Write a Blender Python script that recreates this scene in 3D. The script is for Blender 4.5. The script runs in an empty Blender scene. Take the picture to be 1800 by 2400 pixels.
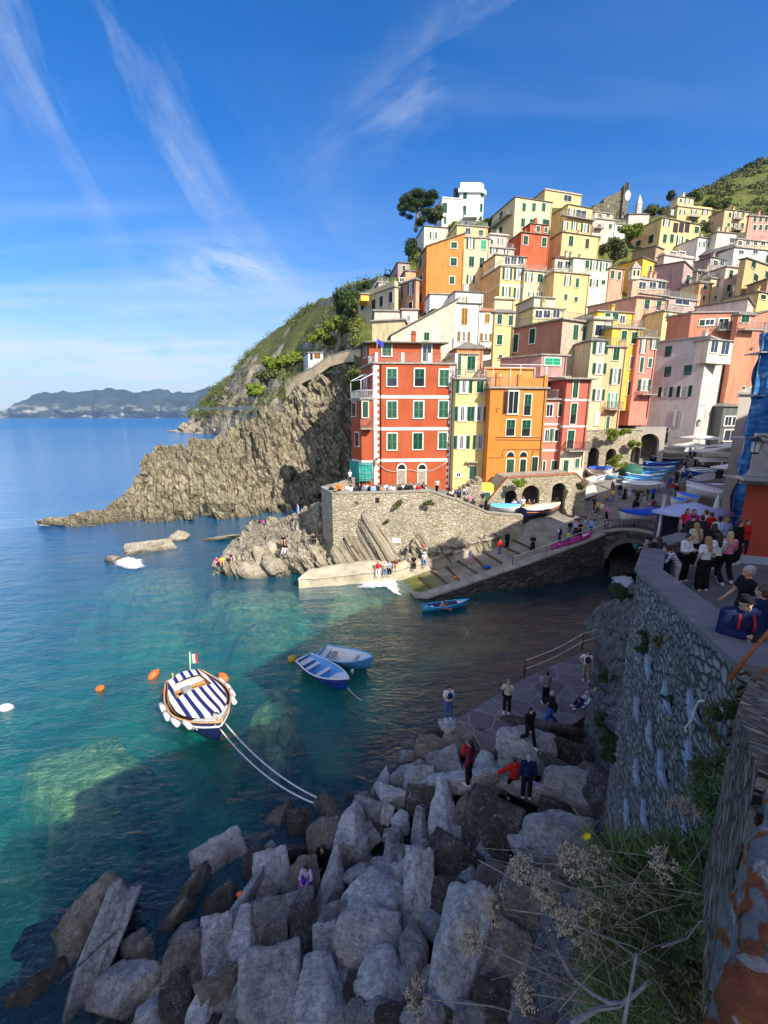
import bpy,math,random
import numpy as np
from mathutils import Vector,Matrix,Euler,noise as mn
random.seed(7)
SC=bpy.context.scene
CAMH=15.0;FPX=1000.0;TILT=math.atan(0.223)
ct,st_=math.cos(TILT),math.sin(TILT)
cd=bpy.data.cameras.new("camera");cam=bpy.data.objects.new("camera",cd)
SC.collection.objects.link(cam);SC.camera=cam
cd.sensor_fit='VERTICAL';cd.sensor_height=24.0;cd.lens=10.0
cd.clip_start=0.05;cd.clip_end=30000
cam.location=(0,0,CAMH);cam.rotation_euler=(math.pi/2-TILT,0,0)
AZ,EL=math.radians(38),math.radians(36)
TOSUN=Vector((math.sin(AZ)*math.cos(EL),-math.cos(AZ)*math.cos(EL),math.sin(EL)))
sd_=bpy.data.lights.new("sun",'SUN');sd_.energy=4.8;sd_.angle=math.radians(0.53);sd_.color=(1.0,0.93,0.80)
sun=bpy.data.objects.new("sun",sd_);SC.collection.objects.link(sun)
sun.rotation_euler=TOSUN.to_track_quat('Z','Y').to_euler()
W=bpy.data.worlds.new("World");SC.world=W;W.use_nodes=True
def N(nt,t,ins=None,**props):
 n=nt.nodes.new(t)
 for k,v in props.items():setattr(n,k,v)
 if ins:
  for k,v in ins.items():
   s=n.inputs[k]
   if isinstance(v,bpy.types.NodeSocket):nt.links.new(v,s)
   else:s.default_value=v
 return n
def ramp(nt,fac,stops,interp='LINEAR'):
 n=nt.nodes.new('ShaderNodeValToRGB');n.color_ramp.interpolation=interp
 e=n.color_ramp.elements
 while len(e)<len(stops):e.new(0.5)
 for i,(p,c)in enumerate(stops):
  e[i].position=p
  if not isinstance(c,(tuple,list)):c=(c,c,c)
  e[i].color=(c[0],c[1],c[2],1)
 nt.links.new(fac,n.inputs[0]);return n.outputs[0]
def math_(nt,op,a,b=None,clamp=False):
 n=nt.nodes.new('ShaderNodeMath');n.operation=op;n.use_clamp=clamp
 for i,v in enumerate((a,b)):
  if v is None:continue
  if isinstance(v,bpy.types.NodeSocket):nt.links.new(v,n.inputs[i])
  else:n.inputs[i].default_value=v
 return n.outputs[0]
def mixc(nt,fac,a,b,blend='MIX'):
 n=nt.nodes.new('ShaderNodeMix');n.data_type='RGBA';n.blend_type=blend
 for s,v in((n.inputs[0],fac),(n.inputs[6],a),(n.inputs[7],b)):
  if isinstance(v,bpy.types.NodeSocket):nt.links.new(v,s)
  elif isinstance(v,(tuple,list)):s.default_value=(v[0],v[1],v[2],1)
  else:s.default_value=v
 return n.outputs[2]
nt=W.node_tree;nt.nodes.clear()
sky=N(nt,'ShaderNodeTexSky',sky_type='NISHITA',sun_disc=False,sun_elevation=EL,sun_rotation=math.pi-AZ,altitude=0,air_density=1.0,dust_density=0.35,ozone_density=3.0)
hs=N(nt,'ShaderNodeHueSaturation',{'Saturation':1.38,'Value':0.92,'Color':sky.outputs[0]})
hst=mixc(nt,1.0,hs.outputs[0],(.80,.92,1.16),'MULTIPLY')
tc=N(nt,'ShaderNodeTexCoord')
sep=N(nt,'ShaderNodeSeparateXYZ',{0:tc.outputs['Generated']})
zc=math_(nt,'MAXIMUM',sep.outputs[2],0.04)
zc2=math_(nt,'ADD',zc,0.10)
cu=math_(nt,'DIVIDE',sep.outputs[0],zc2);cv=math_(nt,'DIVIDE',sep.outputs[1],zc2)
uv=N(nt,'ShaderNodeCombineXYZ',{0:cu,1:cv,2:0.0})
def cirrus(rot,scl,loc,nscale,lo,hi,det=9):
 mp=N(nt,'ShaderNodeMapping',{'Vector':uv.outputs[0],'Rotation':(0,0,math.radians(rot)),'Scale':scl,'Location':loc})
 ns=N(nt,'ShaderNodeTexNoise',{'Vector':mp.outputs[0],'Scale':nscale,'Detail':det,'Roughness':0.62,'Distortion':0.5})
 return ramp(nt,ns.outputs[0],[(lo,0.0),(hi,1.0)])
c2=cirrus(20,(0.35,1.6,1),(0.4,5.2,0),1.3,0.46,0.76)
big=N(nt,'ShaderNodeTexNoise',{'Vector':uv.outputs[0],'Scale':0.55,'Detail':2.0})
bigm=ramp(nt,big.outputs[0],[(0.42,0.0),(0.62,1.0)])
def gauss(x,c,w):
 a=math_(nt,'SUBTRACT',x,c);a=math_(nt,'DIVIDE',a,w);a=math_(nt,'MULTIPLY',a,a)
 return math_(nt,'POWER',2.718,math_(nt,'MULTIPLY',a,-1.0))
az=math_(nt,'DIVIDE',sep.outputs[0],math_(nt,'MAXIMUM',sep.outputs[1],0.05))
el=math_(nt,'DIVIDE',sep.outputs[2],math_(nt,'MAXIMUM',sep.outputs[1],0.05))
def streak(ca,ce,sa_,se,wid,lo,hi,seed):
 al=math_(nt,'ADD',math_(nt,'MULTIPLY',az,ca),math_(nt,'MULTIPLY',el,ce));ac=math_(nt,'ADD',math_(nt,'MULTIPLY',az,sa_),math_(nt,'MULTIPLY',el,se))
 v_=N(nt,'ShaderNodeCombineXYZ',{0:math_(nt,'MULTIPLY',al,1.5),1:math_(nt,'MULTIPLY',math_(nt,'ADD',ac,math_(nt,'MULTIPLY',math_(nt,'POWER',al,2.0),-.12)),wid),2:seed})
 ns=N(nt,'ShaderNodeTexNoise',{'Vector':v_.outputs[0],'Scale':1.0,'Detail':10.0,'Roughness':.6,'Distortion':.35})
 return ramp(nt,ns.outputs[0],[(lo,0.0),(hi,1.0)])
s1=streak(-.62,.78,.78,.62,5.0,.46,.74,1.3);s2=streak(.757,.653,.653,-.757,7.0,.46,.74,4.7)
brk=N(nt,'ShaderNodeTexNoise',{'Vector':N(nt,'ShaderNodeCombineXYZ',{0:az,1:el,2:.7}).outputs[0],'Scale':5.0,'Detail':9.0,'Roughness':.68,'Distortion':.9});brk=ramp(nt,brk.outputs[0],[(.34,.25),(.68,1.15)])
s1=math_(nt,'MULTIPLY',s1,brk);s2=math_(nt,'MULTIPLY',s2,brk)
b1=math_(nt,'MULTIPLY',gauss(math_(nt,'ADD',az,math_(nt,'MULTIPLY',el,0.80)),-0.06,0.22),ramp(nt,el,[(0.15,0.2),(0.4,.8)]))
b2=math_(nt,'MULTIPLY',gauss(math_(nt,'SUBTRACT',az,math_(nt,'MULTIPLY',el,1.16)),-0.66,0.10),ramp(nt,el,[(0.42,0.0),(0.62,1.0)]))
low=math_(nt,'MULTIPLY',ramp(nt,el,[(0.0,1.0),(0.42,0.0)]),ramp(nt,az,[(0.0,0.0),(1.0,0.0)]))
aneg=math_(nt,'MULTIPLY',az,-1.0)
low=math_(nt,'MULTIPLY',ramp(nt,el,[(0.02,0.9),(0.45,0.0)]),ramp(nt,aneg,[(0.0,0.25),(0.5,1.0)]))
m1=math_(nt,'ADD',math_(nt,'MULTIPLY',s1,math_(nt,'MULTIPLY',b1,1.15)),math_(nt,'MULTIPLY',s2,math_(nt,'MULTIPLY',b2,0.95)))
m2=math_(nt,'MULTIPLY',c2,math_(nt,'ADD',low,math_(nt,'MULTIPLY',bigm,0.16)))
wsp=N(nt,'ShaderNodeTexNoise',{'Vector':N(nt,'ShaderNodeCombineXYZ',{0:math_(nt,'MULTIPLY',az,3.2),1:math_(nt,'MULTIPLY',math_(nt,'ADD',el,math_(nt,'MULTIPLY',az,.28)),15.0),2:2.2}).outputs[0],'Scale':1.0,'Detail':10.0,'Roughness':.64,'Distortion':.8})
wsr=ramp(nt,wsp.outputs[0],[(.42,0.0),(.72,1.0)])
wreg=math_(nt,'ADD',math_(nt,'MULTIPLY',gauss(az,-.33,.13),gauss(el,.30,.055)),math_(nt,'MULTIPLY',math_(nt,'MULTIPLY',gauss(el,.13,.07),ramp(nt,aneg,[(.15,0.0),(.4,1.0)])),.9))
m1=math_(nt,'ADD',m1,math_(nt,'MULTIPLY',wsr,wreg))
cl=math_(nt,'ADD',m1,math_(nt,'MULTIPLY',m2,1.5),True)
cl=math_(nt,'ADD',cl,math_(nt,'MULTIPLY',ramp(nt,el,[(0.0,0.45),(0.30,0.0)]),0.9),True)
hsx=mixc(nt,ramp(nt,el,[(0.0,.92),(0.10,.60),(0.30,0.12),(.55,0.0)]),hst,(2.9,3.75,4.6))
skc=mixc(nt,math_(nt,'MULTIPLY',cl,0.8),hsx,(4.3,4.75,5.2))
yneg=math_(nt,'MULTIPLY',sep.outputs[1],-1.0);vz=ramp(nt,sep.outputs[2],[(.02,.4),(.25,1.0)])
sky_fill=math_(nt,'MULTIPLY',math_(nt,'MULTIPLY',ramp(nt,yneg,[(0.0,.0),(.6,.60)]),vz),ramp(nt,big.outputs[0],[(.3,.8),(.6,1.0)]))  # added white fill over the unseen sky behind the camera
skc=mixc(nt,sky_fill,skc,(9.5,9.3,9.4))
bg=N(nt,'ShaderNodeBackground',{'Color':skc,'Strength':0.115})
wo=N(nt,'ShaderNodeOutputWorld',{'Surface':bg.outputs[0]})
SC.view_settings.view_transform='Standard';SC.view_settings.look='None'
SC.view_settings.exposure=0.75;SC.view_settings.gamma=1.0
SC.cycles.max_bounces=6;SC.cycles.diffuse_bounces=3;SC.cycles.glossy_bounces=3
SC.cycles.transparent_max_bounces=12;SC.cycles.caustics_reflective=False;SC.cycles.caustics_refractive=False
SC.cycles.use_denoising=True
def ray(px,py):
 X=(px-900)/FPX;d=(py-1200)/FPX
 return X,ct-st_*d,-st_-ct*d
def P(px,py,s):
 a,b,c=ray(px,py);return Vector((a*s,b*s,CAMH+c*s))
def PZ(px,py,z):
 a,b,c=ray(px,py);s=(z-CAMH)/c;return Vector((a*s,b*s,z))
def S_at(px,py,z):
 return(z-CAMH)/ray(px,py)[2]
def proj(v):
 dep=v[1]*ct+(CAMH-v[2])*st_
 return 900+FPX*v[0]/dep,1200+FPX*((CAMH-v[2])*ct-v[1]*st_)/dep,dep
def Zfix(px,py,x,y):
 d=(py-1200)/FPX
 h=y*(d*ct+st_)/(ct-d*st_)
 return CAMH-h
COL=SC.collection
def link(o,parent=None):
 COL.objects.link(o)
 if parent is not None:o.parent=parent
 return o
def tag(o,label=None,cat=None,group=None,kind=None):
 if label:o['label']=label
 if cat:o['category']=cat
 if group:o['group']=group
 if kind:o['kind']=kind
 return o
def empty(name,loc,rz=0.0):
 o=bpy.data.objects.new(name,None);o.empty_display_size=0.3
 COL.objects.link(o);o.location=loc;o.rotation_euler=(0,0,rz);return o
class MB:
 def __init__(s):s.v=[];s.f=[];s.m=[];s.sm=[]
 def add(s,vs,fs,mi=0,smooth=False):
  o=len(s.v);s.v+=[tuple(v)for v in vs]
  for f in fs:s.f.append(tuple(i+o for i in f));s.m.append(mi);s.sm.append(smooth)
 def quad(s,a,b,c,d,mi=0):s.add([a,b,c,d],[(0,1,2,3)],mi)
 def box(s,c,size,mi=0,rz=0.0,M=None):
  x,y,z=size[0]/2,size[1]/2,size[2]/2
  R=M if M is not None else Matrix.Rotation(rz,3,'Z')
  vs=[Vector(c)+R@Vector((i*x,j*y,k*z))for i in(-1,1)for j in(-1,1)for k in(-1,1)]
  s.add(vs,[(0,1,3,2),(4,6,7,5),(0,4,5,1),(2,3,7,6),(0,2,6,4),(1,5,7,3)],mi)
 def prism(s,poly,z0,z1,mi=0,cap=True):
  n=len(poly)
  zs0=z0 if isinstance(z0,(list,tuple))else[z0]*n
  zs1=z1 if isinstance(z1,(list,tuple))else[z1]*n
  vs=[(p[0],p[1],zs0[i])for i,p in enumerate(poly)]+[(p[0],p[1],zs1[i])for i,p in enumerate(poly)]
  fs=[(i,(i+1)%n,n+(i+1)%n,n+i)for i in range(n)]
  if cap:fs+=[tuple(range(n-1,-1,-1)),tuple(range(n,2*n))]
  s.add(vs,fs,mi)
 def tube(s,pts,r,mi=0,seg=6,smooth=True):
  pts=[Vector(p)for p in pts];n=len(pts)
  rs=r if isinstance(r,(list,tuple))else[r]*n
  vs=[];prev=None
  for i,p in enumerate(pts):
   t=(pts[min(i+1,n-1)]-pts[max(i-1,0)]).normalized()
   if prev is None:
    a=t.orthogonal().normalized()
   else:
    a=(prev-t*prev.dot(t));a=a.normalized()if a.length>1e-6 else t.orthogonal().normalized()
   prev=a;b=t.cross(a)
   for k in range(seg):
    an=2*math.pi*k/seg
    vs.append(p+(a*math.cos(an)+b*math.sin(an))*rs[i])
  fs=[]
  for i in range(n-1):
   for k in range(seg):
    fs.append((i*seg+k,i*seg+(k+1)%seg,(i+1)*seg+(k+1)%seg,(i+1)*seg+k))
  fs.append(tuple(range(seg-1,-1,-1)));fs.append(tuple((n-1)*seg+k for k in range(seg)))
  s.add(vs,fs,mi,smooth)
 def ball(s,c,r,mi=0,n=8,m=6,R=None):
  r=r if isinstance(r,(list,tuple))else(r,r,r)
  vs=[];fs=[]
  for j in range(m+1):
   th=math.pi*j/m
   for i in range(n):
    ph=2*math.pi*i/n
    q=Vector((r[0]*math.sin(th)*math.cos(ph),r[1]*math.sin(th)*math.sin(ph),r[2]*math.cos(th)))
    if R is not None:q=R@q
    vs.append(Vector(c)+q)
  for j in range(m):
   for i in range(n):
    fs.append((j*n+i,(j+1)*n+i,(j+1)*n+(i+1)%n,j*n+(i+1)%n))
  s.add(vs,fs,mi,True)
 def mesh(s,name,mats):
  me=bpy.data.meshes.new(name);me.from_pydata(s.v,[],s.f)
  for m in(mats if isinstance(mats,(list,tuple))else[mats]):me.materials.append(m)
  me.polygons.foreach_set('material_index',s.m);me.polygons.foreach_set('use_smooth',s.sm)
  me.update();return me
 def build(s,name,mats,parent=None,loc=None,rz=0.0):
  o=bpy.data.objects.new(name,s.mesh(name,mats));link(o,parent)
  if loc is not None:o.location=loc
  o.rotation_euler=(0,0,rz);return o
def shift(mb,off):
 mb.v=[(x-off[0],y-off[1],z-off[2])for x,y,z in mb.v];return mb
def copy_tree(o,parent=None):
 c=o.copy();COL.objects.link(c);c.parent=parent
 for ch in o.children:copy_tree(ch,c)
 return c
def npmesh(name,verts,faces,mat,smooth=False):
 me=bpy.data.meshes.new(name);nv,nf,k=len(verts),len(faces),faces.shape[1]
 me.vertices.add(nv);me.vertices.foreach_set('co',verts.astype(np.float32).ravel())
 me.loops.add(nf*k);me.loops.foreach_set('vertex_index',faces.astype(np.int32).ravel())
 me.polygons.add(nf);me.polygons.foreach_set('loop_start',np.arange(nf,dtype=np.int32)*k)
 me.polygons.foreach_set('loop_total',np.full(nf,k,dtype=np.int32))
 me.polygons.foreach_set('use_smooth',np.full(nf,smooth))
 for m in(mat if isinstance(mat,(list,tuple))else[mat]):me.materials.append(m)
 me.update(calc_edges=True);me.validate();return me
def newmat(name):
 m=bpy.data.materials.new(name);m.use_nodes=True;m.node_tree.nodes.clear();return m
def finish(nt,col,rough=0.85,height=None,bstr=0.4,bdist=0.05,spec=0.3,**extra):
 ins={'Base Color':col,'Roughness':rough,'Specular IOR Level':spec}
 ins.update(extra)
 if isinstance(col,tuple):ins['Base Color']=(col[0],col[1],col[2],1)
 if height is not None:
  b=N(nt,'ShaderNodeBump',{'Strength':bstr,'Distance':bdist,'Height':height});ins['Normal']=b.outputs[0]
 p=N(nt,'ShaderNodeBsdfPrincipled',ins)
 N(nt,'ShaderNodeOutputMaterial',{'Surface':p.outputs[0]});return p
def wpos(nt,scale=(1,1,1),rot=(0,0,0),obj=False):
 if obj:v=N(nt,'ShaderNodeTexCoord').outputs['Object']
 else:v=N(nt,'ShaderNodeNewGeometry').outputs['Position']
 return N(nt,'ShaderNodeMapping',{'Vector':v,'Scale':scale,'Rotation':rot}).outputs[0]
def noise(nt,vec,scale,detail=4.0,rough=0.55,dist=0.0):
 return N(nt,'ShaderNodeTexNoise',{'Vector':vec,'Scale':scale,'Detail':detail,'Roughness':rough,'Distortion':dist}).outputs[0]
def simple(name,col,rough=0.6,var=0.12,nscale=6.0,spec=0.4,bump=0.0,metal=0.0):
 m=newmat(name);nt=m.node_tree
 n=noise(nt,wpos(nt,obj=True),nscale,5.0)
 f=ramp(nt,n,[(0.3,1-var),(0.7,1+var)])
 c=mixc(nt,1.0,col,f,'MULTIPLY')
 finish(nt,c,rough,n if bump else None,bump,0.02,spec,Metallic=metal);return m
_pl={}
def plaster(col,dirt=0.25,patch=0.0):
 key=(tuple(round(c,3)for c in col),dirt,patch)
 if key in _pl:return _pl[key]
 m=newmat('plaster');nt=m.node_tree
 v=wpos(nt);big=noise(nt,v,0.35,5.0,0.6);mid=noise(nt,wpos(nt,(1.3,1.3,0.25)),1.4,6.0,0.65)
 fine=noise(nt,v,9.0,4.0)
 g=sum(col)/3
 dk=tuple(c*0.62+g*0.08 for c in col);lt=tuple(min(1,c*1.08+0.02)for c in col)
 c=mixc(nt,ramp(nt,big,[(0.35,0.0),(0.7,1.0)]),col,lt)
 c=mixc(nt,math_(nt,'MULTIPLY',ramp(nt,mid,[(0.48,0.0),(0.72,1.0)]),dirt*1.6),c,dk)
 c=mixc(nt,math_(nt,'MULTIPLY',ramp(nt,fine,[(0.3,0.0),(0.8,1.0)]),0.12),c,dk)
 if patch>0:
  pn=noise(nt,v,0.55,7.0,0.7,0.6)
  c=mixc(nt,ramp(nt,pn,[(0.60-patch*0.2,0.0),(0.63-patch*0.2,0.85)]),c,(0.42,0.38,0.33))
 finish(nt,c,0.93,fine,0.25,0.03,0.15);_pl[key]=m;return m
def stonewall(name,tones,scale=1.6,squash=2.4,mortar=(0.36,0.33,0.27),mw=0.045,bstr=0.8,moss=0.0):
 m=newmat(name);nt=m.node_tree
 v0=wpos(nt);wob=N(nt,'ShaderNodeTexNoise',{'Vector':v0,'Scale':1.1,'Detail':3.0})
 vv=N(nt,'ShaderNodeVectorMath',{0:v0,1:wob.outputs[1]},operation='MULTIPLY_ADD');vv.inputs[1].default_value=(1,1,1)
 nt.links.new(v0,vv.inputs[0]);sc_=N(nt,'ShaderNodeVectorMath',{0:wob.outputs[1]},operation='SCALE');sc_.inputs[3].default_value=0.55
 ad=N(nt,'ShaderNodeVectorMath',{0:v0,1:sc_.outputs[0]},operation='ADD')
 nt.nodes.remove(vv)
 mp=N(nt,'ShaderNodeMapping',{'Vector':ad.outputs[0],'Scale':(1,1,squash)}).outputs[0]
 vc=N(nt,'ShaderNodeTexVoronoi',{'Vector':mp,'Scale':scale},feature='F1')
 ve=N(nt,'ShaderNodeTexVoronoi',{'Vector':mp,'Scale':scale},feature='DISTANCE_TO_EDGE')
 s3=N(nt,'ShaderNodeSeparateColor',{0:vc.outputs['Color']})
 st=[(i/(len(tones)-1),t)for i,t in enumerate(tones)]
 c=ramp(nt,s3.outputs[0],st)
 fn=noise(nt,v0,7.0,6.0,0.7);c=mixc(nt,0.55,c,ramp(nt,fn,[(0.25,0.45),(0.75,1.35)]),'MULTIPLY')
 bg_=noise(nt,v0,0.25,4.0);c=mixc(nt,0.5,c,ramp(nt,bg_,[(0.3,0.6),(0.7,1.25)]),'MULTIPLY')
 edge=ramp(nt,ve.outputs[0],[(0.0,0.0),(mw,1.0)])
 edge=math_(nt,'MAXIMUM',edge,ramp(nt,noise(nt,v0,3.0,5.0,.7),[(.52,0.0),(.60,1.0)]));c=mixc(nt,edge,mortar,c)
 if moss:c=mixc(nt,math_(nt,'MULTIPLY',ramp(nt,noise(nt,v0,0.9,6.0,0.7),[(0.52,0.0),(0.66,1.0)]),moss),c,(0.10,0.12,0.03))
 h=math_(nt,'ADD',math_(nt,'MULTIPLY',ramp(nt,ve.outputs[0],[(0.0,0.0),(mw*2.2,1.0)]),1.0),math_(nt,'MULTIPLY',fn,0.6))
 finish(nt,c,0.95,h,bstr,0.12,0.15);return m
def strata(name,tones,direction=(0.35,0.0,1.0),across=2.2,along=0.12,dark=0.5,bstr=1.0,green=0.0,bdist=0.35,wet=None):
 """layered rock: bands stretched along a direction"""
 m=newmat(name);nt=m.node_tree
 q=Vector(direction).normalized().rotation_difference(Vector((0,0,1))).to_euler()
 base=N(nt,'ShaderNodeNewGeometry').outputs['Position']
 r1=N(nt,'ShaderNodeMapping',{'Vector':base,'Rotation':(q.x,q.y,q.z)}).outputs[0]
 st1=N(nt,'ShaderNodeMapping',{'Vector':r1,'Scale':(across,across,along)}).outputs[0]
 wob=noise(nt,base,0.25,3.0)
 a=noise(nt,st1,1.0,8.0,0.62,0.25)
 b=noise(nt,N(nt,'ShaderNodeMapping',{'Vector':r1,'Scale':(across*3,across*3,along*3)}).outputs[0],1.0,6.0,0.6,0.1)
 cr=N(nt,'ShaderNodeTexVoronoi',{'Vector':N(nt,'ShaderNodeMapping',{'Vector':r1,'Scale':(across*0.35,across*0.35,along*1.3)}).outputs[0],'Scale':1.0},feature='DISTANCE_TO_EDGE').outputs[0]
 bigv=noise(nt,base,0.09,4.0,0.6)
 f=math_(nt,'ADD',math_(nt,'MULTIPLY',a,0.6),math_(nt,'MULTIPLY',b,0.4))
 n_=len(tones);c=ramp(nt,f,[(0.32+0.36*i/(n_-1),t)for i,t in enumerate(tones)])
 c=mixc(nt,0.7,c,ramp(nt,bigv,[(0.3,0.62),(0.7,1.3)]),'MULTIPLY')
 ck=ramp(nt,cr,[(0.0,dark),(0.035,1.0)]);c=mixc(nt,0.8,c,ck,'MULTIPLY')
 c=mixc(nt,ramp(nt,a,[(0.28,0.75),(0.40,0.0)]),c,tuple(t*0.25 for t in tones[0]))
 if green:c=mixc(nt,math_(nt,'MULTIPLY',ramp(nt,noise(nt,base,0.35,7.0,0.7),[(0.52,0.0),(0.62,1.0)]),green),c,(0.09,0.11,0.02))
 if wet is not None:
  z=N(nt,'ShaderNodeSeparateXYZ',{0:base}).outputs[2]
  wz=math_(nt,'ADD',z,math_(nt,'MULTIPLY',noise(nt,base,1.2,3.0),0.8))
  c=mixc(nt,ramp(nt,math_(nt,'MULTIPLY',wz,0.5),[(0.05,0.85),(wet*0.5,0.0)]),c,(0.045,0.040,0.028))
 h=math_(nt,'ADD',math_(nt,'ADD',a,math_(nt,'MULTIPLY',b,0.5)),math_(nt,'MULTIPLY',ck,0.5))
 finish(nt,c,0.92,h,bstr,bdist,0.2);return m
def cr1(a,b,c,d,t):
 return 0.5*((2*b)+(c-a)*t+(2*a-5*b+4*c-d)*t*t+(3*b-a-3*c+d)*t*t*t)
def loft(rows,nu,nv):
 """rows of equal length of Vectors -> dense grid (nv x nu) by Catmull-Rom"""
 A=np.array([[list(p)for p in r]for r in rows],float);R,C,_=A.shape
 def res(A,n):
  K=A.shape[0];out=[]
  for i in range(n):
   t=i/(n-1)*(K-1);k=min(int(t),K-2);f=t-k
   a,b,c,d=A[max(k-1,0)],A[k],A[k+1],A[min(k+2,K-1)]
   out.append(cr1(a,b,c,d,f))
  return np.array(out)
 B=res(A,nv);B=np.transpose(res(np.transpose(B,(1,0,2)),nu),(1,0,2));return B
def gridmesh(name,B,mat,smooth=True):
 nv,nu,_=B.shape
 idx=np.arange(nv*nu).reshape(nv,nu)
 f=np.stack([idx[:-1,:-1],idx[:-1,1:],idx[1:,1:],idx[1:,:-1]],-1).reshape(-1,4)
 return npmesh(name,B.reshape(-1,3),f,mat,smooth)
def normals(B):
 du=np.gradient(B,axis=1);dv=np.gradient(B,axis=0);n=np.cross(du,dv)
 return n/np.maximum(np.linalg.norm(n,axis=2,keepdims=True),1e-9)
def displace(B,fn,amp_edge=True):
 n=normals(B);out=B.copy();nv,nu,_=B.shape
 for j in range(nv):
  for i in range(nu):
   out[j,i]+=n[j,i]*fn(Vector(B[j,i]),i/(nu-1),j/(nv-1))
 return out
def ridged(p,q,across,along,off=0.0):
 """blocky noise stretched along the local z axis of quaternion q"""
 r=q@p
 a=mn.noise(Vector((r.x*across,r.y*across,r.z*along+off)))
 b=mn.noise(Vector((r.x*across*2.7,r.y*across*2.7,r.z*along*2.2+off+9)))
 c=mn.noise(Vector((r.x*across*0.35,r.y*across*0.35,r.z*across*0.3+off+4)))
 return a,b,c
def plank(r,fx,fz,sd=0.0):
 """stepped slabs: constant height per bed, broken along the bed"""
 i=math.floor(r.x*fx+.6*mn.noise(Vector((r.x*.3,r.y*.3,r.z*.05+sd)))+sd);j=math.floor(r.z*fz+i*.37+.7*mn.noise(Vector((r.x*.2,r.y*.2,r.z*.2+sd+7))));k=math.floor(r.y*fx*.35+i*.61)
 return mn.cell(Vector((i+.5,j+.5,k+.5+sd)))-.5
def leafcloud(name,centres,radii,n,size,mat,flat=0.35,seed=1,up=0.3):
 """many small leaf quads scattered through ellipsoidal clumps; denser at the shell"""
 rg=np.random.default_rng(seed);C=np.array([list(c)for c in centres],float)
 Rr=np.array([[r,r,r*0.75]if np.isscalar(r)else list(r)for r in radii],float)
 vol=Rr.prod(1)**0.67;k=rg.choice(len(C),n,p=vol/vol.sum())
 d=rg.normal(size=(n,3));d/=np.linalg.norm(d,axis=1,keepdims=True)
 rad=rg.random((n,1))**0.45*(0.8+0.4*rg.random((n,1)))
 pos=C[k]+d*rad*Rr[k]
 a=rg.normal(size=(n,3));a/=np.linalg.norm(a,axis=1,keepdims=True)
 nn=d*0.7+rg.normal(size=(n,3))*0.6;nn[:,2]+=up
 b=np.cross(nn,a);b/=np.maximum(np.linalg.norm(b,axis=1,keepdims=True),1e-6)
 a2=np.cross(b,nn);a2/=np.maximum(np.linalg.norm(a2,axis=1,keepdims=True),1e-6)
 s=size*(0.6+0.8*rg.random((n,1)))
 V=np.stack([pos-a2*s,pos+b*s*flat,pos+a2*s,pos-b*s*flat],1).reshape(-1,3)
 F=np.arange(n*4).reshape(n,4);return npmesh(name,V,F,mat,False)
def leafmat(name,c1,c2,c3=None,scale=1.2,rough=0.75):
 m=newmat(name);nt=m.node_tree;v=wpos(nt)
 n1=noise(nt,v,scale,5.0,0.7);n2=noise(nt,v,scale*9,2.0)
 stops=[(0.35,c1),(0.62,c2)]+([(0.75,c3)]if c3 else[])
 c=mixc(nt,0.6,ramp(nt,n1,stops),ramp(nt,n2,[(0.3,0.55),(0.7,1.35)]),'MULTIPLY')
 p=finish(nt,c,rough,None,0,0,0.25)
 return m
M={}
M['green']=simple('green_shutter_paint',(0.018,0.115,0.065),0.55,0.25,8)
M['dgreen']=simple('dark_green_shutter_paint',(0.012,0.06,0.035),0.55,0.25,8)
M['lgreen']=simple('faded_green_shutter_paint',(0.07,0.20,0.13),0.6,0.3,8)
M['mint']=simple('mint_shutter_paint',(0.07,0.52,0.30),0.55,0.2,8)
M['navy']=simple('navy_shutter_paint',(0.018,0.03,0.05),0.55,0.3,8)
M['ochre']=simple('ochre_shutter_paint',(0.42,0.22,0.05),0.6,0.25,8)
M['brown']=simple('brown_wood',(0.10,0.05,0.03),0.6,0.3,8)
M['grey']=simple('grey_paint',(0.22,0.22,0.21),0.6,0.2,8)
M['trim']=simple('white_trim_paint',(0.72,0.69,0.62),0.8,0.1,5)
M['ftrim']=simple('window_surround',(0.62,0.56,0.46),0.85,0.15,5)
M['curtain']=simple('white_curtain',(0.55,0.53,0.50),0.9,0.25,14)
M['dark']=simple('dark_interior',(0.015,0.014,0.013),0.8,0.3,5)
g=newmat('window_glass');ntg=g.node_tree
finish(ntg,(0.02,0.025,0.03),0.08,None,0,0,0.6);M['glass']=g
M['slate']=simple('grey_slate_roof',(0.17,0.155,0.13),0.85,0.35,2.5,bump=0.4)
M['slatel']=simple('pale_slate_roof',(0.30,0.275,0.235),0.85,0.3,2.5,bump=0.4)
M['terra']=simple('terracotta_tile',(0.33,0.13,0.07),0.8,0.35,5,bump=0.5)
M['rail']=simple('grey_iron_rail',(0.22,0.22,0.20),0.5,0.2,5,metal=0.4)
M['darkrail']=simple('dark_iron',(0.02,0.02,0.022),0.5,0.2,5,metal=0.4)
M['pipe']=simple('drain_pipe',(0.16,0.10,0.07),0.5,0.2,5)
M['awning']=simple('cream_canvas',(0.62,0.57,0.48),0.9,0.1,3)
M['concrete']=simple('weathered_concrete',(0.30,0.27,0.22),0.9,0.3,1.2,bump=0.5)
M['metal']=simple('galvanised_steel',(0.40,0.40,0.40),0.45,0.15,5,metal=0.6)
M['white']=simple('white_paint',(0.74,0.74,0.72),0.5,0.06,5)
M['red']=simple('red_paint',(0.45,0.03,0.02),0.5,0.15,5)
M['orange']=simple('orange_plastic',(0.75,0.14,0.02),0.4,0.15,5)
M['skin']=simple('skin',(0.50,0.27,0.18),0.6,0.08,20)
M['skin2']=simple('tanned_skin',(0.30,0.15,0.09),0.6,0.08,20)
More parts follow.
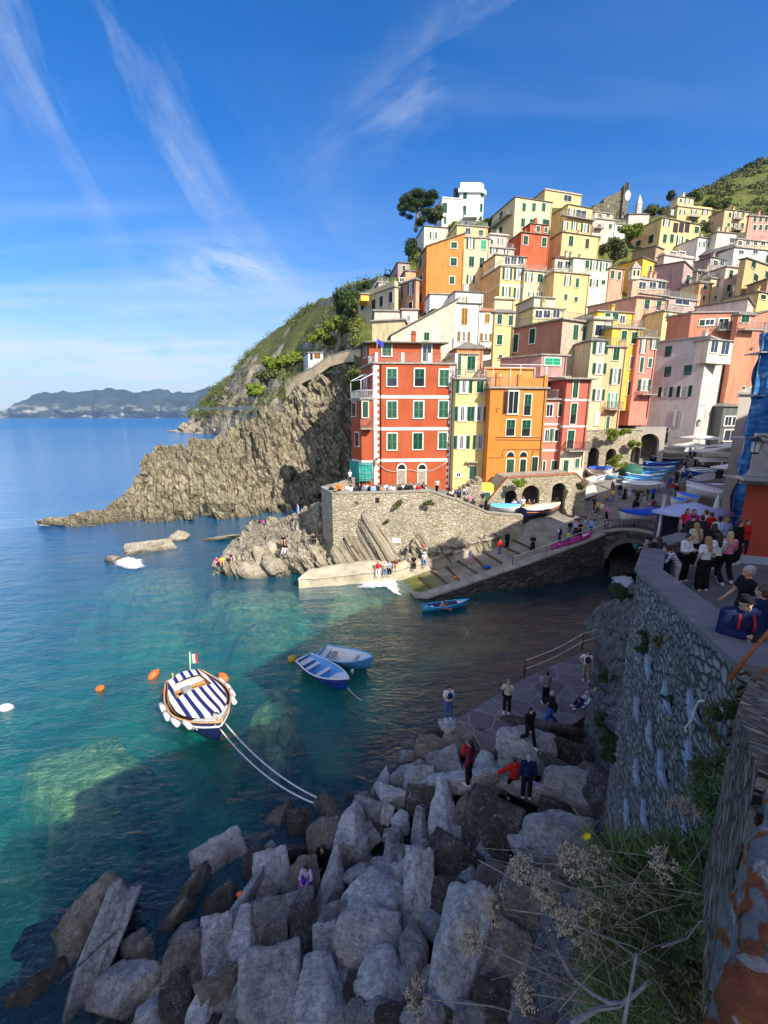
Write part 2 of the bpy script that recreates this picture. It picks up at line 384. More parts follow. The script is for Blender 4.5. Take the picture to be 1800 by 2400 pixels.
M['wallstone']=stonewall('tan_rubble_wall',[(0.36,0.30,0.20),(0.54,0.46,0.32),(0.43,0.38,0.29),(0.60,0.53,0.39)],2.5,2.3,(0.36,0.31,0.22),0.05,0.8,moss=0.2)  # warm tan stone tones
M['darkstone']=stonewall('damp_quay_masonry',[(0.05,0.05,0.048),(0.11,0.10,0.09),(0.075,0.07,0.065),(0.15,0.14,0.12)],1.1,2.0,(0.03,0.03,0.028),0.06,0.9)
M['nearstone']=stonewall('near_rubble_wall',[(0.15,0.17,0.18),(0.32,0.33,0.31),(0.22,0.25,0.26),(0.46,0.46,0.41),(0.27,0.29,0.28)],4.6,1.5,(0.08,0.08,0.07),0.07,1.0,moss=0.45)
def TS(px,py):
 """distance at which the village slope shows at this pixel"""
 a,b,c=ray(px,py);return 44.0/(0.75*b-c)
def Z1(x,y):return 800+x*0.30139,400+y*0.30139
def Z2(x,y):return 1300+x*0.30139,380+y*0.30139
def Z3(x,y):return 780+x*0.24111,750+y*0.24111
def Z4(x,y):return 1050+x*0.24111,700+y*0.24111
def Z5(x,y):return 1400+x*0.24111,700+y*0.24111
KF={Z1:.30139,Z2:.30139,Z3:.24111,Z4:.24111,Z5:.24111}
def face_hit(px,py,C,u):
 """ray through the pixel against the vertical plane through C along u"""
 n=Vector((u.y,-u.x,0));a,b,c=ray(px,py);d=Vector((a,b,c))
 t=n.dot(Vector(C)-Vector((0,0,CAMH)))/n.dot(d)
 return Vector((0,0,CAMH))+d*t
_wm={}
def win_meshes(kind,w,h,col,fr):
 key=(kind,round(w,1),round(h,1),col,fr)
 if key in _wm:return _wm[key]
 w,h=max(key[1],0.3),max(key[2],0.4);out=[]
 cm=M[col]if col else M['green'];fm=M[fr]if fr else M['ftrim']
 def leaf(x0,x1,z0,z1,y=-0.05,name='shutter',tilt=0.0,m=None):
  b=MB();R=Matrix.Rotation(-tilt,3,'X')
  def T(c):q=R@Vector((0,c[1],c[2]-z1));return(c[0],q.y+y,q.z+z1)
  hgt=z1-z0;wd=x1-x0
  def bx(c,s):b.box(T(c),s,0,M=R)
  st=0.07
  bx((x0+st/2,0,(z0+z1)/2),(st,0.045,hgt));bx((x1-st/2,0,(z0+z1)/2),(st,0.045,hgt))
  for zz in(z0+st/2,(z0+z1)/2,z1-st/2):bx(((x0+x1)/2,0,zz),(wd-2*st,0.04,st))
  nl=max(4,int(hgt/0.12))
  for i in range(nl):
   zz=z0+st+(hgt-2*st)*(i+.5)/nl
   b.box(T(((x0+x1)/2,0.0,zz)),(wd-2*st,0.012,(hgt/nl)*1.05),0,M=R@Matrix.Rotation(0.6,3,'X'))
  return(name,b.mesh(name,m or cm))
 base=MB();base.box((0,-0.006,0),(w,0.03,h),0)
 frm=MB();t=0.12 if fr else 0.05
 pm=M['glass']
 frm.box((0,-0.03,h/2+t/2),(w+2*t,0.06,t));frm.box((0,-0.045,-h/2-0.05),(w+2*t+0.06,0.13,0.10))
 for sx in(-1,1):frm.box((sx*(w/2+t/2),-0.03,0),(t,0.06,h))
 kids=[]
 if kind=='c':
  kids+=[leaf(-w/2,-0.01,-h/2,h/2),leaf(0.01,w/2,-h/2,h/2)]
 elif kind=='a':
  kids+=[leaf(-w/2,-0.01,-0.02,h/2),leaf(0.01,w/2,-0.02,h/2),leaf(-w/2,-0.01,-h/2+0.06,-0.04,tilt=-0.55,name='shutter_flap'),leaf(0.01,w/2,-h/2+0.06,-0.04,tilt=-0.55,name='shutter_flap')]
 elif kind in('o','h'):
  kids+=[leaf(-w/2-w*0.48,-w/2-0.02,-h/2,h/2)]
  kids+=[leaf(w/2+0.02,w/2+w*0.48,-h/2,h/2)]if kind=='o' else[]
 if kind in('o','h','g','a'):
  c=MB();fw=0.05
  for x in(-w/2+fw/2,0,w/2-fw/2):c.box((x,-0.035,0),(fw,0.05,h))
  for z in(-h/2+fw/2,h/2-fw/2):c.box((0,-0.032,z),(w,0.045,fw))
  if kind!='a':kids.append(('sash',c.mesh('sash',M['white'])))
  if kind=='o':
   q=MB()
   for sx in(-1,1):q.box((sx*w*0.31,-0.024,0),(w*0.30,0.012,h*0.92))
   kids.append(('curtain',q.mesh('curtain',M['curtain'])))
 if kind=='d':
  q=MB();q.box((0,-0.04,0),(w*0.94,0.05,h*0.98))
  for zz in(-0.22,0.22):q.box((0,-0.07,zz*h),(w*0.6,0.02,h*0.34))
  q.box((w*0.36,-0.09,0),(0.05,0.06,0.05));kids.append(('door_leaf',q.mesh('door_leaf',cm)))
 nm='door' if kind=='d' else 'window'
 me=base.mesh(nm,pm if kind!='b' else M['dark']);fme=frm.mesh('frame',fm)
 _wm[key]=(nm,me,fme,kids);return _wm[key]
def put_window(root,pos,ang,kind,w,h,col,fr='ftrim',detail=True):
 nm,me,fme,kids=win_meshes(kind,w,h,col,fr)
 o=link(bpy.data.objects.new(nm,me),root)
 o.location=Vector(pos)-root.location;o.rotation_euler=(0,0,ang)
 if fr is not None:link(bpy.data.objects.new('frame',fme),o)
 for kn,km in kids:link(bpy.data.objects.new(kn,km),o)
 return o
LAB=set()
class House:
 pass
def railing(name,pts,h,parent,mat=None,step=0.16,top=0.035,bars=True):
 b=MB();pts=[Vector(p)for p in pts]
 for a,c in zip(pts[:-1],pts[1:]):
  L=(c-a).length;u=(c-a)/max(L,1e-6)
  b.tube([a+Vector((0,0,h)),c+Vector((0,0,h))],top,0,4);b.tube([a+Vector((0,0,.12)),c+Vector((0,0,.12))],top*.7,0,4)
  n=max(1,int(L/step))if bars else max(1,int(L/1.5))
  for i in range(n+1):
   p=a+u*(L*i/n);r=0.012 if(bars and i%8)else 0.028
   b.box(p+Vector((0,0,h/2)),(r*2,r*2,h))
 shift(b,parent.location)
 return b.build(name,mat or M['rail'],parent)
def H(label,col,F,xl,xc,xr,yt,yb,s=None,th=14,sa=None,roof='slate',fw=(),sw=(),dep=7.0,ext=9.0,wc='green',fr='ftrim',oh=0.25,rise=0.5,dirt=0.7,patch=0.0,scol=None,mat=None,par=0.9,chim=0,bands=(),name='house',cat='house',pipe=True,slope=None,roofmat=None,ztop=None,group=None):
 assert label not in LAB,label
 LAB.add(label)
 k=KF.get(F,1.0)
 if F is None:F=lambda a,b:(a,b)
 cx,cyt=F(xc,yt);_,cyb=F(xc,yb);rx=F(xr,yt)[0]
 if s is None:s=TS(cx,cyb)
 C=P(cx,cyt,s);th_=math.radians(th);u=Vector((math.cos(th_),math.sin(th_),0))
 sa_=math.radians(th if sa is None else sa);v=Vector((-math.sin(sa_),math.cos(sa_),0))
 zt=C.z;zb=Zfix(cx,cyb,C.x,C.y)
 D0=C.y*ct+(CAMH-zt)*st_
 def solve(px,d):
  kk=(px-900)/FPX;return(kk*D0-C.x)/(d.x-kk*d.y*ct)
 Lf=solve(rx,u)
 if xl is not None and abs(xl-xc)>1:
  Ls=solve(F(xl,yt)[0],v)
  if not(0.5<Ls<40):Ls=dep
 else:Ls=dep
 Lf=max(Lf,0.8)
 A=C+u*Lf;B=C+v*Ls;D=A+v*Ls
 z0=zb-ext
 root=empty(name,(C.x,C.y,zb));tag(root,label,cat,group)
 mats=mat or plaster(col,dirt,patch)
 poly=[(C.x,C.y),(A.x,A.y),(D.x,D.y),(B.x,B.y)]
 b=MB()
 if slope:
  zs=[zt,zt+slope[0],zt+slope[0]+slope[1],zt+slope[1]]
 else:zs=[zt]*4
 b.prism(poly,z0,zs,0);shift(b,root.location);b.build('wall',mats,root)
 h=House();h.root=root;h.C,h.A,h.B,h.D,h.u,h.v,h.Lf,h.Ls,h.zt,h.zb=C,A,B,D,u,v,Lf,Ls,zt,zb
 h.af=th_;h.as_=math.atan2(-v.y,-v.x);h.s=s
 def corner(i,j,z,o=oh):return(C+u*(Lf*i+o*(1 if i else-1))+v*(Ls*j+o*(1 if j else-1))).to_2d().to_3d()+Vector((0,0,z))
 b=MB()
 if slope:
  for zo,t_ in((0.003,0.16),):
   lo=[corner(0,0,zs[0]+zo),corner(1,0,zs[1]+zo),corner(1,1,zs[2]+zo),corner(0,1,zs[3]+zo)]
   up=[p+Vector((0,0,t_))for p in lo]
   b.add(lo+up,[(0,1,5,4),(1,2,6,5),(2,3,7,6),(3,0,4,7),(3,2,1,0),(4,5,6,7)])
  shift(b,root.location);rf=b.build('roof',roofmat or M['slate'],root)
 elif roof=='slate':
  lo=[corner(0,0,zt+.003),corner(1,0,zt+.003),corner(1,1,zt+.003),corner(0,1,zt+.003)]
  up=[p+Vector((0,0,.13))for p in lo]
  b.add(lo+up,[(0,1,5,4),(1,2,6,5),(2,3,7,6),(3,0,4,7),(3,2,1,0)])
  cxy=(C+A+B+D)/4
  if Lf>Ls:r0,r1=cxy-u*(Lf-Ls)*.5,cxy+u*(Lf-Ls)*.5;q=[0,1,1,0]
  else:r0,r1=cxy-v*(Ls-Lf)*.5,cxy+v*(Ls-Lf)*.5;q=[0,0,1,1]
  r0=Vector((r0.x,r0.y,zt+.13+rise));r1=Vector((r1.x,r1.y,zt+.13+rise));R=[r0,r1]
  vs=up+[r0,r1]
  if Lf>Ls:fs=[(0,1,5,4),(1,2,5),(2,3,4,5),(3,0,4)]
  else:fs=[(0,1,4),(1,2,5,4),(2,3,5),(3,0,4,5)]
  b.add(vs,fs);shift(b,root.location);rf=b.build('roof',roofmat or M['slate'],root)
 else:
  lo=[corner(0,0,zt+.003),corner(1,0,zt+.003),corner(1,1,zt+.003),corner(0,1,zt+.003)]
  up=[p+Vector((0,0,.18))for p in lo]
  b.add(lo+up,[(0,1,5,4),(1,2,6,5),(2,3,7,6),(3,0,4,7),(3,2,1,0),(4,5,6,7)])
  shift(b,root.location);rf=b.build('roof',roofmat or M['slatel'],root)
  if roof=='terrace':
   i_=0.12
   pts=[corner(0,1,zt+.18,-i_),corner(0,0,zt+.18,-i_),corner(1,0,zt+.18,-i_),corner(1,1,zt+.18,-i_)]
   railing('terrace_railing',pts,0.95,root)
  elif roof=='parapet':
   b=MB();t_=0.2
   for p,q_ in((corner(0,1,0,-.1),corner(0,0,0,-.1)),(corner(0,0,0,-.1),corner(1,0,0,-.1)),(corner(1,0,0,-.1),corner(1,1,0,-.1))):
    m_=(p+q_)/2;L_=(q_-p).length;an=math.atan2((q_-p).y,(q_-p).x)
    b.box((m_.x,m_.y,zt+.18+par/2),(L_-0.002,t_,par),0,an)
   shift(b,root.location);b.build('parapet',mats,root)
 if chim==0 and roof=='slate' and not slope and Lf>3.5:chim=1+(len(label)%2)
 for i in range(chim):
  q=C+u*Lf*(.25+.45*((i*0.37+len(label)*0.13)%1))+v*Ls*(.3+.3*(i%2));b=MB();hh=1.0
  b.box((q.x,q.y,zt+.1+hh/2),(.5,.5,hh+.3),0,th_);b.box((q.x,q.y,zt+.3+hh),(.66,.66,.08),0,th_)
  for dx in(-.15,.15):b.box((q.x+dx,q.y,zt+.42+hh),(.12,.12,.2),0,th_)
  b.box((q.x,q.y,zt+.55+hh),(.6,.6,.06),0,th_);shift(b,rf.location+root.location);b.build('chimney',mats,rf)
 def wins(lst,u_,ang,O):
  for it in lst:
   xs,ys,w,hh=it[0],it[1],it[2],it[3];kind=it[4]if len(it)>4 else 'c';cc=it[5]if len(it)>5 else wc
   ff=it[6]if len(it)>6 else fr
   xs=xs if isinstance(xs,(list,tuple))else[xs];ys=ys if isinstance(ys,(list,tuple))else[ys]
   for y in ys:
    for x in xs:
     px,py=F(x,y);p0=face_hit(px,py,O,u_)
     a_=face_hit(px-w*k/2,py,O,u_);b_=face_hit(px+w*k/2,py,O,u_)
     W_=(b_-a_).length;dz=Zfix(px,py-hh*k/2,p0.x,p0.y)-Zfix(px,py+hh*k/2,p0.x,p0.y)
     ww=W_ if kind not in('o',)else W_/1.96
     n=Vector((u_.y,-u_.x,0))
     put_window(root,p0+n*0.004,ang,kind,min(ww,3.5),min(dz,4),cc,ff)
 wins(fw,u,h.af,C)
 wins(sw,-v,h.as_,C)
 for yb_ in bands:
  px,py=F(xc,yb_);zz=Zfix(px,py,C.x,C.y);b=MB();nf=Vector((u.y,-u.x,0));ns=Vector((-v.y,v.x,0))
  m_=C+u*Lf/2+nf*.012;b.box((m_.x,m_.y,zz),(Lf+.04,.03,.22),0,th_)
  m_=C+v*Ls/2+Vector((-v.y,v.x,0))*.012;b.box((m_.x,m_.y,zz),(Ls,.03,.22),0,h.as_)
  shift(b,root.location);b.build('trim_band',M['trim'],root)
 if len(label)%3==0 and roof!='flat' and C.y>50:
  q=C+u*Lf*.7+v*Ls*.4;b=MB();z_=zt+.3;b.tube([(q.x,q.y,z_),(q.x,q.y,z_+2.2)],.03,0,4)
  for k_ in range(5):b.box((q.x,q.y+.1,z_+1.5+k_*.14),(.9-.12*k_,.03,.03),0,th_)
  b.box((q.x,q.y,z_+2.0),(.04,1.0,.04),0,th_);shift(b,rf.location+root.location);b.build('antenna',M['metal'],rf)
 if pipe and Lf>3:
  b=MB();q=A-u*0.25+Vector((u.y,-u.x,0))*0.08
  b.tube([(q.x,q.y,zb-2),(q.x,q.y,zt-.1)],.05,0,5);shift(b,root.location);b.build('drainpipe',M['pipe'],root)
 return h
def balcony(h,F,xa,xb,y,depth=1.0,mat=None,side=False,rh=0.95,name='balcony'):
 u_=h.u if not side else-h.v;ang=h.af if not side else h.as_
 a=face_hit(*F(xa,y),h.C,u_);b_=face_hit(*F(xb,y),h.C,u_);n=Vector((u_.y,-u_.x,0));z=(a.z+b_.z)/2
 m_=(a+b_)/2+n*(depth/2+.004);b=MB();L=(b_-a).length
 b.box((m_.x,m_.y,z-.07),(L,depth,.14),0,ang);shift(b,h.root.location)
 o=b.build(name,M['slatel'],h.root)
 pts=[a,a+n*(depth-.06),b_+n*(depth-.06),b_]
 pts=[Vector((p.x,p.y,z))for p in pts]
 rb=MB();r=railing('railing',pts,rh,h.root,mat);r.parent=o;return o
Y1=(0.70,0.48,0.21);YL=(0.72,0.56,0.32);CR=(0.68,0.60,0.42);OR=(0.60,0.215,0.05);RD=(0.44,0.065,0.022)
PK=(0.66,0.34,0.25);RS=(0.52,0.16,0.115);BRW=(0.45,0.22,0.14);WH=(0.74,0.70,0.62);GY=(0.50,0.46,0.40)
LIL=(0.42,0.27,0.25);PEA=(0.72,0.42,0.22);YS=(0.70,0.43,0.06);TER=(0.50,0.20,0.12);PW=(0.66,0.49,0.41)
h=H('pale yellow long house with eaves and a side balcony right of the white tower',YL,Z1,1170,1355,1640,205,490,th=16,fw=[([1420,1497,1573],285,28,65),([1412],405,30,65),([1490,1590],400,50,40)],sw=[(1243,350,20,65,'c','dgreen'),(1240,462,20,50,'c','dgreen')],rise=1.0,chim=1)
balcony(h,Z1,1190,1320,395,1.0,side=True)
H('yellow block with rounded top balcony behind the pale yellow long house',Y1,Z1,1480,1585,1870,150,240,s=128,th=16,fw=[([1760],215,60,50,'g')],roof='parapet',par=.3)
t=H('lower wing of the white modern villa with two curved balconies',WH,Z1,735,785,960,215,425,s=118,th=10,fw=[(805,290,34,80),(808,385,18,55)],roof='parapet',par=.25,fr=None,pipe=False,dirt=.08,oh=.1)
H('small white terraced annex below the castle ruin',WH,Z2,455,470,555,480,600,s=112,th=12,fw=[(510,520,55,45,'g')],roof='terrace',dirt=.1)
h=H('pink and cream house with roof terrace below the castle ruin',PW,Z2,290,300,475,440,590,s=110,th=12,fw=[([345,432],500,24,36),([340,430],600,30,30)],roof='terrace',chim=1)
balcony(h,Z2,305,365,520)
H('upper terrace storey of the pink and cream house under the ruin',CR,Z2,300,312,460,390,440,s=113,th=12,roof='slatel',fw=[([350,415],415,30,30,'g')])
h=H('yellow tall house on the skyline with loggia block on its roof',Y1,Z2,830,960,1225,345,570,s=122,th=12,fw=[([992,1080,1168],390,44,38,'o'),([915],392,36,36,'o'),([1075,1155],465,26,36)],roof='parapet',par=.5,chim=1)
balcony(h,Z2,1030,1115,432)
H('small cream penthouse on the yellow skyline house',YL,Z2,900,960,1085,270,345,s=124,th=12,fw=[([1030],305,40,40,'o'),([980],300,16,30)],roof='slate',rise=.6)
h=H('peach house with green shutters in front of the scrub hill',PEA,Z2,1200,1325,1520,370,580,s=116,th=12,fw=[([1362,1465],412,22,40),([1350,1458],495,22,40),(1405,415,40,55,'o'),(1405,500,40,55,'o')],chim=1)
balcony(h,Z2,1385,1440,450);balcony(h,Z2,1380,1440,535)
h=H('pink house with red lower storey at the upper right edge',(.66,.28,.22),Z2,1500,1515,1700,420,610,s=112,th=10,fw=[([1555,1600,1645],[445,510],22,42)])
H('yellow wide house with painted gable side and open loggia',Y1,Z2,600,835,1140,435,700,th=18,s=104,fw=[(868,475,50,50,'o'),(1103,528,34,50),([855,910],595,28,66),([1025,1080],630,26,64),(970,615,50,80,'o'),([940,985,1030],510,38,78,'b',None,None)],sw=[(750,600,34,64,'c','dgreen'),(652,632,30,44,'c','dgreen')],rise=.6,chim=1)
h=H('pale yellow house with veranda windows left of the castle ruin',Y1,Z2,-130,105,300,330,545,th=18,s=106,fw=[(130,395,48,62,'o'),(205,405,80,62,'g'),([80,153],495,46,66,'o'),(235,515,62,66,'o')],chim=1,rise=.8)
balcony(h,Z2,45,300,440,.9)
h=H('yellow storey with one open shutter below the veranda house',Y1,Z2,-60,60,350,545,705,th=16,fw=[(126,615,34,78),(252,635,28,74,'c','brown')],rise=.6)
H('cream villa row with small windows right of the yellow loggia house',CR,Z2,1190,1265,1420,545,690,s=100,th=10,fw=[(1378,610,36,44,'g')],rise=.7)
H('low white row house with three green windows',WH,Z2,1110,1120,1255,585,700,s=101,th=16,fw=[([1140,1180,1222],640,36,40,'o')],rise=.5)
H('ochre shuttered row at the right below the peach house',(.55,.40,.25),Z2,1400,1420,1700,600,680,s=98,th=12,fw=[([1440,1500,1560,1620],630,34,36,'g')],roof='terrace')
H('white stucco house with arched lower terrace far right',WH,Z2,1385,1400,1660,665,760,s=94,th=12,fw=[([1450,1560],700,40,30,'g')],rise=.6)
H('dark rose gabled house side with slate roof',(.36,.15,.14),Z2,1125,1405,1420,665,760,s=95,th=35,sa=35,rise=1.0)
h=H('cream cube house with one shuttered window left of the orange tower house',CR,Z1,558,645,830,432,690,s=104,th=10,fw=[(715,503,52,52,'o')])
H('yellow rooftop room with green awning above the patched yellow house',Y1,Z1,840,900,1140,425,520,s=100,th=10,fw=[(1085,485,34,45),(985,470,40,50,'g')],roof='terrace')
h=H('tall pale yellow house with weathered grey patches beside the orange tower house',YL,Z1,940,955,1155,520,930,th=8,s=88,patch=.25,fw=[(1005,570,66,78,'o'),(1105,577,40,76,'c','mint'),(1012,708,40,82),(1092,715,34,76),(1005,845,66,66,'o')],roof='terrace')
h=H('tall orange tower house with three small white framed windows',OR,Z1,583,665,955,592,965,th=8,s=84,fw=[(876,580,44,48,'c','green','trim'),(873,710,48,58,'a','green','trim'),(860,853,38,60,'c','green','trim')],sw=[(618,720,26,80,'c','green','trim'),(618,860,26,80,'a','green','trim'),(616,993,26,76,'a','green','trim')],slope=(2.8,0.0),roofmat=M['slate'])
H('small pink house with washing between the yellow and red houses',PW,Z1,1150,1157,1300,500,600,s=95,th=12,fw=[(1170,555,20,40),(1235,550,40,46,'o')],roof='parapet',par=.3)
H('pink ground storey with shutters under the small pink house',PW,Z1,1145,1150,1345,598,680,s=90,th=12,fw=[(1185,625,60,44,'o'),(1290,628,56,40,'o')],roof='terrace')
h=H('brick red house with flat cream cornice',(.50,.10,.04),Z1,1285,1400,1620,480,650,th=14,s=92,fw=[(1433,542,34,70),(1577,556,34,70)],scol=None)
H('red rooftop storey on the brick red house',(.50,.10,.04),Z1,1410,1470,1605,412,478,s=96,th=14,fw=[(1530,455,26,45),(1590,462,24,40)],rise=.4)
H('lilac pink house on the left crest with slate eave',LIL,Z1,365,440,530,715,860,s=98,th=10,fw=[(486,760,24,40)])
h=H('big yellow corner house with dull side wall and shuttered windows',Y1,Z1,1087,1240,1425,745,990,th=14,s=80,fw=[(1290,802,74,92,'o'),(1378,808,72,84,'o'),(1283,943,66,82,'o'),(1375,955,70,84,'o')],sw=[],roof='terrace',bands=[885])
H('roof room with glass veranda on the big yellow corner house',YL,Z1,1100,1200,1440,655,742,s=84,th=14,fw=[([1290,1340,1395],700,44,60,'g')],roof='slate')
h=H('cream yellow house in the middle of the yellow terrace row',YL,Z1,1420,1427,1600,775,990,th=14,s=80.5,fw=[(1458,830,56,70,'o'),(1545,838,38,66),([1475,1540],960,40,30,'o')],roof='terrace',bands=[])
h=H('yellow house at the right end of the terrace row with rust pergola',Y1,Z2,-10,0,275,855,1110,th=14,s=79,fw=[(100,922,50,80,'o'),(175,940,24,72),(85,1050,26,46),(165,1068,26,40)],roof='terrace')
H('pergola storey with bamboo blinds on the right end yellow house',(.60,.48,.30),Z2,-15,5,265,745,852,s=84,th=14,fw=[([40,100,210],800,46,60,'g')],roofmat=M['brown'])
h=H('pale green cream house with tall shutters behind the yellow row',(.66,.64,.44),Z2,140,150,440,745,975,th=14,s=84,fw=[(252,795,30,62),(305,805,60,70,'o'),(380,815,56,66,'o'),(305,940,66,60,'o'),(378,935,28,34)])
H('salmon narrow house with two blue green shutters',(.68,.30,.20),Z2,425,430,545,825,945,th=12,s=86,fw=[(448,875,26,62),(502,885,24,62)])
h=H('olive yellow gabled house with wide dark side wall',YS,Z2,500,690,785,745,915,th=16,s=92,fw=[(743,835,20,56)],slope=(-.6,.6),chim=0)
H('cream veranda house with orange awning in front of the loggia house',PW,Z2,800,855,1085,725,790,s=96,th=18,fw=[([920,990],705,50,20,'g')],roof='parapet',par=.5)
H('brown stone coloured roofed house left of the white balcony',(.40,.28,.16),Z2,600,790,850,655,800,s=98,th=18,slope=(-.5,1.2))
h=H('lilac gabled house with long side wall and pink shuttered front',LIL,Z2,780,1010,1090,775,1040,th=28,s=86,fw=[(1035,915,26,76,'a'),(1072,940,14,70)],slope=(-1.2,.8))
H('grey mauve house with small roof loggia right of the lilac gable',(.38,.28,.27),Z2,1090,1215,1340,740,860,s=88,th=22,fw=[([1250,1300],785,36,44,'g')],rise=.5)
h=H('pale pink tall narrow house with balcony railing on top',PW,Z2,1330,1335,1475,815,1060,th=14,s=80,fw=[(1370,870,30,60,'a'),(1352,980,26,54),(1360,1032,20,36)],roof='terrace')
H('cream yellow narrow house under the pale pink one',YL,Z2,1212,1217,1318,905,1070,th=14,s=81,fw=[(1280,945,30,60,'c','lgreen'),(1258,1053,34,24)],roof='terrace')
H('orange narrow house with one green shutter',(.70,.34,.16),Z2,1095,1130,1228,940,1100,th=16,s=79,fw=[(1167,970,26,42),(1158,1058,20,42)])
H('brown vaulted house with arched attic openings',(.42,.34,.22),Z2,1085,1110,1220,850,945,th=16,s=84,fw=[([1125,1165],862,26,30,'b')])
h=H('ochre house with four dark windows at the right edge',(.52,.36,.16),Z2,1440,1490,1760,750,960,th=38,s=74,fw=[(1545,797,34,56,'c','dgreen'),(1655,760,30,60,'c','dgreen'),(1562,900,36,54,'c','dgreen'),(1650,880,30,54,'c','dgreen')],slope=(3.0,0))
H('brown house side below the ochre house at the right edge',(.38,.20,.11),Z2,1500,1660,1720,905,1010,s=72,th=35,slope=(1.0,-.6))
H('yellow brown low house with slate edge above the grey wall',(.62,.46,.18),Z2,1310,1590,1720,1010,1100,s=70,th=25,fw=[(1620,1050,40,36,'c','dgreen')])
H('grey mauve windowless house with green gutter',(.40,.35,.33),Z2,1170,1505,1520,1055,1200,s=69,th=32,sa=42,slope=(0,-1.2))
H('pink front house right of the grey mauve windowless one',PW,Z2,1495,1507,1640,1065,1200,s=68,th=40,fw=[(1600,1130,50,40,'c','dgreen')],slope=(-1.5,0))
h=H('cream row house with four navy shutters on the left crest',(.55,.45,.26),Z1,130,415,422,905,1090,th=30,sa=40,s=80,sw=[(165,1055,26,56,'c','navy'),(253,1040,28,78,'c','navy'),(312,1018,24,80,'c','navy'),(386,985,26,84,'c','navy')],wc='navy',roof='parapet',par=.9,ext=9)
h=H('salmon row house with navy shutters left of the orange tower house',(.50,.26,.15),Z1,418,580,590,850,1090,th=30,sa=40,s=79,sw=[(452,955,44,84,'o','navy'),(540,920,44,90,'o','navy'),(539,1048,26,52,'c','navy')],ext=9)
H('salmon rooftop room above the salmon row house',(.66,.32,.18),Z1,430,500,580,780,870,s=84,th=12,fw=[(470,850,40,30,'g')])
H('pink rooftop block with railing above the cream row house',PW,Z1,215,290,370,870,950,s=88,th=12,roof='terrace',fw=[(340,905,34,50,'o','ochre')])
H('bright yellow parapet room at the left end of the crest row',YS,Z1,128,150,215,960,1010,s=83,th=12,roof='flat',pipe=False,ext=0)
H('white long storey with flat roof below the orange tower house',WH,Z1,650,690,900,960,1062,s=74,th=6,roof='flat',dirt=.1)
H('grey sided cream house with single dark window',(.60,.56,.44),Z1,600,715,900,1080,1210,th=8,s=70,sw=[(652,1140,22,82,'c','navy')],fw=[(853,1150,22,60)],patch=.15)
h=H('white house with tall ochre shuttered door window',WH,Z1,735,888,1085,1030,1345,th=10,s=67,fw=[(957,1135,46,130,'c','ochre'),(952,1290,100,78,'o','ochre')],roof='slate',bands=[],dirt=.12)
H('white roof room with ochre shutters and slate cap',WH,Z1,825,890,1105,940,1028,s=71,th=10,fw=[(945,1000,70,46,'o','ochre')],roof='slate',dirt=.12)
h=H('narrow white house with small balcony and ochre shutters',WH,Z1,1078,1088,1180,1095,1340,s=68,th=10,fw=[(1134,1150,38,74,'c','ochre'),(1124,1295,90,62,'o','ochre')],dirt=.12,roofmat=M['terra'])
balcony(h,Z1,1072,1178,1385)
H('pale yellow gabled room above the narrow white house',YL,Z1,1175,1195,1345,1000,1095,s=73,th=10,roof='parapet',par=.3)
h=H('yellow tall house with green shutters beside the brown side wall',Y1,Z1,1180,1195,1345,1105,1500,th=8,s=63,fw=[([1230,1318],[1155,1163],36,78)if False else(1230,1155,36,78),(1318,1165,34,78),(1230,1315,38,76),(1236,1450,26,40)],bands=[])
H('pink flat roofed block behind the red house',PW,Z1,245,258,455,1092,1180,s=70,th=4,roof='flat',pipe=False)
H('pink block with one white framed window behind the red house',PW,Z1,460,472,595,1082,1240,s=67,th=4,fw=[(523,1148,24,50,'g','green','trim')],roof='flat')
H('cream and ochre windowless block left behind the red house',(.60,.50,.28),Z1,145,240,490,1175,1330,s=60,th=-14,sa=-8,roof='flat',pipe=False,scol=CR)
H('long cream house with slanting slate roof behind the red house',(.60,.54,.40),Z1,370,385,885,1290,1350,s=56,th=4,fw=[(663,1290,40,60)],slope=(4.7,0),patch=.2)
h=H('orange low roofed terrace room behind the red and yellow houses',(.66,.25,.10),Z1,850,900,1105,1385,1450,s=54,th=6,rise=1.0)
h=H('tall brownish pink house with stone front and planted roof terrace',(.40,.18,.115),Z4,640,1115,1400,205,665,th=26,sa=38,s=58,fw=[(1238,330,50,150),(1328,340,44,140),(1227,565,44,130,'c','mint'),(1305,572,34,130,'c','mint')],sw=[(820,365,50,140,'c','dgreen','trim'),(660,435,44,170,'c','dgreen','trim')],roof='terrace',oh=.4,ext=9)
brown_house=h
b=MB();nf=Vector((h.u.y,-h.u.x,0));m_=h.C+h.u*h.Lf/2+nf*.02
b.box((m_.x,m_.y,(h.zt+h.zb-6)/2),(h.Lf-.01,.03,h.zt-h.zb+6-.02),0,h.af);shift(b,h.root.location)
b.build('stone_facing',stonewall('pinkish_rubble_facing',[(.42,.29,.19),(.55,.42,.30),(.48,.36,.27),(.62,.50,.38)],3.2,1.0,(.46,.36,.27),.06,.5),h.root)
H('glazed green roof room on the brownish pink house',(.55,.48,.20),Z4,700,830,1130,90,190,s=63,th=14,fw=[([880,960,1050],150,70,80,'g','green')],roof='slate',pipe=False)
h=H('mauve house with mint garage door behind the orange house',(.42,.25,.22),Z4,510,910,1160,550,760,s=54,th=12,sa=48,fw=[(1015,612,150,70,'c','mint')],roof='flat')
H('grey rendered gable wall behind the brownish pink house',(.50,.46,.38),Z1,1360,1500,1660,985,1060,s=72,th=14,patch=.2,roof='flat',pipe=False)
h=H('salmon house with long brown side wall and white balcony',(.70,.34,.22),Z2,258,640,875,1050,1330,th=18,sa=36,s=70,fw=[(716,1105,40,78,'a'),(808,1115,36,76,'a'),(703,1240,30,50),(795,1240,30,50)],roof='flat',chim=0,ext=8,par=.6)
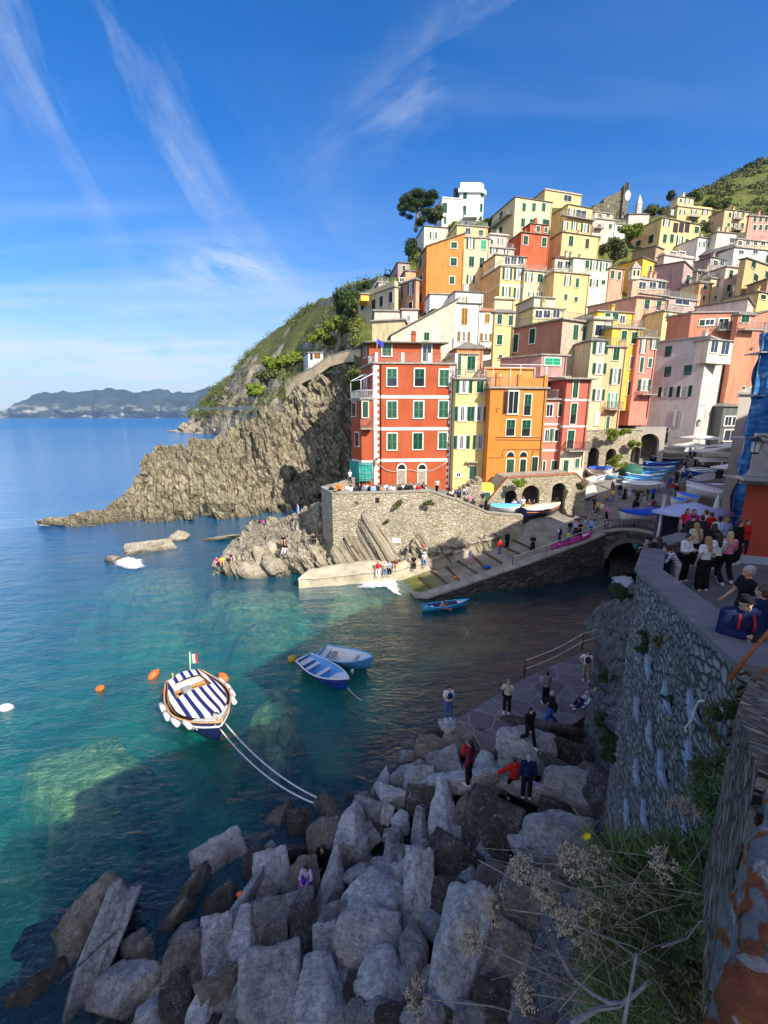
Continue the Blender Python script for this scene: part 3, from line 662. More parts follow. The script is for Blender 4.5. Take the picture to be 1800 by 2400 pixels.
balcony(h,Z2,640,860,1035,.8)
salmon=h
H('roof loggia with awning on the salmon house',(.62,.34,.22),Z2,575,610,870,905,1045,s=73,th=18,fw=[([680,760,830],960,56,60,'g','ochre')],roof='slate',roofmat=M['slatel'])
h=H('yellow house under the glazed terrace right of the salmon house',(.70,.55,.24),Z2,835,850,1000,1160,1350,th=20,s=68,fw=[(896,1210,54,56,'o')],roof='terrace')
H('mauve terrace house with glass railing and plants',(.42,.30,.28),Z2,870,890,1110,1055,1160,s=72,th=20,roof='terrace',fw=[(990,1090,120,40,'g')])
h=H('terracotta long house with white framed corner window',TER,Z2,880,1065,1400,1175,1400,th=-4,sa=30,s=62,fw=[(1145,1250,40,46,'c','dgreen'),(1205,1245,66,48,'g','green','trim'),(1310,1265,80,100,'g','white','trim')],roof='flat')
balcony(h,Z2,1245,1385,1310)
h=H('terracotta house with green awning and railing at the right',(.62,.24,.14),Z2,1390,1430,1560,1190,1420,th=10,s=60,fw=[(1480,1220,60,60,'c','green')],roof='slate')
balcony(h,Z2,1425,1610,1310)
H('terracotta plain block at the right edge above the orange stack',TER,Z2,1530,1545,1700,1190,1330,s=63,th=20,slope=(1.2,0))
h=H('yellow roofed terrace house with awning between stone front and yellow strip',YS,Z2,320,335,620,1160,1300,s=62,th=12,fw=[([410,470],1200,44,50),(525,1225,40,60,'g')],roof='slate',roofmat=M['slatel'])
h=H('deep yellow tall narrow house with closed green shutters',YS,Z2,440,450,685,1290,1700,th=12,s=57.5,fw=[(538,1350,40,80),(615,1368,40,88),(600,1560,34,100,'c','grey'),(585,1760,40,110)],roof='terrace',ext=4)
h=H('grey olive roofed house with glass terrace wall',(.52,.48,.30),Z2,300,305,460,1225,1400,s=58.5,th=12,fw=[(370,1310,120,90,'g')],roof='parapet',par=.3)
h=H('red pink narrow house with balcony laundry beside the grey house',(.64,.22,.16),Z5,385,400,590,385,1020,th=10,s=58,fw=[(445,465,60,130,'o'),(550,445,70,90,'o'),(428,645,32,150),(510,625,30,90),(455,840,120,110,'o')],roof='terrace',ext=3)
balcony(h,Z5,390,530,930)
h=H('pale cream tall house with open green shutters right of the rose house',YL,Z4,1385,1395,1545,410,1285,th=8,s=56,patch=.12,fw=[(1480,480,150,120,'o'),(1470,680,130,110,'o'),(1462,935,120,110,'o'),(1445,1170,30,120,'d','white')],ext=2)
h=H('peach tall house with laundry balcony over the stone arches',PEA,Z5,85,92,290,470,1270,th=10,s=56.5,fw=[(182,535,60,130),(172,755,100,150,'o'),(145,985,90,140,'o','mint'),(100,1205,30,120,'d','green')],roof='terrace',ext=2,bands=[])
balcony(h,Z5,70,200,1075)
redp=plaster((0.40,0.082,0.030),.3)
h=H('big brick red house with white quoins and nine green shuttered windows',(0.62,0.090,0.022),Z3,272,395,1190,425,1600,th=5,sa=17,s=48,ext=2,dirt=.12,mat=redp,fw=[(575,558,92,170,'a','lgreen','trim'),(842,560,92,170,'a','green','trim'),(1082,562,90,162,'c','lgreen','trim'),(576,872,92,168,'c','lgreen','trim'),(834,872,90,162,'c','lgreen','trim'),(1076,868,90,160,'c','lgreen','trim'),(576,1182,90,162,'c','lgreen','trim'),(826,1178,86,156,'c','green','trim'),(1068,1174,84,154,'c','lgreen','trim')],sw=[(318,630,28,180,'g','green','trim')],roof='flat',oh=.15)
R=h
def fpt(hh,F,x,y,off=0.0):
 p=face_hit(*F(x,y),hh.C,hh.u);return p+Vector((hh.u.y,-hh.u.x,0))*off
nf=Vector((h.u.y,-h.u.x,0))
for yb_ in(748,1057,1362):
 p=fpt(h,Z3,800,yb_);b=MB();m_=h.C+h.u*h.Lf/2+nf*.03
 b.box((m_.x,m_.y,p.z),(h.Lf+.02,.07,.36),0,h.af)
 m_=h.C+h.v*h.Ls/2+Vector((-h.v.y,h.v.x,0))*.03;b.box((m_.x,m_.y,p.z),(h.Ls,.07,.34),0,h.as_)
 shift(b,h.root.location);b.build('string_course',M['trim'],h.root)
b=MB();zz=h.zb-.5;i=0
while zz<h.zt-.2:
 for O_,sgn in((h.C,1),(h.A,-1)):
  L_=.62 if i%2==0 else.40;m_=O_+h.u*(sgn*L_/2)+nf*.02
  b.box((m_.x,m_.y,zz+.19),(L_,.052 if i%2 else.056,.375),0,h.af)
 L_=.5 if i%2==0 else.3
 m_=h.C+h.v*(L_/2+.03)+Vector((-h.v.y,h.v.x,0))*.02;b.box((m_.x,m_.y,zz+.19),(L_,.05,.375),0,h.as_)
 zz+=.38;i+=1
shift(b,h.root.location);b.build('quoins',M['trim'],h.root)
for xx in(668,866):
 p=fpt(h,Z3,xx,1545,.004);o=put_window(h.root,p,h.af,'d',.95,2.1,'slatel','trim')
 b=MB();n_=10
 for rr,yy,mi in((.62,-.03,0),(.48,-.05,1)):
  pts=[(rr*math.cos(math.pi*k/n_),yy,rr*math.sin(math.pi*k/n_)*1.25+1.15)for k in range(n_+1)]
  b.add(pts+[(x,0,z)for x,y,z in pts],[tuple(range(n_,-1,-1))]+[(k,k+1,n_+2+k,n_+1+k)for k in range(n_)],mi)
 b.build('fanlight',[M['trim'],M['glass']],o)
z0=h.zt+.18;posts=[425,680,940,1200];ps=[]
for xx in posts:
 p=fpt(h,Z3,xx,425,0);p.z=z0;ps.append(p-nf*.15)
b=MB()
for p in ps:b.box((p.x,p.y,z0+.52),(.34,.34,1.04),0,h.af)
p=ps[0]+h.v*(h.Ls*.5);b.box((p.x,p.y,z0+.5),(.3,.3,1.0),0,h.as_)
shift(b,h.root.location);b.build('terrace_post',M['trim'],h.root)
railing('terrace_railing',[ps[0]+h.v*(h.Ls*.9)]+ps,1.0,h.root)
U=H('red rooftop storey with shuttered windows and slate canopy set back on the red house',(0.62,0.09,0.022),Z3,275,352,1050,225,425,th=5,sa=17,s=50.5,mat=redp,fw=[(525,290,92,118,'c','lgreen','trim'),(915,320,86,170,'g','green','trim')],sw=[(316,300,26,130,'c','grey','trim')],roof='slate',rise=.25,oh=.7,ext=1.0,chim=1,pipe=False)
a=H('narrow red side wing with white bands stepping out left of the red house',(0.62,0.10,0.03),Z3,176,275,386,772,1560,th=4,sa=30,s=47.4,mat=redp,fw=[(316,870,50,150,'d','dgreen')],sw=[(208,870,34,130,'c','brown'),(238,1160,34,130,'c','brown')],roof='flat',bands=[772,1375],ext=2,pipe=False)
balcony(a,Z3,272,380,1050,.9,rh=.95);railing('terrace_railing',[a.B,a.C,a.A],1.0,a.root,M['white'])
b=MB()
for q in(a.C,a.B):b.tube([q+Vector((0,0,.2)),q+Vector((0,0,2.1)),q+Vector((1.6,1.0,3.0))],.045,0,5)
b.tube([a.C+Vector((0,0,2.1)),a.B+Vector((0,0,2.1))],.04,0,5);shift(b,a.root.location);b.build('awning_frame',M['white'],a.root)
net=simple('teal_scaffold_net',(.03,.28,.24),.8,.35,2.5)
r_=empty('scaffold',a.C);tag(r_,'low scaffold wrapped in teal netting below the narrow red side wing','scaffold')
b=MB();n_=Vector((0,0,0));z_hi,z_lo=fpt(a,Z3,300,1385).z,fpt(a,Z3,300,1585).z
off=Vector((-.3,-.5,0));c0,c1,c2=a.B+off*.8,a.C+off,a.A+Vector((0,-.5,0))
def drape(b,p,q,z1,z2,nx=14,nz=8,amp=.06):
 vs=[];t=(q-p).normalized();nn=Vector((t.y,-t.x,0))
 for j in range(nz+1):
  for i in range(nx+1):
   w=p.lerp(q,i/nx)+nn*amp*(math.sin(i*1.9+j*.4)+.6*math.sin(i*.8-j*1.3));vs.append((w.x,w.y,z1+(z2-z1)*j/nz))
 b.add(vs,[(j*(nx+1)+i,j*(nx+1)+i+1,(j+1)*(nx+1)+i+1,(j+1)*(nx+1)+i)for j in range(nz)for i in range(nx)],0,True)
drape(b,c0,c1,z_lo,z_hi);drape(b,c1,c2,z_lo+.3,z_hi);shift(b,a.C);b.build('netting',net,r_)
b=MB()
for q in(c0,c1,c2,(c1+c2)/2):b.tube([(q.x,q.y+.08,z_lo-.5),(q.x,q.y+.08,z_hi+.1)],.03,0,5)
for zz in(z_lo+.6,(z_lo+z_hi)/2,z_hi-.2):b.tube([Vector((c1.x,c1.y-.08,zz)),Vector((c2.x,c2.y-.08,zz))],.025,0,4)
shift(b,a.C);b.build('scaffold_frame',M['metal'],r_)
fr_=empty('flag',P(*Z3(430,300),47.7));tag(fr_,'small blue flag on a pole at the red house roof terrace','flag')
b=MB();b.tube([(0,0,-1.2),(0,0,1.5)],.03,0,5);b.build('flagpole',M['metal'],fr_)
b=MB();vs=[]
for j in range(5):
 for i in range(7):vs.append((i*.12,.05*math.sin(i*1.1),1.3-j*.13-i*.07))
b.add(vs,[(j*7+i,j*7+i+1,(j+1)*7+i+1,(j+1)*7+i)for j in range(4)for i in range(6)],0,True)
b.build('flag_cloth',simple('blue_flag',(.04,.05,.45),.8),fr_)
b=MB();pts=[fpt(R,Z3,x,y,.12)for x,y in((425,1390),(520,1460),(600,1475),(740,1455),(840,1475),(960,1465),(1060,1410),(1160,1345))]
o=b;b.tube(pts,.035,0,5);shift(b,pts[0]);o=b.build('cable',M['curtain'],loc=pts[0]);tag(o,'drooping pale cable across the red house above its arched doors','cable')
b=MB();p=fpt(R,Z3,466,430,.09);zz=fpt(R,Z3,466,1600).z;b.tube([(p.x,p.y,zz),(p.x,p.y,R.zt)],.06,0,6);shift(b,R.root.location);b.build('drainpipe',M['darkrail'],R.root)
def lantern(pos,label,ang=0,s=1.0,wallarm=.8):
 r=empty('wall_lantern',pos);tag(r,label,'lantern');d=Vector((math.cos(ang),math.sin(ang),0))
 b=MB();b.tube([d*wallarm*s+Vector((0,0,.2*s)),d*.3*s+Vector((0,0,.35*s)),Vector((0,0,.25*s))],.03*s,0,5)
 b.tube([d*wallarm*s,d*.3*s+Vector((0,0,.0)),Vector((0,0,-.02))],.02*s,0,5);b.build('bracket',M['darkrail'],r)
 b=MB();q=[(-.2,-.2),(.2,-.2),(.2,.2),(-.2,.2)]
 for i in range(4):
  (x,y),(x2,y2)=q[i],q[(i+1)%4]
  b.tube([(x*s,y*s,.1*s),(x*.55*s,y*.55*s,-.5*s)],.018*s,0,4);b.tube([(x*s,y*s,.1*s),(x2*s,y2*s,.1*s)],.018*s,0,4);b.tube([(x*.55*s,y*.55*s,-.5*s),(x2*.55*s,y2*.55*s,-.5*s)],.018*s,0,4)
 for j in range(4):
  r1,r2=(.26,.2,.12,.04)[j]*s,(.2,.12,.04,.03)[j]*s;z1,z2=(.1,.2,.27,.31)[j]*s,(.2,.27,.31,.38)[j]*s
  b.add([(r1*math.cos(k*math.pi/4+.39),r1*math.sin(k*math.pi/4+.39),z1)for k in range(8)]+[(r2*math.cos(k*math.pi/4+.39),r2*math.sin(k*math.pi/4+.39),z2)for k in range(8)],[(k,(k+1)%8,8+(k+1)%8,8+k)for k in range(8)])
 b.box((0,0,-.53*s),(.26*s,.26*s,.06*s));b.build('lantern_frame',M['darkrail'],r)
 b=MB();b.box((0,0,-.2*s),(.24*s,.24*s,.5*s));b.build('lantern_glass',M['curtain'],r);return r
lantern(fpt(R,Z3,420,1360,.45),'small white wall lantern on the left corner of the red house',math.pi/2,.8,.45)
h=H('tall yellow house with white curtained green shutters between the red and orange houses',(0.76,0.56,0.22),Z4,45,80,400,785,1830,th=8,s=48.3,dirt=.15,fw=[(155,855,155,125,'o'),(310,857,68,118),(140,1118,160,140,'o'),(300,1118,155,140,'o'),(132,1395,150,130,'o'),(312,1393,146,130,'o'),(238,1690,62,130,'d','dgreen'),(100,1713,40,44,'g','grey')],roof='terrace',ext=3)
Yh=h
H('yellow roof room with green double doors on the tall yellow house',(0.74,0.60,0.30),Z4,85,95,290,540,770,th=8,s=51.5,fw=[(225,630,80,140,'c'),(110,650,34,190,'c')],roof='slate',roofmat=M['slatel'],pipe=False,rise=.1)
b=MB();p=fpt(h,Z4,228,1588,.2);b.box((p.x,p.y,p.z),(1.5,.5,.15),0,h.af);p=fpt(h,Z4,228,1625,.1);b.box((p.x,p.y,p.z),(.9,.2,.08),0,h.af);shift(b,h.root.location);b.build('door_hood',M['slatel'],h.root)
for i,(xx,yy,lb)in enumerate(((222,1800,'left of the two pink life rings on the rail under the yellow house'),(290,1797,'right of the two pink life rings on the rail under the yellow house'))):
 p=fpt(h,Z4,xx,yy,1.2);b=MB();pts=[(0.3*math.cos(t*math.pi/8),0,.3*math.sin(t*math.pi/8))for t in range(17)]
 b.tube(pts,.09,0,8);o=b.build('life_ring',simple('faded_pink_ring',(.62,.20,.15),.6),loc=p,rz=h.af);tag(o,lb,'life ring','life rings by the yellow house')
h=H('orange house with arched ground floor doors and drooping awning shutters',(0.60,0.20,0.035),Z4,378,415,965,872,1760,th=8,sa=6,s=47.5,dirt=.15,fw=[(633,1010,100,220,'h','brown'),(772,1032,62,200,'a','green'),(606,1255,78,155,'a','green'),(758,1258,78,155,'a','green'),(602,1645,68,170,'d','dgreen'),(725,1645,58,165,'c','dgreen'),(840,1630,52,180,'c','dgreen')],roof='flat',ext=4)
Oh=h;nfo=Vector((h.u.y,-h.u.x,0))
for xx,yy in((606,1535),(732,1535)):
 p=fpt(h,Z4,xx,yy,.004);b=MB();n_=10
 for rr,yy_,mi in((.56,-.03,0),(.44,-.05,1)):
  pts=[(rr*math.cos(math.pi*k/n_),yy_,rr*math.sin(math.pi*k/n_)*1.2)for k in range(n_+1)]
  b.add(pts+[(x,0,z)for x,y,z in pts],[tuple(range(n_,-1,-1))]+[(k,k+1,n_+2+k,n_+1+k)for k in range(n_)],mi)
 o=b.build('fanlight',[M['ftrim'],M['glass']],h.root);o.location=p-h.root.location;o.rotation_euler=(0,0,h.af)
b=MB()
for pl in(((470,1110),(470,1068),(505,1068)),((530,1540),(530,1468),(915,1462)),((395,1545),(530,1545)),((460,1345),(920,1350)),((460,1370),(920,1375)),((800,1700),(820,1480),(905,1475),(905,1700))):
 b.tube([fpt(h,Z4,x,y,.06)for x,y in pl],.028,0,4)
shift(b,h.root.location);b.build('wall_pipes',M['pipe'],h.root)
railing('terrace_railing',[h.B+Vector((0,0,.2)),h.C+Vector((0,0,.2)),h.C+h.u*(h.Lf*.5)+Vector((0,0,.2))],1.0,h.root)
b=MB()
for t,hh_ in((.12,1.5),(.5,1.35),(.97,1.3)):
 q=h.C+h.u*h.Lf*t-nfo*.2;b.box((q.x,q.y,h.zt+.18+hh_/2),(.4,.4,hh_),0,h.af)
m_=h.C+h.u*h.Lf*.735-nfo*.2;b.box((m_.x,m_.y,h.zt+.18+.5),(h.Lf*.43,.12,1.0),0,h.af)
shift(b,h.root.location);b.build('terrace_parapet',plaster((.60,.22,.05),.3),h.root)
b=MB();q0=h.C+h.u*.1;z_=h.zt+2.6
for t in(0.04,.52,.98):
 for dd in(.25,3.2):q=h.C+h.u*h.Lf*t+h.v*dd;b.tube([(q.x,q.y,h.zt+.15),(q.x,q.y,z_)],.035,0,5)
for dd in(.25,3.2):b.tube([h.C+h.u*h.Lf*.04+h.v*dd+Vector((0,0,2.6)),h.C+h.u*h.Lf*.98+h.v*dd+Vector((0,0,2.6))],.035,0,5)
shift(b,h.root.location);b.build('pergola',M['white'],h.root)
b=MB();m_=h.C+h.u*h.Lf*.5+h.v*4.6;b.box((m_.x,m_.y,h.zt+1.3),(h.Lf*.9,2.5,2.3),0,h.af);b.box((m_.x,m_.y,h.zt+2.5),(h.Lf*.95,2.9,.12),0,h.af);shift(b,h.root.location);b.build('roof_room',plaster((.70,.26,.06),.3),h.root)
h=H('pink house with ground floor door and curved terrace railing right of the orange house',(0.56,0.18,0.13),Z4,930,948,1170,985,1705,th=8,s=49,dirt=.15,fw=[(985,1085,60,120,'h','brown'),(1098,1083,58,120),(962,1330,50,120,'g','white'),(1007,1325,40,115),(1070,1330,90,120,'g','white'),(1118,1320,36,120),(1028,1640,52,130,'d','dgreen'),(930,1650,22,140,'d','dgreen')],roof='terrace',bands=[1220,1475],ext=3)
H('dark pink set back storey with open shutter above the pink house',(0.50,0.15,0.12),Z4,940,950,1170,765,980,th=8,s=51.5,fw=[(1010,865,90,110,'h')],roof='flat',pipe=False)
h=H('rose red house with overhanging mint slate roof and rusty balcony',(0.46,0.12,0.085),Z4,1148,1158,1398,785,1480,th=8,s=48.2,dirt=.15,roofmat=M['slatel'],fw=[(1237,885,44,160),(1218,1118,54,200,'a'),(1190,1370,60,180,'a'),],roof='flat',bands=[985,1242],ext=6,oh=.5)
balcony(h,Z4,1135,1330,1470,1.0,M['brown'])
b=MB();zt_=fpt(h,Z4,1240,1482).z;m_=h.C+h.u*h.Lf/2+Vector((h.u.y,-h.u.x,0))*.02
b.box((m_.x,m_.y,zt_/2),(h.Lf+.02,.05,zt_),0,h.af);shift(b,h.root.location);b.build('lower_render',plaster((.72,.60,.44),.3),h.root)
for it in((1140,1640,50,150,'d','dgreen'),(1252,1598,42,95,'c','lgreen')):
 p=fpt(h,Z4,it[0],it[1],.05);put_window(h.root,p,h.af,it[4],it[2]*.2411*h.s/1000,it[3]*.2411*h.s/1000,it[5])
h=H('large grey rendered house facing the boat square with stained walls',(0.50,0.46,0.43),Z5,532,1085,1330,372,1450,th=38,sa=44,s=57,dirt=.5,patch=.12,fr=None,wc='green',sw=[(690,512,66,100,'a','green'),(685,710,66,100,'a','green'),(880,695,74,98,'a','green'),(662,908,134,98,'o','dgreen'),(845,900,150,106,'o','dgreen'),(775,1165,90,150,'o','curtain'),(650,1350,66,100,'d','navy'),(658,1270,78,40,'g','grey')],fw=[(1215,890,34,100,'c','dgreen'),(1185,1170,70,160,'c','navy')],roof='flat',ext=2,pipe=False)
G=h
b=MB();ns=Vector((-h.v.y,h.v.x,0))
for pl in(((470,1040),(630,1030),(1055,1040),(1045,1160)),((600,760),(1085,740))):
 b.tube([face_hit(*Z5(x,y),h.C,-h.v)+ns*-.06 for x,y in pl],.04,0,4)
shift(b,h.root.location);b.build('wall_cable',M['grey'],h.root)
p=face_hit(*Z5(980,1200),h.C,-h.v)-ns*.5
lantern(p,'black wall lantern on the grey house front',math.pi/2,1.0,.5)
h=H('cream enclosed corner balcony with white awning on top of the grey house',(0.66,0.60,0.48),Z5,1060,1090,1325,400,585,th=20,s=56.5,fw=[(1135,465,70,120,'g'),(1240,480,80,130,'g','white')],roof='slate',rise=.3,ext=.5,pipe=False,roofmat=M['slatel'])
h=H('tall orange house with long white framed shutters right of the grey house',(.66,.24,.10),Z5,1325,1345,1505,485,1060,th=8,s=62,fw=[(1400,575,70,145,'o'),(1380,740,70,145,'o'),(1335,895,30,100,'o'),(1415,895,30,80,'c','dgreen')],roof='slate',ext=4)
h=H('brown orange upper house beside the scaffolding with two small shutters',(.60,.26,.10),Z5,1320,1480,1600,320,500,th=12,s=64,fw=[(1515,375,32,90,'c','dgreen'),(1485,545,26,60)],roof='terrace',ext=8)
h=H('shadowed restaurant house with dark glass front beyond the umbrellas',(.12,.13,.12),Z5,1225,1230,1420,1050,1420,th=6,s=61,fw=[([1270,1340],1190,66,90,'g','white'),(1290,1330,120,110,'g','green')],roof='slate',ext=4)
def rounded(x0,x1,y0,y1,r,n=6,which=(1,1,1,1)):
 pts=[]
 for k,(cx,cy,a0)in enumerate(((x0,y0,180),(x1,y0,270),(x1,y1,0),(x0,y1,90))):
  if not which[k]:pts.append((cx,cy));continue
  ox=cx+(r if cx==x0 else-r);oy=cy+(r if cy==y0 else-r)
  for i in range(n+1):
   a=math.radians(a0+90*i/n);pts.append((ox+r*math.cos(a),oy+r*math.sin(a)))
 return pts
s_=118;pA=P(*Z1(925,90),s_);pB=P(*Z1(1125,90),s_);zb_=Zfix(*Z1(1000,430),pA.x,pA.y)
wv=(pB-pA).length;root=empty('villa',Vector((pA.x,pA.y,zb_)));tag(root,'white modern villa tower with rounded right corner on the crest','house')
wh=plaster((.80,.80,.79),.05);hz=pA.z-zb_
b=MB();b.prism(rounded(0,wv,0,9,2.2,8,(0,1,0,0)),-8,hz-2.3);b.build('wall',wh,root)
b=MB();b.prism(rounded(-.5,wv+.6,-.6,9.5,2.6,8,(0,1,0,0)),hz-2.6,hz-1.7);b.prism(rounded(0.1,wv-.1,.05,8.9,2.2,8,(0,1,0,0)),hz-1.697,hz);b.build('roof',wh,root)
for x,y,w,h_ in((966,175,28,62),(967,295,24,78),(980,400,14,50)):
 p=P(*Z1(x,y),s_);put_window(root,Vector((p.x,pA.y-.02,p.z)),0,'c',w*.3014*s_/1000,h_*.3014*s_/1000,'green',None)
for y,h_ in((183,62),(296,62),(395,40)):
 z_=Zfix(*Z1(1105,y),pA.x+wv,pA.y+1);a_=math.radians(35);p=Vector((pA.x+wv-2.2+2.2*math.sin(a_)+.03,pA.y+2.2-2.2*math.cos(a_)-.05,z_));put_window(root,p,a_,'c',.9,2.0,'green',None)
for xa,xb,y in((950,1065,345),):
 a=P(*Z1(xa,y),s_);c2=P(*Z1(xb,y),s_);b=MB();zz=a.z-zb_;x0,x1=a.x-pA.x,c2.x-pA.x
 b.prism(rounded(x0,x1,-1.6,-.01,.7,6,(1,1,0,0)),zz-.3,zz+.15);o=b.build('balcony',wh,root)
 r=railing('railing',[root.location+Vector(q)for q in((x0+.1,-.1,zz+.15),(x0+.1,-1.5,zz+.15),(x1-.1,-1.5,zz+.15),(x1-.1,-.1,zz+.15))],.9,root,M['metal'],step=.5)
b=MB()
for i in range(8):b.box((-1.0,.5,hz-5+i*.5),(1.4,.9,.12));
b.tube([(-1.6,.2,hz-5.2),(-1.6,.2,hz-.8)],.07);b.tube([(-.4,.2,hz-5.2),(-.4,.2,hz-.8)],.07);b.build('outside_stair',M['darkrail'],root)
s_=122;q=P(*Z2(500,460),s_);root=empty('castle_ruin',q);tag(root,'ruined stone castle wall with white clock face and bell gable on the skyline','castle')
def rz(x,y,ss=s_):p=P(*Z2(x,y),ss);return Vector((p.x,q.y,p.z))-q
stn=stonewall('castle_stone',[(.13,.11,.08),(.26,.22,.15),(.20,.17,.12)],1.2,1.6,(.12,.10,.08),.05,.8,moss=.2)
def slab(b,poly,y0,y1):
 n_=len(poly);b.add([Vector((v_.x,y0,v_.z))for v_ in poly]+[Vector((v_.x,y1,v_.z))for v_ in poly],[tuple(range(n_-1,-1,-1)),tuple(range(n_,2*n_))]+[(i,(i+1)%n_,n_+(i+1)%n_,n_+i)for i in range(n_)])
b=MB();slab(b,[rz(365,300),rz(365,330),rz(290,345),rz(290,470),rz(540,520),rz(535,300),rz(505,240)],0,4);b.build('ruined_wall',stn,root)
b=MB();slab(b,[rz(506,215),rz(506,470),rz(545,470),rz(545,215),rz(540,205),rz(512,205)],-.6,1.6);b.build('bell_gable',stn,root)
b=MB();c_=rz(537,288);R_=.75
b.add([(c_.x,-.75,c_.z)]+[(c_.x+R_*math.cos(k*math.pi/10),-.72,c_.z+1.7*R_*math.sin(k*math.pi/10))for k in range(20)],[(0,1+k,1+(k+1)%20)for k in range(20)]);b.build('clock_face',M['white'],root)
b=MB();c_=rz(526,235);b.box((c_.x,-.62,c_.z),(.9,.08,2.6));b.build('bell_opening',M['dark'],root)
s_=118;q=P(*Z2(650,500),s_);root=empty('church',q);tag(root,'small pale church with pointed bell turret between ruin and yellow house','church')
b=MB();p1,p2=rz(560,500,s_),rz(720,500,s_);w_=p2.x-p1.x;b.box(((p1.x+p2.x)/2,2,0),(w_,5,5.6));b.build('wall',plaster(GY,.3),root)
b=MB();m_=(p1.x+p2.x)/2;b.add([(p1.x-.3,-.8,2.8),(p2.x+.3,-.8,2.8),(p2.x+.3,4.8,2.8),(p1.x-.3,4.8,2.8),(m_-2,2,4.2),(m_+2,2,4.2)],[(0,1,5,4),(1,2,5),(2,3,4,5),(3,0,4),(3,2,1,0)]);b.build('roof',M['slate'],root)
b=MB();b.box((0,1,4.1),(1.2,1.2,3.2));b.add([(-.7,.3,5.71),(.7,.3,5.71),(.7,1.7,5.71),(-.7,1.7,5.71),(0,1,8.3)],[(0,1,4),(1,2,4),(2,3,4),(3,0,4),(3,2,1,0)]);b.box((0,.38,4.7),(.5,.06,1.2),0);b.build('bell_turret',plaster(GY,.4),root)
p=P(*Z2(615,905),70.5);root=empty('roof_turret',p);root.scale=(.6,.6,.6);tag(root,'small arched belfry turret with pointed slate cap on the salmon house','turret')
b=MB();b.box((0,0,.9),(2.3,2.0,2.6));b.build('wall',plaster(CR,.2),root);b=MB();b.add([(-1.4,-1.2,2.21),(1.4,-1.2,2.21),(1.4,1.2,2.21),(-1.4,1.2,2.21),(0,0,4.4)],[(0,1,4),(1,2,4),(2,3,4),(3,0,4),(3,2,1,0)]);b.build('roof',M['slatel'],root)
for x in(-.55,.55):b=MB();b.box((x,-1.02,1.1),(.55,.04,1.3));b.build('opening',M['dark'],root)
h=H('small white flat roofed hut among bushes above the cliff path',(.74,.73,.70),None,711,722,757,827,858,s=96,th=-4,sa=20,roof='flat',ext=2,fr=None,pipe=False,fw=[(744,834,14,12,'c','ochre'),([730],836,6,14,'b')])
def Rw(*t):return[P(*q)for q in t]
def Tsh(px,py,ds=2.0):return P(px,py,TS(px,py)+ds)
scrubrock=newmat('hillside_scrub_and_rock');nt=scrubrock.node_tree
v=wpos(nt);nz=N(nt,'ShaderNodeSeparateXYZ',{0:N(nt,'ShaderNodeNewGeometry').outputs['Normal']}).outputs[2]
n1=noise(nt,v,.05,8.0,.65);n2=noise(nt,v,.7,6.0,.7)
gr=ramp(nt,n2,[(.3,(.035,.05,.012)),(.5,(.10,.115,.03)),(.7,(.19,.17,.07))])
rk=ramp(nt,noise(nt,wpos(nt,(.35,.35,.06)),1.0,8.0,.7),[(.32,(.12,.10,.07)),(.5,(.30,.25,.18)),(.68,(.46,.40,.30))])
ga=N(nt,'ShaderNodeAttribute',attribute_name='rock').outputs['Fac']
f=ramp(nt,math_(nt,'SUBTRACT',math_(nt,'ADD',math_(nt,'MULTIPLY',nz,.55),n1),math_(nt,'MULTIPLY',ga,.5)),[(.60,0.0),(.72,1.0)])
finish(nt,mixc(nt,f,rk,gr),.95,n2,1.0,.6,.1)
cols=[830,930,1030,1150,1300,1450,1560,1650,1740,1860,2100]
skyl=[705,640,545,520,485,520,500,448,405,352,300]
r0=[PZ(x,y,z)for x,y,z in zip(cols,[1160,1160,1160,1160,1140,1080,1070,1060,1060,1060,1060],[5,5,5,4,4,6,8,9,9,9,9])]
rows=[[Vector((p.x,p.y-1,-3))for p in r0],r0]
for t in(.25,.5,.75):rows.append([Tsh(x,1000+(sk-1000)*t,8+8*t)for x,sk in zip(cols,skyl)])
ss=[105,108,118,122,126,126,134,150,165,185,200]
top=[P(x,y,max(TS(x,y),60)+13 if x<1600 else s_+8)for x,y,s_ in zip(cols,skyl,ss)]
rows.append(top);rows.append([p+Vector((0,25,-6))for p in top]);rows.append([p+Vector((0,70,-45))for p in top])
B=loft(rows,160,120)
B=displace(B,lambda p,u,v_:1.2*mn.noise(p*.11)+.5*mn.noise(p*.4)if v_>.25 else 0)
o=link(bpy.data.objects.new('village_hillside',gridmesh('village_hillside',B,scrubrock)));tag(o,kind='structure')
c=[435,470,505,560,620,700,760,820,880]
rA=Rw((425,1014,430),(462,1018,400),(505,1022,350),(560,1030,300),(620,1036,250),(700,1040,190),(760,1040,150),(820,1030,120),(900,1030,100))
rB=Rw((447,985,440),(468,975,412),(505,973,362),(560,970,315),(620,960,262),(700,930,205),(760,890,165),(820,860,132),(900,860,108))
rB2=Rw((453,972,444),(475,957,418),(508,956,372),(562,953,328),(625,935,275),(705,890,222),(765,850,178),(825,822,138),(900,830,112))
rC=Rw((468,960,448),(488,940,424),(520,912,385),(566,872,345),(628,850,295),(710,805,240),(770,770,192),(828,765,146),(900,780,116))
rD=Rw((475,955,452),(500,928,432),(546,890,400),(580,842,370),(655,780,325),(730,736,270),(790,712,215),(845,700,160),(900,720,122))
rE=Rw((483,947,458),(512,911,442),(550,876,415),(590,832,390),(661,772,345),(735,722,292),(800,690,235),(855,668,180),(915,650,135))
hillrows=[[p-Vector((0,0,12))for p in rA],rA,rB,rB2,rC,rD,rE,[p+Vector((10,60,-10))for p in rE],[p+Vector((20,160,-90))for p in rE]]
HB=loft(hillrows,200,150)
qv=Vector((.3,0,1)).normalized().rotation_difference(Vector((0,0,1)))
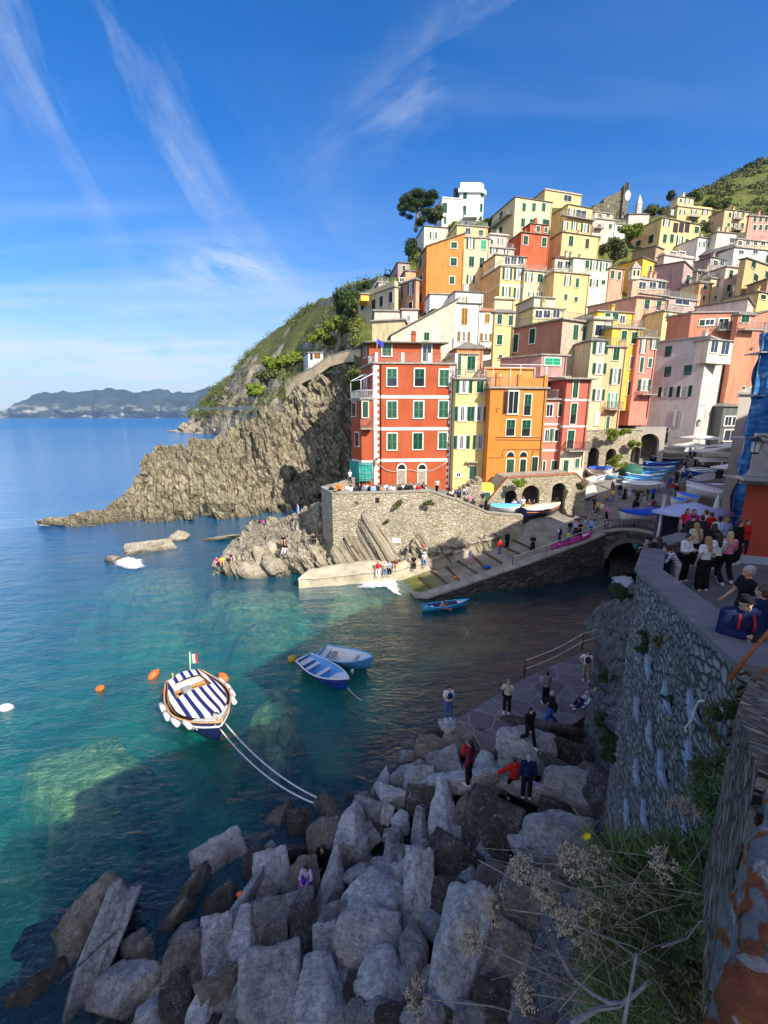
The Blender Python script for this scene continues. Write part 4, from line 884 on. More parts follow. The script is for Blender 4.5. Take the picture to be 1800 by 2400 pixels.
def hd(p,u,v_):
 d=1.0 if v_<.5 else.5
 a,b_,c_=ridged(p,qv,.07,.012);s_=p.length/300
 return s_*d*(5.0*c_+3.5*a+1.6*b_+(3.0*plank(qv@p,.09,.02)if v_<.55 else 0))if v_>.06 else 0
HB=displace(HB,hd)
o=link(bpy.data.objects.new('coastal_hill',gridmesh('coastal_hill',HB,scrubrock)));tag(o,kind='structure')
rk_=np.zeros(HB.shape[:2])
for j in range(HB.shape[0]):
 for i in range(HB.shape[1]):
  v_=j/(HB.shape[0]-1);u=i/(HB.shape[1]-1);p=Vector(HB[j,i]);rk_[j,i]=max(0,min(1,(.52-v_)*7+(.35 if.2<u<.55 else-.6)*2+1.4*mn.noise(p*.02)))
at_=o.data.attributes.new('rock','FLOAT','POINT');at_.data.foreach_set('value',rk_.ravel())
cliffmat=strata('layered_sandstone',[(.08,.068,.045),(.20,.17,.115),(.32,.275,.19),(.46,.40,.28)],(-.55,.0,1.0),1.5,.08,.35,1.0,.4,.6,wet=1.4)
cb=[(92,1229),(150,1234),(225,1236),(300,1232),(380,1226),(460,1220),(540,1214),(610,1207),(672,1199),(750,1185),(850,1175),(960,1175)]
ctp=[(98,1222,61),(150,1208,62),(225,1190,64),(292,1160,66),(322,1085,69),(352,1046,72),(440,1021,76),(520,1016,80),(580,975,84),(690,918,88),(800,862,82),(960,862,78)]
r1=[PZ(x,y,0)for x,y in cb];r0=[p+Vector((0,-1,-5))for p in r1]
rt=Rw(*ctp)
rm1=[a.lerp(b_,.30)+Vector((0,-.6,.0))for a,b_ in zip(r1,rt)];rm2=[a.lerp(b_,.66)+Vector((0,-.8,.5))for a,b_ in zip(r1,rt)]
rb1=[p+Vector((1,6,-1.0))for p in rt];rb2=[p+Vector((2,16,-p.z-4))for p in rt]
CB=loft([r0,r1,rm1,rm2,rt,rb1,rb2],420,230)
q2=Vector((-.55,0,1)).normalized().rotation_difference(Vector((0,0,1)))
def f0_(p):r=q2@p;return mn.noise(Vector((r.x*.1,r.y*.12,r.z*.04+40)))+.5*mn.noise(p*.12)
def cdisp(p,u,v_):
 a,b_,c_=ridged(p,q2,.55,.05);_,d_,_=ridged(p,q2,1.5,.16,5)
 m=min(1,.12+u*1.9)
 st=math.floor(a*4)/4
 r=q2@p;mm_=m*(1.6*f0_(p)+1.15*plank(r,.40,.05)+.75*plank(r,1.05,.07,5)+.36*plank(r,2.4,.14,11)+.08*mn.noise(p*1.5))
 return mm_
 e_=mn.noise(Vector((r.x*1.1,r.y*.35,r.z*.045+20)));f_=mn.noise(Vector((r.x*.28,r.y*.2,r.z*.06+40)))
 return m*(1.3*c_+1.1*math.floor(e_*5)/5+.8*st+.5*d_+1.6*f_-.9*max(0,.12-abs(mn.noise(Vector((r.x*.22,r.y*.2,r.z*.5+60)))))*8)
CB=displace(CB,cdisp)
o=link(bpy.data.objects.new('headland_cliff',gridmesh('headland_cliff',CB,cliffmat,False)));tag(o,kind='structure')
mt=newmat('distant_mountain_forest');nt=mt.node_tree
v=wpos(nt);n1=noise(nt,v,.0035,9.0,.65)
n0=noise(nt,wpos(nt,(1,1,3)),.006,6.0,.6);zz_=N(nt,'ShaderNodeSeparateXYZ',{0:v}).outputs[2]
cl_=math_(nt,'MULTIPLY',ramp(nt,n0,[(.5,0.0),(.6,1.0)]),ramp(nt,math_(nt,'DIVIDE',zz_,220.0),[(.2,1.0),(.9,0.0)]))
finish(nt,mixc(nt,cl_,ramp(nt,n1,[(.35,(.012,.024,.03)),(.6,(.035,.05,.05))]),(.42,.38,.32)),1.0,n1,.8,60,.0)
prof=[(20,978),(60,966),(90,950),(115,938),(150,937),(185,940),(215,932),(245,926),(265,924),(290,930),(320,938),(345,933),(375,927),(400,933),(430,935),(455,935),(480,928),(520,912),(560,905),(620,900),(700,890)]
rws=[]
for f_,s_,dz in((1.0,5200,0),(.55,5400,0),(0.0,6200,0)):
 pass
base_=[PZ(x,981,0)if False else Vector(((x-900)/1000*5600,5600*1.0,-20))for x,y in prof]
tops_=[P(x,y-9,6000)for x,y in prof]
midl=[a.lerp(b_,.45)+Vector((0,-260+90*math.sin(i*2.1),0))for i,(a,b_)in enumerate(zip(base_,tops_))]
bk=[p+Vector((0,900,-p.z*.4))for p in tops_];bk2=[p+Vector((0,2500,-p.z-50))for p in tops_]
FB=loft([base_,[a.lerp(b_,.08)for a,b_ in zip(base_,tops_)],midl,tops_,bk,bk2],260,70)
FB=displace(FB,lambda p,u,v_:70*mn.noise(p*.0016)+60*abs(mn.noise(p*.004))+30*mn.noise(p*.011)+12*mn.noise(p*.025)if.1<v_<.95 else 0)
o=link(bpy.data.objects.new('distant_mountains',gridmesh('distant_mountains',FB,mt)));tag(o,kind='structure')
wm=newmat('sea_water');nt=wm.node_tree
pos=wpos(nt);sx=N(nt,'ShaderNodeSeparateXYZ',{0:pos});X_,Y_=sx.outputs[0],sx.outputs[1]
dist=N(nt,'ShaderNodeVectorMath',{0:pos},operation='LENGTH').outputs[1]
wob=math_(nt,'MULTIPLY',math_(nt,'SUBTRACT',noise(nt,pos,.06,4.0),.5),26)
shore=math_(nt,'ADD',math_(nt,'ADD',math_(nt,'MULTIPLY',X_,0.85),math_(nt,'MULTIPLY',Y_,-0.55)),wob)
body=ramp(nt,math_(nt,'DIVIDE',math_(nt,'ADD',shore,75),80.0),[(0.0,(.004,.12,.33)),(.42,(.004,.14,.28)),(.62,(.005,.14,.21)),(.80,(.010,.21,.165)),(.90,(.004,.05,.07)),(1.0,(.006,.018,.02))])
shade_zone=math_(nt,'ADD',math_(nt,'ADD',math_(nt,'MULTIPLY',math_(nt,'ADD',math_(nt,'SUBTRACT',X_,Y_),17.4),.0707),1.1),math_(nt,'MULTIPLY',wob,.012))
body=mixc(nt,ramp(nt,shade_zone,[(.25,0.0),(.75,.9)]),body,(.005,.03,.06))  # water body painted navy where the shore side shadow lies
w1=noise(nt,wpos(nt,(.55,1.25,1),(0,0,math.radians(-14))),.75,7.0,.62,.5)
w2=noise(nt,wpos(nt,(1.0,2.0,1),(0,0,math.radians(22))),2.4,5.0,.6,.3)
w3=noise(nt,wpos(nt,(.35,1.4,1),(0,0,math.radians(-10))),.13,5.0,.55)
hh=math_(nt,'ADD',math_(nt,'ADD',math_(nt,'MULTIPLY',w1,.75),math_(nt,'MULTIPLY',w2,.28)),math_(nt,'MULTIPLY',w3,1.2))
bmp=N(nt,'ShaderNodeBump',{'Strength':1.0,'Distance':.19,'Height':hh})
dif=N(nt,'ShaderNodeBsdfDiffuse',{'Color':body,'Normal':bmp.outputs[0]})
trn=N(nt,'ShaderNodeBsdfTransparent',{'Color':(.74,.97,.84,1)})
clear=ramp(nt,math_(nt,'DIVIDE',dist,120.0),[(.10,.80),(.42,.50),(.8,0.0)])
mx=N(nt,'ShaderNodeMixShader',{0:clear,1:dif.outputs[0],2:trn.outputs[0]})
gl=N(nt,'ShaderNodeBsdfGlossy',{'Color':(1,1,1,1),'Roughness':.06,'Normal':bmp.outputs[0]})
fr_=N(nt,'ShaderNodeFresnel',{'IOR':1.33,'Normal':bmp.outputs[0]})
ff=math_(nt,'MULTIPLY',math_(nt,'MULTIPLY',fr_.outputs[0],1.9,True),ramp(nt,math_(nt,'DIVIDE',dist,900.0),[(0.0,1.0),(.35,.5),(1.0,.25)]))
mm=N(nt,'ShaderNodeMixShader',{0:ff,1:mx.outputs[0],2:gl.outputs[0]})
N(nt,'ShaderNodeOutputMaterial',{'Surface':mm.outputs[0]})
rings=[3,12,30,80,200,600,2000,6000,14000,28000];b=MB();n_=64;vs=[(0,0,0)]
for r in rings:
 for k in range(n_):vs.append((r*math.cos(2*math.pi*k/n_),r*math.sin(2*math.pi*k/n_),0))
fs=[(0,1+k,1+(k+1)%n_)for k in range(n_)]
for j in range(len(rings)-1):
 for k in range(n_):fs.append((1+j*n_+k,1+(j+1)*n_+k,1+(j+1)*n_+(k+1)%n_,1+j*n_+(k+1)%n_))
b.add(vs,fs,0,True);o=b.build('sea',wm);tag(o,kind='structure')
REEFS=[([(40,1790),(110,1730),(190,1720),(290,1705),(285,1790),(255,1845),(190,1870),(110,1905),(100,1850),(60,1830)],-.45),([(595,1640),(640,1602),(675,1640),(682,1690),(650,1720),(610,1700)],-.6),([(760,1420),(790,1390),(850,1385),(900,1395),(880,1430),(820,1450),(780,1445)],-.45),([(480,1375),(560,1380),(640,1385),(700,1380),(690,1400),(600,1425),(510,1410)],-.6),([(250,1345),(420,1335),(470,1350),(420,1375),(300,1370)],-1.0),([(560,1470),(640,1450),(700,1480),(620,1510)],-1.6)]
sbm=newmat('seabed_sand_weed_and_shade');nt=sbm.node_tree;v=wpos(nt);zsb=N(nt,'ShaderNodeSeparateXYZ',{0:v}).outputs[2]
n1=noise(nt,v,1.5,8.0,.72,.6);reefc=ramp(nt,n1,[(.36,(.07,.12,.03)),(.46,(.48,.56,.18)),(.60,(.95,.95,.50))])
xs_=N(nt,'ShaderNodeSeparateXYZ',{0:v}).outputs;shade_zone=math_(nt,'ADD',math_(nt,'MULTIPLY',math_(nt,'ADD',math_(nt,'SUBTRACT',xs_[0],xs_[1]),17.4),.0707),math_(nt,'MULTIPLY',math_(nt,'SUBTRACT',noise(nt,v,.22,5.0,.6),.5),.9))
sand=ramp(nt,noise(nt,v,.16,7.0,.65),[(.34,(.015,.20,.13)),(.48,(.04,.42,.29)),(.64,(.13,.66,.44))])
sand=mixc(nt,ramp(nt,shade_zone,[(-.0,.0),(.0,.0)])if False else ramp(nt,math_(nt,'ADD',shade_zone,1.1),[(.25,0.0),(.70,.94)]),sand,(.012,.035,.05))  # shadow painted into the bed: sand turns navy on the shore side
finish(nt,mixc(nt,ramp(nt,math_(nt,'MULTIPLY',math_(nt,'ADD',zsb,math_(nt,'MULTIPLY',n1,1.2)),-.25),[(.0,1.0),(.62,0.0)]),sand,reefc),1.0,n1,.6,.3)  # reef fades to teal with depth, painting the water's light absorption
EL_=[]
for ring,zc in REEFS:
 q=[PZ(x,y,zc)for x,y in ring];cx,cy=sum(p.x for p in q)/len(q),sum(p.y for p in q)/len(q)
 EL_.append((cx,cy,[(math.atan2(p.y-cy,p.x-cx),math.hypot(p.x-cx,p.y-cy))for p in q],zc))
def reef_r(lst,a):
 l2=sorted(lst);l2=[(l2[-1][0]-2*math.pi,l2[-1][1])]+l2+[(l2[0][0]+2*math.pi,l2[0][1])]
 for(a0,r0_),(a1,r1_)in zip(l2[:-1],l2[1:]):
  if a0<=a<=a1:return r0_+(r1_-r0_)*(a-a0)/max(1e-6,a1-a0)
 return l2[0][1]
g_=[]
for j in range(170):
 row=[]
 for i in range(230):
  x=-60+i*.36 if i else-120;y=3+j*.34 if j else-30
  if i==229:x=60
  if j==169:y=110
  z=-5.5-max(0,min(14,(-x-8)*.10))+1.3*mn.noise(Vector((x,y,0))*.09)
  for cx,cy,lst,zc in EL_:
   d=math.hypot(x-cx,y-cy)
   if d>14:continue
   t=d/max(.3,reef_r(lst,math.atan2(y-cy,x-cx)))+.30*mn.noise(Vector((x*.8,y*.8,3)))
   k=max(0,min(1,(1.85-t)/1.25));k=k*k*(3-2*k);z=max(z,z+(zc+.35*mn.noise(Vector((x*1.3,y*1.3,0)))+.2*mn.noise(Vector((x*3,y*3,5)))-z)*k)
  row.append((x,y,min(z,-.1)))
 g_.append(row)
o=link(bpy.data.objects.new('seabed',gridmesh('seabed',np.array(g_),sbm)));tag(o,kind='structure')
import bisect
_sy=[1045,1080,1105,1130,1160,1190,1219,1252,1300];_ss=[61.5,58.5,56,53,50.5,48,45.5,42.3,39.5]
def S_sq(px,py):
 y=min(max(py,1045),1300);i=max(1,min(len(_sy)-1,bisect.bisect_right(_sy,y)));t=(y-_sy[i-1])/(_sy[i]-_sy[i-1])
 return _ss[i-1]+(_ss[i]-_ss[i-1])*t-2.6*min(1,max(0,(1330-px)/100))
def GS(px,py,up=0.0):
 p=P(px,py,S_sq(px,py));p.z+=up;return p
def strip(a,b_,n=1):
 return a,b_
cobble=newmat('grey_paving');nt=cobble.node_tree;v=wpos(nt)
n1=noise(nt,v,.5,6.0,.6);n2=noise(nt,v,9,3.0);bk=N(nt,'ShaderNodeTexBrick',{'Vector':wpos(nt,(1,1,1),(0,0,.5)),'Scale':1.2,'Mortar Size':.02,'Color1':(.9,.9,.9,1),'Color2':(1,1,1,1),'Mortar':(.55,.55,.55,1)})
c_=mixc(nt,1.0,ramp(nt,n1,[(.3,(.17,.15,.13)),(.7,(.27,.245,.215))]),bk.outputs[0],'MULTIPLY');c_=mixc(nt,.3,c_,ramp(nt,n2,[(.3,.5),(.7,1.3)]),'MULTIPLY')
finish(nt,c_,.9,n1,.3,.05)
rows=[]
for py in(1300,1275,1252,1235,1219,1205,1190,1175,1160,1145,1130,1118,1105,1092,1080,1065,1050):
 xl_=1425 if py>1252 else(1400 if py>1240 else(1300 if py>1225 else(1235 if py>1212 else(1140 if py>1185 else 1300))))
 rows.append([GS(xl_+(1900-xl_)*i/13,py)for i in range(14)])
SQ=loft(rows[2:],60,50);o=link(bpy.data.objects.new('square',gridmesh('square',SQ,cobble)));tag(o,kind='structure')
slipm=newmat('slipway_concrete_with_algae');nt=slipm.node_tree;v=wpos(nt);z_=N(nt,'ShaderNodeSeparateXYZ',{0:v}).outputs[2]
n1=noise(nt,v,.8,6.0,.6);base_c=ramp(nt,n1,[(.3,(.17,.145,.11)),(.7,(.33,.29,.23))])
zz=math_(nt,'ADD',z_,math_(nt,'MULTIPLY',math_(nt,'SUBTRACT',noise(nt,v,.5,3.0),.5),1.6))
base_c=mixc(nt,ramp(nt,zz,[(.25,.9),(.95,0.0)]),base_c,(.13,.16,.02))
base_c=mixc(nt,ramp(nt,zz,[(0.02,.8),(.3,0.0)]),base_c,(.10,.075,.03));finish(nt,base_c,.8,n1,.5,.05)
F_=[(930,1395,0.0-.4),(965,1400,-.2),(1000,1402,.15),(1100,1370,.9),(1250,1318,2.2),(1330,1288,3.0),(1422,1252,3.7)]
Bk=[(905,1345,-.3),(935,1340,.1),(1000,1320,.8),(1100,1290,1.9),(1180,1255,3.2),(1225,1230,4.4),(1262,1213,5.0)]
fp=[PZ(*q)for q in F_];bp=[PZ(*q)for q in Bk]
fp.append(GS(1424,1251));bp.append(GS(1330,1212))
mid=[a.lerp(b_,.5)for a,b_ in zip(fp,bp)]
SL=loft([fp,mid,bp],60,16);o=link(bpy.data.objects.new('slipway',gridmesh('slipway',SL,slipm)));tag(o,kind='structure')
def slip_pt(u,v_):return Vector(SL[int(round(v_*15)),int(round(u*59))])
r_=0
for i,(a,b_)in enumerate((((1140,1398),(1120,1370)),)if False else[((985,1352),(1015,1392)),((1015,1340),(1050,1378)),((1050,1330),(1088,1366)),((1075,1318),(1120,1352)),((1105,1306),(1150,1338)),((1135,1292),(1182,1322)),((1162,1280),(1215,1306)),((1190,1266),(1248,1290))]):
 def on(px,py):
  best=None
  for j in range(16):
   for k in range(60):
    q=proj(SL[j,k]);d_=(q[0]-px)**2+(q[1]-py)**2
    if best is None or d_<best[0]:best=(d_,j,k)
  return Vector(SL[best[1],best[2]])
 p,q=on(*a),on(*b_);d_=q-p;b=MB();b.box((0,0,0),(d_.length,.2,.14),0,M=Matrix(((1,0,0),(0,1,0),(0,0,1))))
 o=b.build('timber_runner',M['brown'],loc=(p+q)/2+Vector((0,0,.05)));o.rotation_euler=d_.to_track_quat('X','Z').to_euler()
 tag(o,'dark timber runner number %s up from the water across the slipway'%['one','two','three','four','five','six','seven','eight'][i],'timber runner','timber runners set in the slipway')
def wallribbon(name,top,zbot,thick,mat,label,cat='wall',inward=(0,1),cope=None,copemat=None,parts=None):
 """top: list of Vectors; outer face on the line, thickness goes along `inward`"""
 o_=top[0];root=empty(name,o_);tag(root,label,cat)
 n_=len(top);iv=Vector((inward[0],inward[1],0)).normalized()*thick
 b=MB();vs=[]
 zb=zbot if isinstance(zbot,(list,tuple))else[zbot]*n_
 for i,p in enumerate(top):vs+=[p,p+iv,Vector((p.x,p.y,zb[i])),Vector((p.x,p.y,zb[i]))+iv]
 fs=[]
 for i in range(n_-1):
  a,c_=i*4,(i+1)*4
  fs+=[(a,a+2,c_+2,c_),(a+1,c_+1,c_+3,a+3),(a,c_,c_+1,a+1)]
 fs+=[(0,1,3,2),((n_-1)*4,(n_-1)*4+2,(n_-1)*4+3,(n_-1)*4+1)]
 b.add(vs,fs);shift(b,o_);b.build('masonry',mat,root)
 if cope:
  b=MB();ov=iv.normalized()*.07
  vs=[]
  for p in top:vs+=[p-ov+Vector((0,0,.003)),p+iv+ov+Vector((0,0,.003)),p+iv+ov+Vector((0,0,cope)),p-ov+Vector((0,0,cope))]
  fs=[]
  for i in range(n_-1):
   a,c_=i*4,(i+1)*4
   for k in range(4):fs.append((a+k,a+(k+1)%4,c_+(k+1)%4,c_+k))
  fs+=[(3,2,1,0),tuple((n_-1)*4+k for k in range(4))]
  b.add(vs,fs);shift(b,o_);b.build('coping',copemat or M['concrete'],root)
 return root
top=[PZ(970,1401,.02),PZ(1002,1403,.22),PZ(1100,1371,.98),PZ(1180,1343,1.6),PZ(1250,1319,2.28),PZ(1330,1289,3.08),PZ(1380,1270,3.4),PZ(1414,1255,3.72)]
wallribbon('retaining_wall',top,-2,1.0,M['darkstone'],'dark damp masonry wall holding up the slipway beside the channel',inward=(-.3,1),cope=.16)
o_=GS(1414,1252);A_=Vector((o_.x,o_.y,0));Bv=PZ(1566,1262,4.0);B_=Vector((Bv.x,Bv.y,0));u_=(B_-A_);L_=u_.length;u_.normalize();nn=Vector((-u_.y,u_.x,0))
root=empty('stone_bridge',A_);tag(root,'low stone arch bridge over the dark stream mouth beside the slipway','bridge')
n_=24;b=MB();vs=[];spr=1.2;rise_=2.0
def ztop(t):return 3.78+.55*math.sin(math.pi*min(1,t))
for i in range(n_+1):
 t=i/n_;q=A_+u_*(L_*t)
 tt=(t-.08)/.84;arch=spr+rise_*math.sqrt(max(0,1-(2*tt-1)**2))if 0<=tt<=1 else-2
 for w in(0,3.0):vs+=[(q.x+nn.x*w,q.y+nn.y*w,max(arch,-2)),(q.x+nn.x*w,q.y+nn.y*w,ztop(t))]
fs=[]
for i in range(n_):
 a,c_=i*4,(i+1)*4;fs+=[(a,c_,c_+1,a+1),(a+2,a+3,c_+3,c_+2),(a+1,c_+1,c_+3,a+3),(a,a+2,c_+2,c_)]
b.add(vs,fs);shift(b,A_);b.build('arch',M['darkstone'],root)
b=MB();n2_=26
for i in range(n2_):
 th_=math.pi*(i+.5)/n2_;cx=L_*.5-L_*.42*math.cos(th_);cz=spr+(rise_+.16)*math.sin(th_)
 R_=Matrix.Rotation(math.atan2(u_.y,u_.x),3,'Z')@Matrix.Rotation(-(math.atan2(rise_*math.cos(th_),L_*.42*math.sin(th_))),3,'Y')
 q=A_+u_*cx-nn*.03;b.box((q.x,q.y,cz),(L_*.42*math.pi/n2_*.75,.1,.42),0,M=R_)
shift(b,A_);b.build('voussoirs',simple('grey_voussoir',(.13,.12,.11),.9,.4,1.5,bump=.5),root)
b=MB();vs=[]
for i in range(n_+1):
 t=i/n_;q=A_+u_*(L_*t)
 for w,z in((-.08,.003),(.55,.003),(.55,.2),(-.08,.2)):vs.append((q.x+nn.x*w,q.y+nn.y*w,ztop(t)+z))
fs=[]
for i in range(n_):
 for k in range(4):fs.append((i*4+k,i*4+(k+1)%4,(i+1)*4+(k+1)%4,(i+1)*4+k))
b.add(vs,fs);shift(b,A_);b.build('coping',M['concrete'],root)
BR=(A_,u_,nn,L_)
b=MB();c0=A_+nn*3.0
b.box(A_+u_*L_/2+nn*9+Vector((0,0,1.2)),(L_+3,.3,7),0,math.atan2(u_.y,u_.x));
for sgn in(0,1):q=A_+u_*(L_*sgn)+nn*6;b.box((q.x,q.y,.8),(.4,6,5.8),0,math.atan2(u_.y,u_.x))
shift(b,A_);b.build('culvert',M['dark'],root)
bank=loft([[Vector((x,y,z-2))for x,y,z in q]for q in[[(7.5,12.0,1.5),(12,17,1.0),(18,26,.6),(24,36,.8),(28.5,44,1.2)],[(9,12.5,8),(14,18,7.5),(20,27,7),(26,36,6),(30,44,5.5)],[(12,12,11.4),(18,18,11),(26,26,9.5),(33,35,7.5),(40,44,6)]]],40,20)
bank=displace(bank,lambda p,u,v_:.8*mn.noise(p*.5))
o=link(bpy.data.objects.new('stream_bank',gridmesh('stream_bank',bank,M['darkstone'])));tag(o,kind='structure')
pebm=newmat('wet_pebbles');nt=pebm.node_tree;v=wpos(nt);vo=N(nt,'ShaderNodeTexVoronoi',{'Vector':v,'Scale':3.5})
finish(nt,ramp(nt,vo.outputs['Distance'],[(0,(.09,.085,.08)),(.8,(.012,.012,.012))]),.5,vo.outputs['Distance'],.8,.1)
pb=loft([[PZ(1425,1352,.12),PZ(1480,1345,.3),PZ(1525,1345,.4)],[PZ(1430,1325,.5),PZ(1480,1320,.6),PZ(1530,1320,.7)],[PZ(1420,1290,.9),PZ(1490,1290,.9),PZ(1560,1290,.9)]],24,24)
pb=displace(pb,lambda p,u,v_:.12*mn.noise(p*1.5));o=link(bpy.data.objects.new('pebble_beach',gridmesh('pebble_beach',pb,pebm)));tag(o,kind='structure')
bt=[(778,1157,8.0),(860,1157,8.0),(930,1155,8.0),(1008,1152,8.05),(1040,1163,7.6),(1071,1173,7.15),(1110,1188,6.5),(1144,1203,5.85),(1185,1207,5.7),(1226,1210,5.5)]
tp=[PZ(*q)for q in bt]
wallribbon('bastion_wall',tp,[-1]*len(tp),.6,M['wallstone'],'tall sunlit rubble stone bastion wall under the red house terrace',inward=(0,1),cope=.12)
q_=PZ(753,1143,8.0);sidep=[Vector((tp[0].x-.02,tp[0].y+.03,8.0)),q_,Vector((q_.x+1.5,q_.y+3,8.0)),Vector((q_.x+3,q_.y+8,8.0))]
wallribbon('side_wall',sidep,-1,.5,M['wallstone'],'shaded left flank wall of the bastion above the cove',inward=(1,0),cope=.12)
fl=[[Vector((p.x,p.y+.4,p.z-1.0))for p in tp],[Vector((p.x*1.0,p.y+5,p.z-.9))for p in tp],[Vector((p.x,p.y+14,max(p.z-.9,6.5)))for p in tp]]
o=link(bpy.data.objects.new('terrace',gridmesh('terrace',loft(fl,40,12),cobble)));tag(o,kind='structure')
slabm=strata('tilted_grey_slabs',[(.12,.10,.07),(.28,.24,.17),(.42,.37,.28),(.48,.42,.31)],(-.62,0,1),2.4,.08,.35,1.0,.12,.4,wet=.7)
k0=[(482,1360,-.6),(560,1364,-.6),(640,1366,-.6),(700,1362,-.6),(770,1352,-.2),(850,1340,.2),(930,1328,.8),(1010,1312,1.4),(1100,1290,2.3),(1200,1262,3.2)]
k1=[(490,1335,.3),(560,1310,1.6),(640,1300,2.2),(700,1300,2.4),(770,1310,1.8),(850,1312,1.6),(930,1306,1.9),(1010,1296,2.3),(1100,1276,3.0),(1200,1250,3.8)]
k2=[(515,1300,.9),(560,1265,2.0),(640,1248,2.8),(710,1240,3.4),(800,1240,4.0),(850,1262,3.2),(925,1290,2.2),(1000,1284,2.6),(1090,1262,3.4),(1200,1240,4.2)]
k3=[(535,1272,.6),(590,1228,2.2),(665,1218,3.0),(740,1190,5.2),(830,1205,5.0),(880,1250,3.4),(930,1270,2.8),(1010,1265,3.0),(1100,1245,3.8),(1200,1225,4.6)]
rws=[[p+Vector((0,-.3,-3))for p in[PZ(*q)for q in k0]],[PZ(*q)for q in k0],[PZ(*q)for q in k1],[PZ(*q)for q in k2],[PZ(*q)for q in k3]]
rws.append([p+Vector((.5,3.0,-.8))for p in rws[-1]]);rws.append([p+Vector((.5,3,-p.z-3))for p in rws[-1]])
KB=loft(rws,300,130);q3=Vector((-.62,.1,1)).normalized().rotation_difference(Vector((0,0,1)))
def kd(p,u,v_):
 r=q3@p;a=mn.noise(Vector((r.x*1.5,r.y*.7,r.z*.06)));b_=mn.noise(Vector((r.x*.5,r.y*.5,r.z*.3+7)))
 c_=mn.noise(Vector((r.x*3.5,r.y*2,r.z*.2+3)))
 w=1.0 if u<.62 else max(.25,1-(u-.62)*3)
 return w*(.62*plank(r,1.0,.05)+.22*plank(r,2.6,.09,9)+.10*b_)
KB=displace(KB,kd);o=link(bpy.data.objects.new('rock_ledges',gridmesh('rock_ledges',KB,slabm,False)));tag(o,kind='structure')
ocx=[765,800,830,861,890,915,935,955,975,1000,1030,1060];oct_=[1300,1255,1222,1198,1228,1268,1298,1275,1250,1268,1285,1290];ocb=[1335,1330,1326,1320,1318,1314,1310,1305,1300,1297,1292,1288]
def PYY(px,py,Y):a_,b__,c__=ray(px,py);s=Y/b__;return Vector((a_*s,Y,CAMH+c__*s))
o0=[PYY(x,y,38.35+.002*(x-765))for x,y in zip(ocx,ocb)];o2=[PYY(x,y,39.05+.003*(x-765))for x,y in zip(ocx,oct_)];o1=[a.lerp(c_,.5)+Vector((0,-.25,0))for a,c_ in zip(o0,o2)]
OB=loft([[p+Vector((0,-.2,-1.5))for p in o0],o0,o1,o2,[p+Vector((0,1.6,-.5))for p in o2]],200,80)
OB=displace(OB,lambda p,u,v_:.36*plank(q3@p,1.4,.05,3)+.15*plank(q3@p,3.2,.10,6)+.05*mn.noise(p*1.2));o=link(bpy.data.objects.new('rock_outcrop',gridmesh('rock_outcrop',OB,slabm,False)));tag(o,kind='structure')
f0=[PZ(*q)for q in[(700,1356,.9),(760,1352,.9),(840,1343,1.0),(920,1335,1.1),(960,1326,1.3),(1020,1308,1.8),(1090,1288,2.4),(1160,1262,3.2),(1215,1240,4.0)]]
f1=[PZ(*q)for q in[(728,1334,1.2),(770,1326,1.35),(840,1316,1.5),(920,1306,1.6),(960,1298,1.8),(1020,1284,2.2),(1090,1266,2.8),(1160,1245,3.6),(1215,1226,4.5)]]
lg=loft([[p+Vector((0,-.2,-2))for p in f0],[p+Vector((0,-.05,-.3))for p in f0],f0,f1,[p+Vector((0,.6,-1.5))for p in f1]],90,26)
lg=displace(lg,lambda p,u,v_:.10*mn.noise(p*1.1)+.05*mn.noise(p*3))
ledgem=simple('worn_pale_concrete',(.42,.36,.26),.95,.3,.9,bump=.6)
o=link(bpy.data.objects.new('quay_ledge',gridmesh('quay_ledge',lg,ledgem)));tag(o,kind='structure')
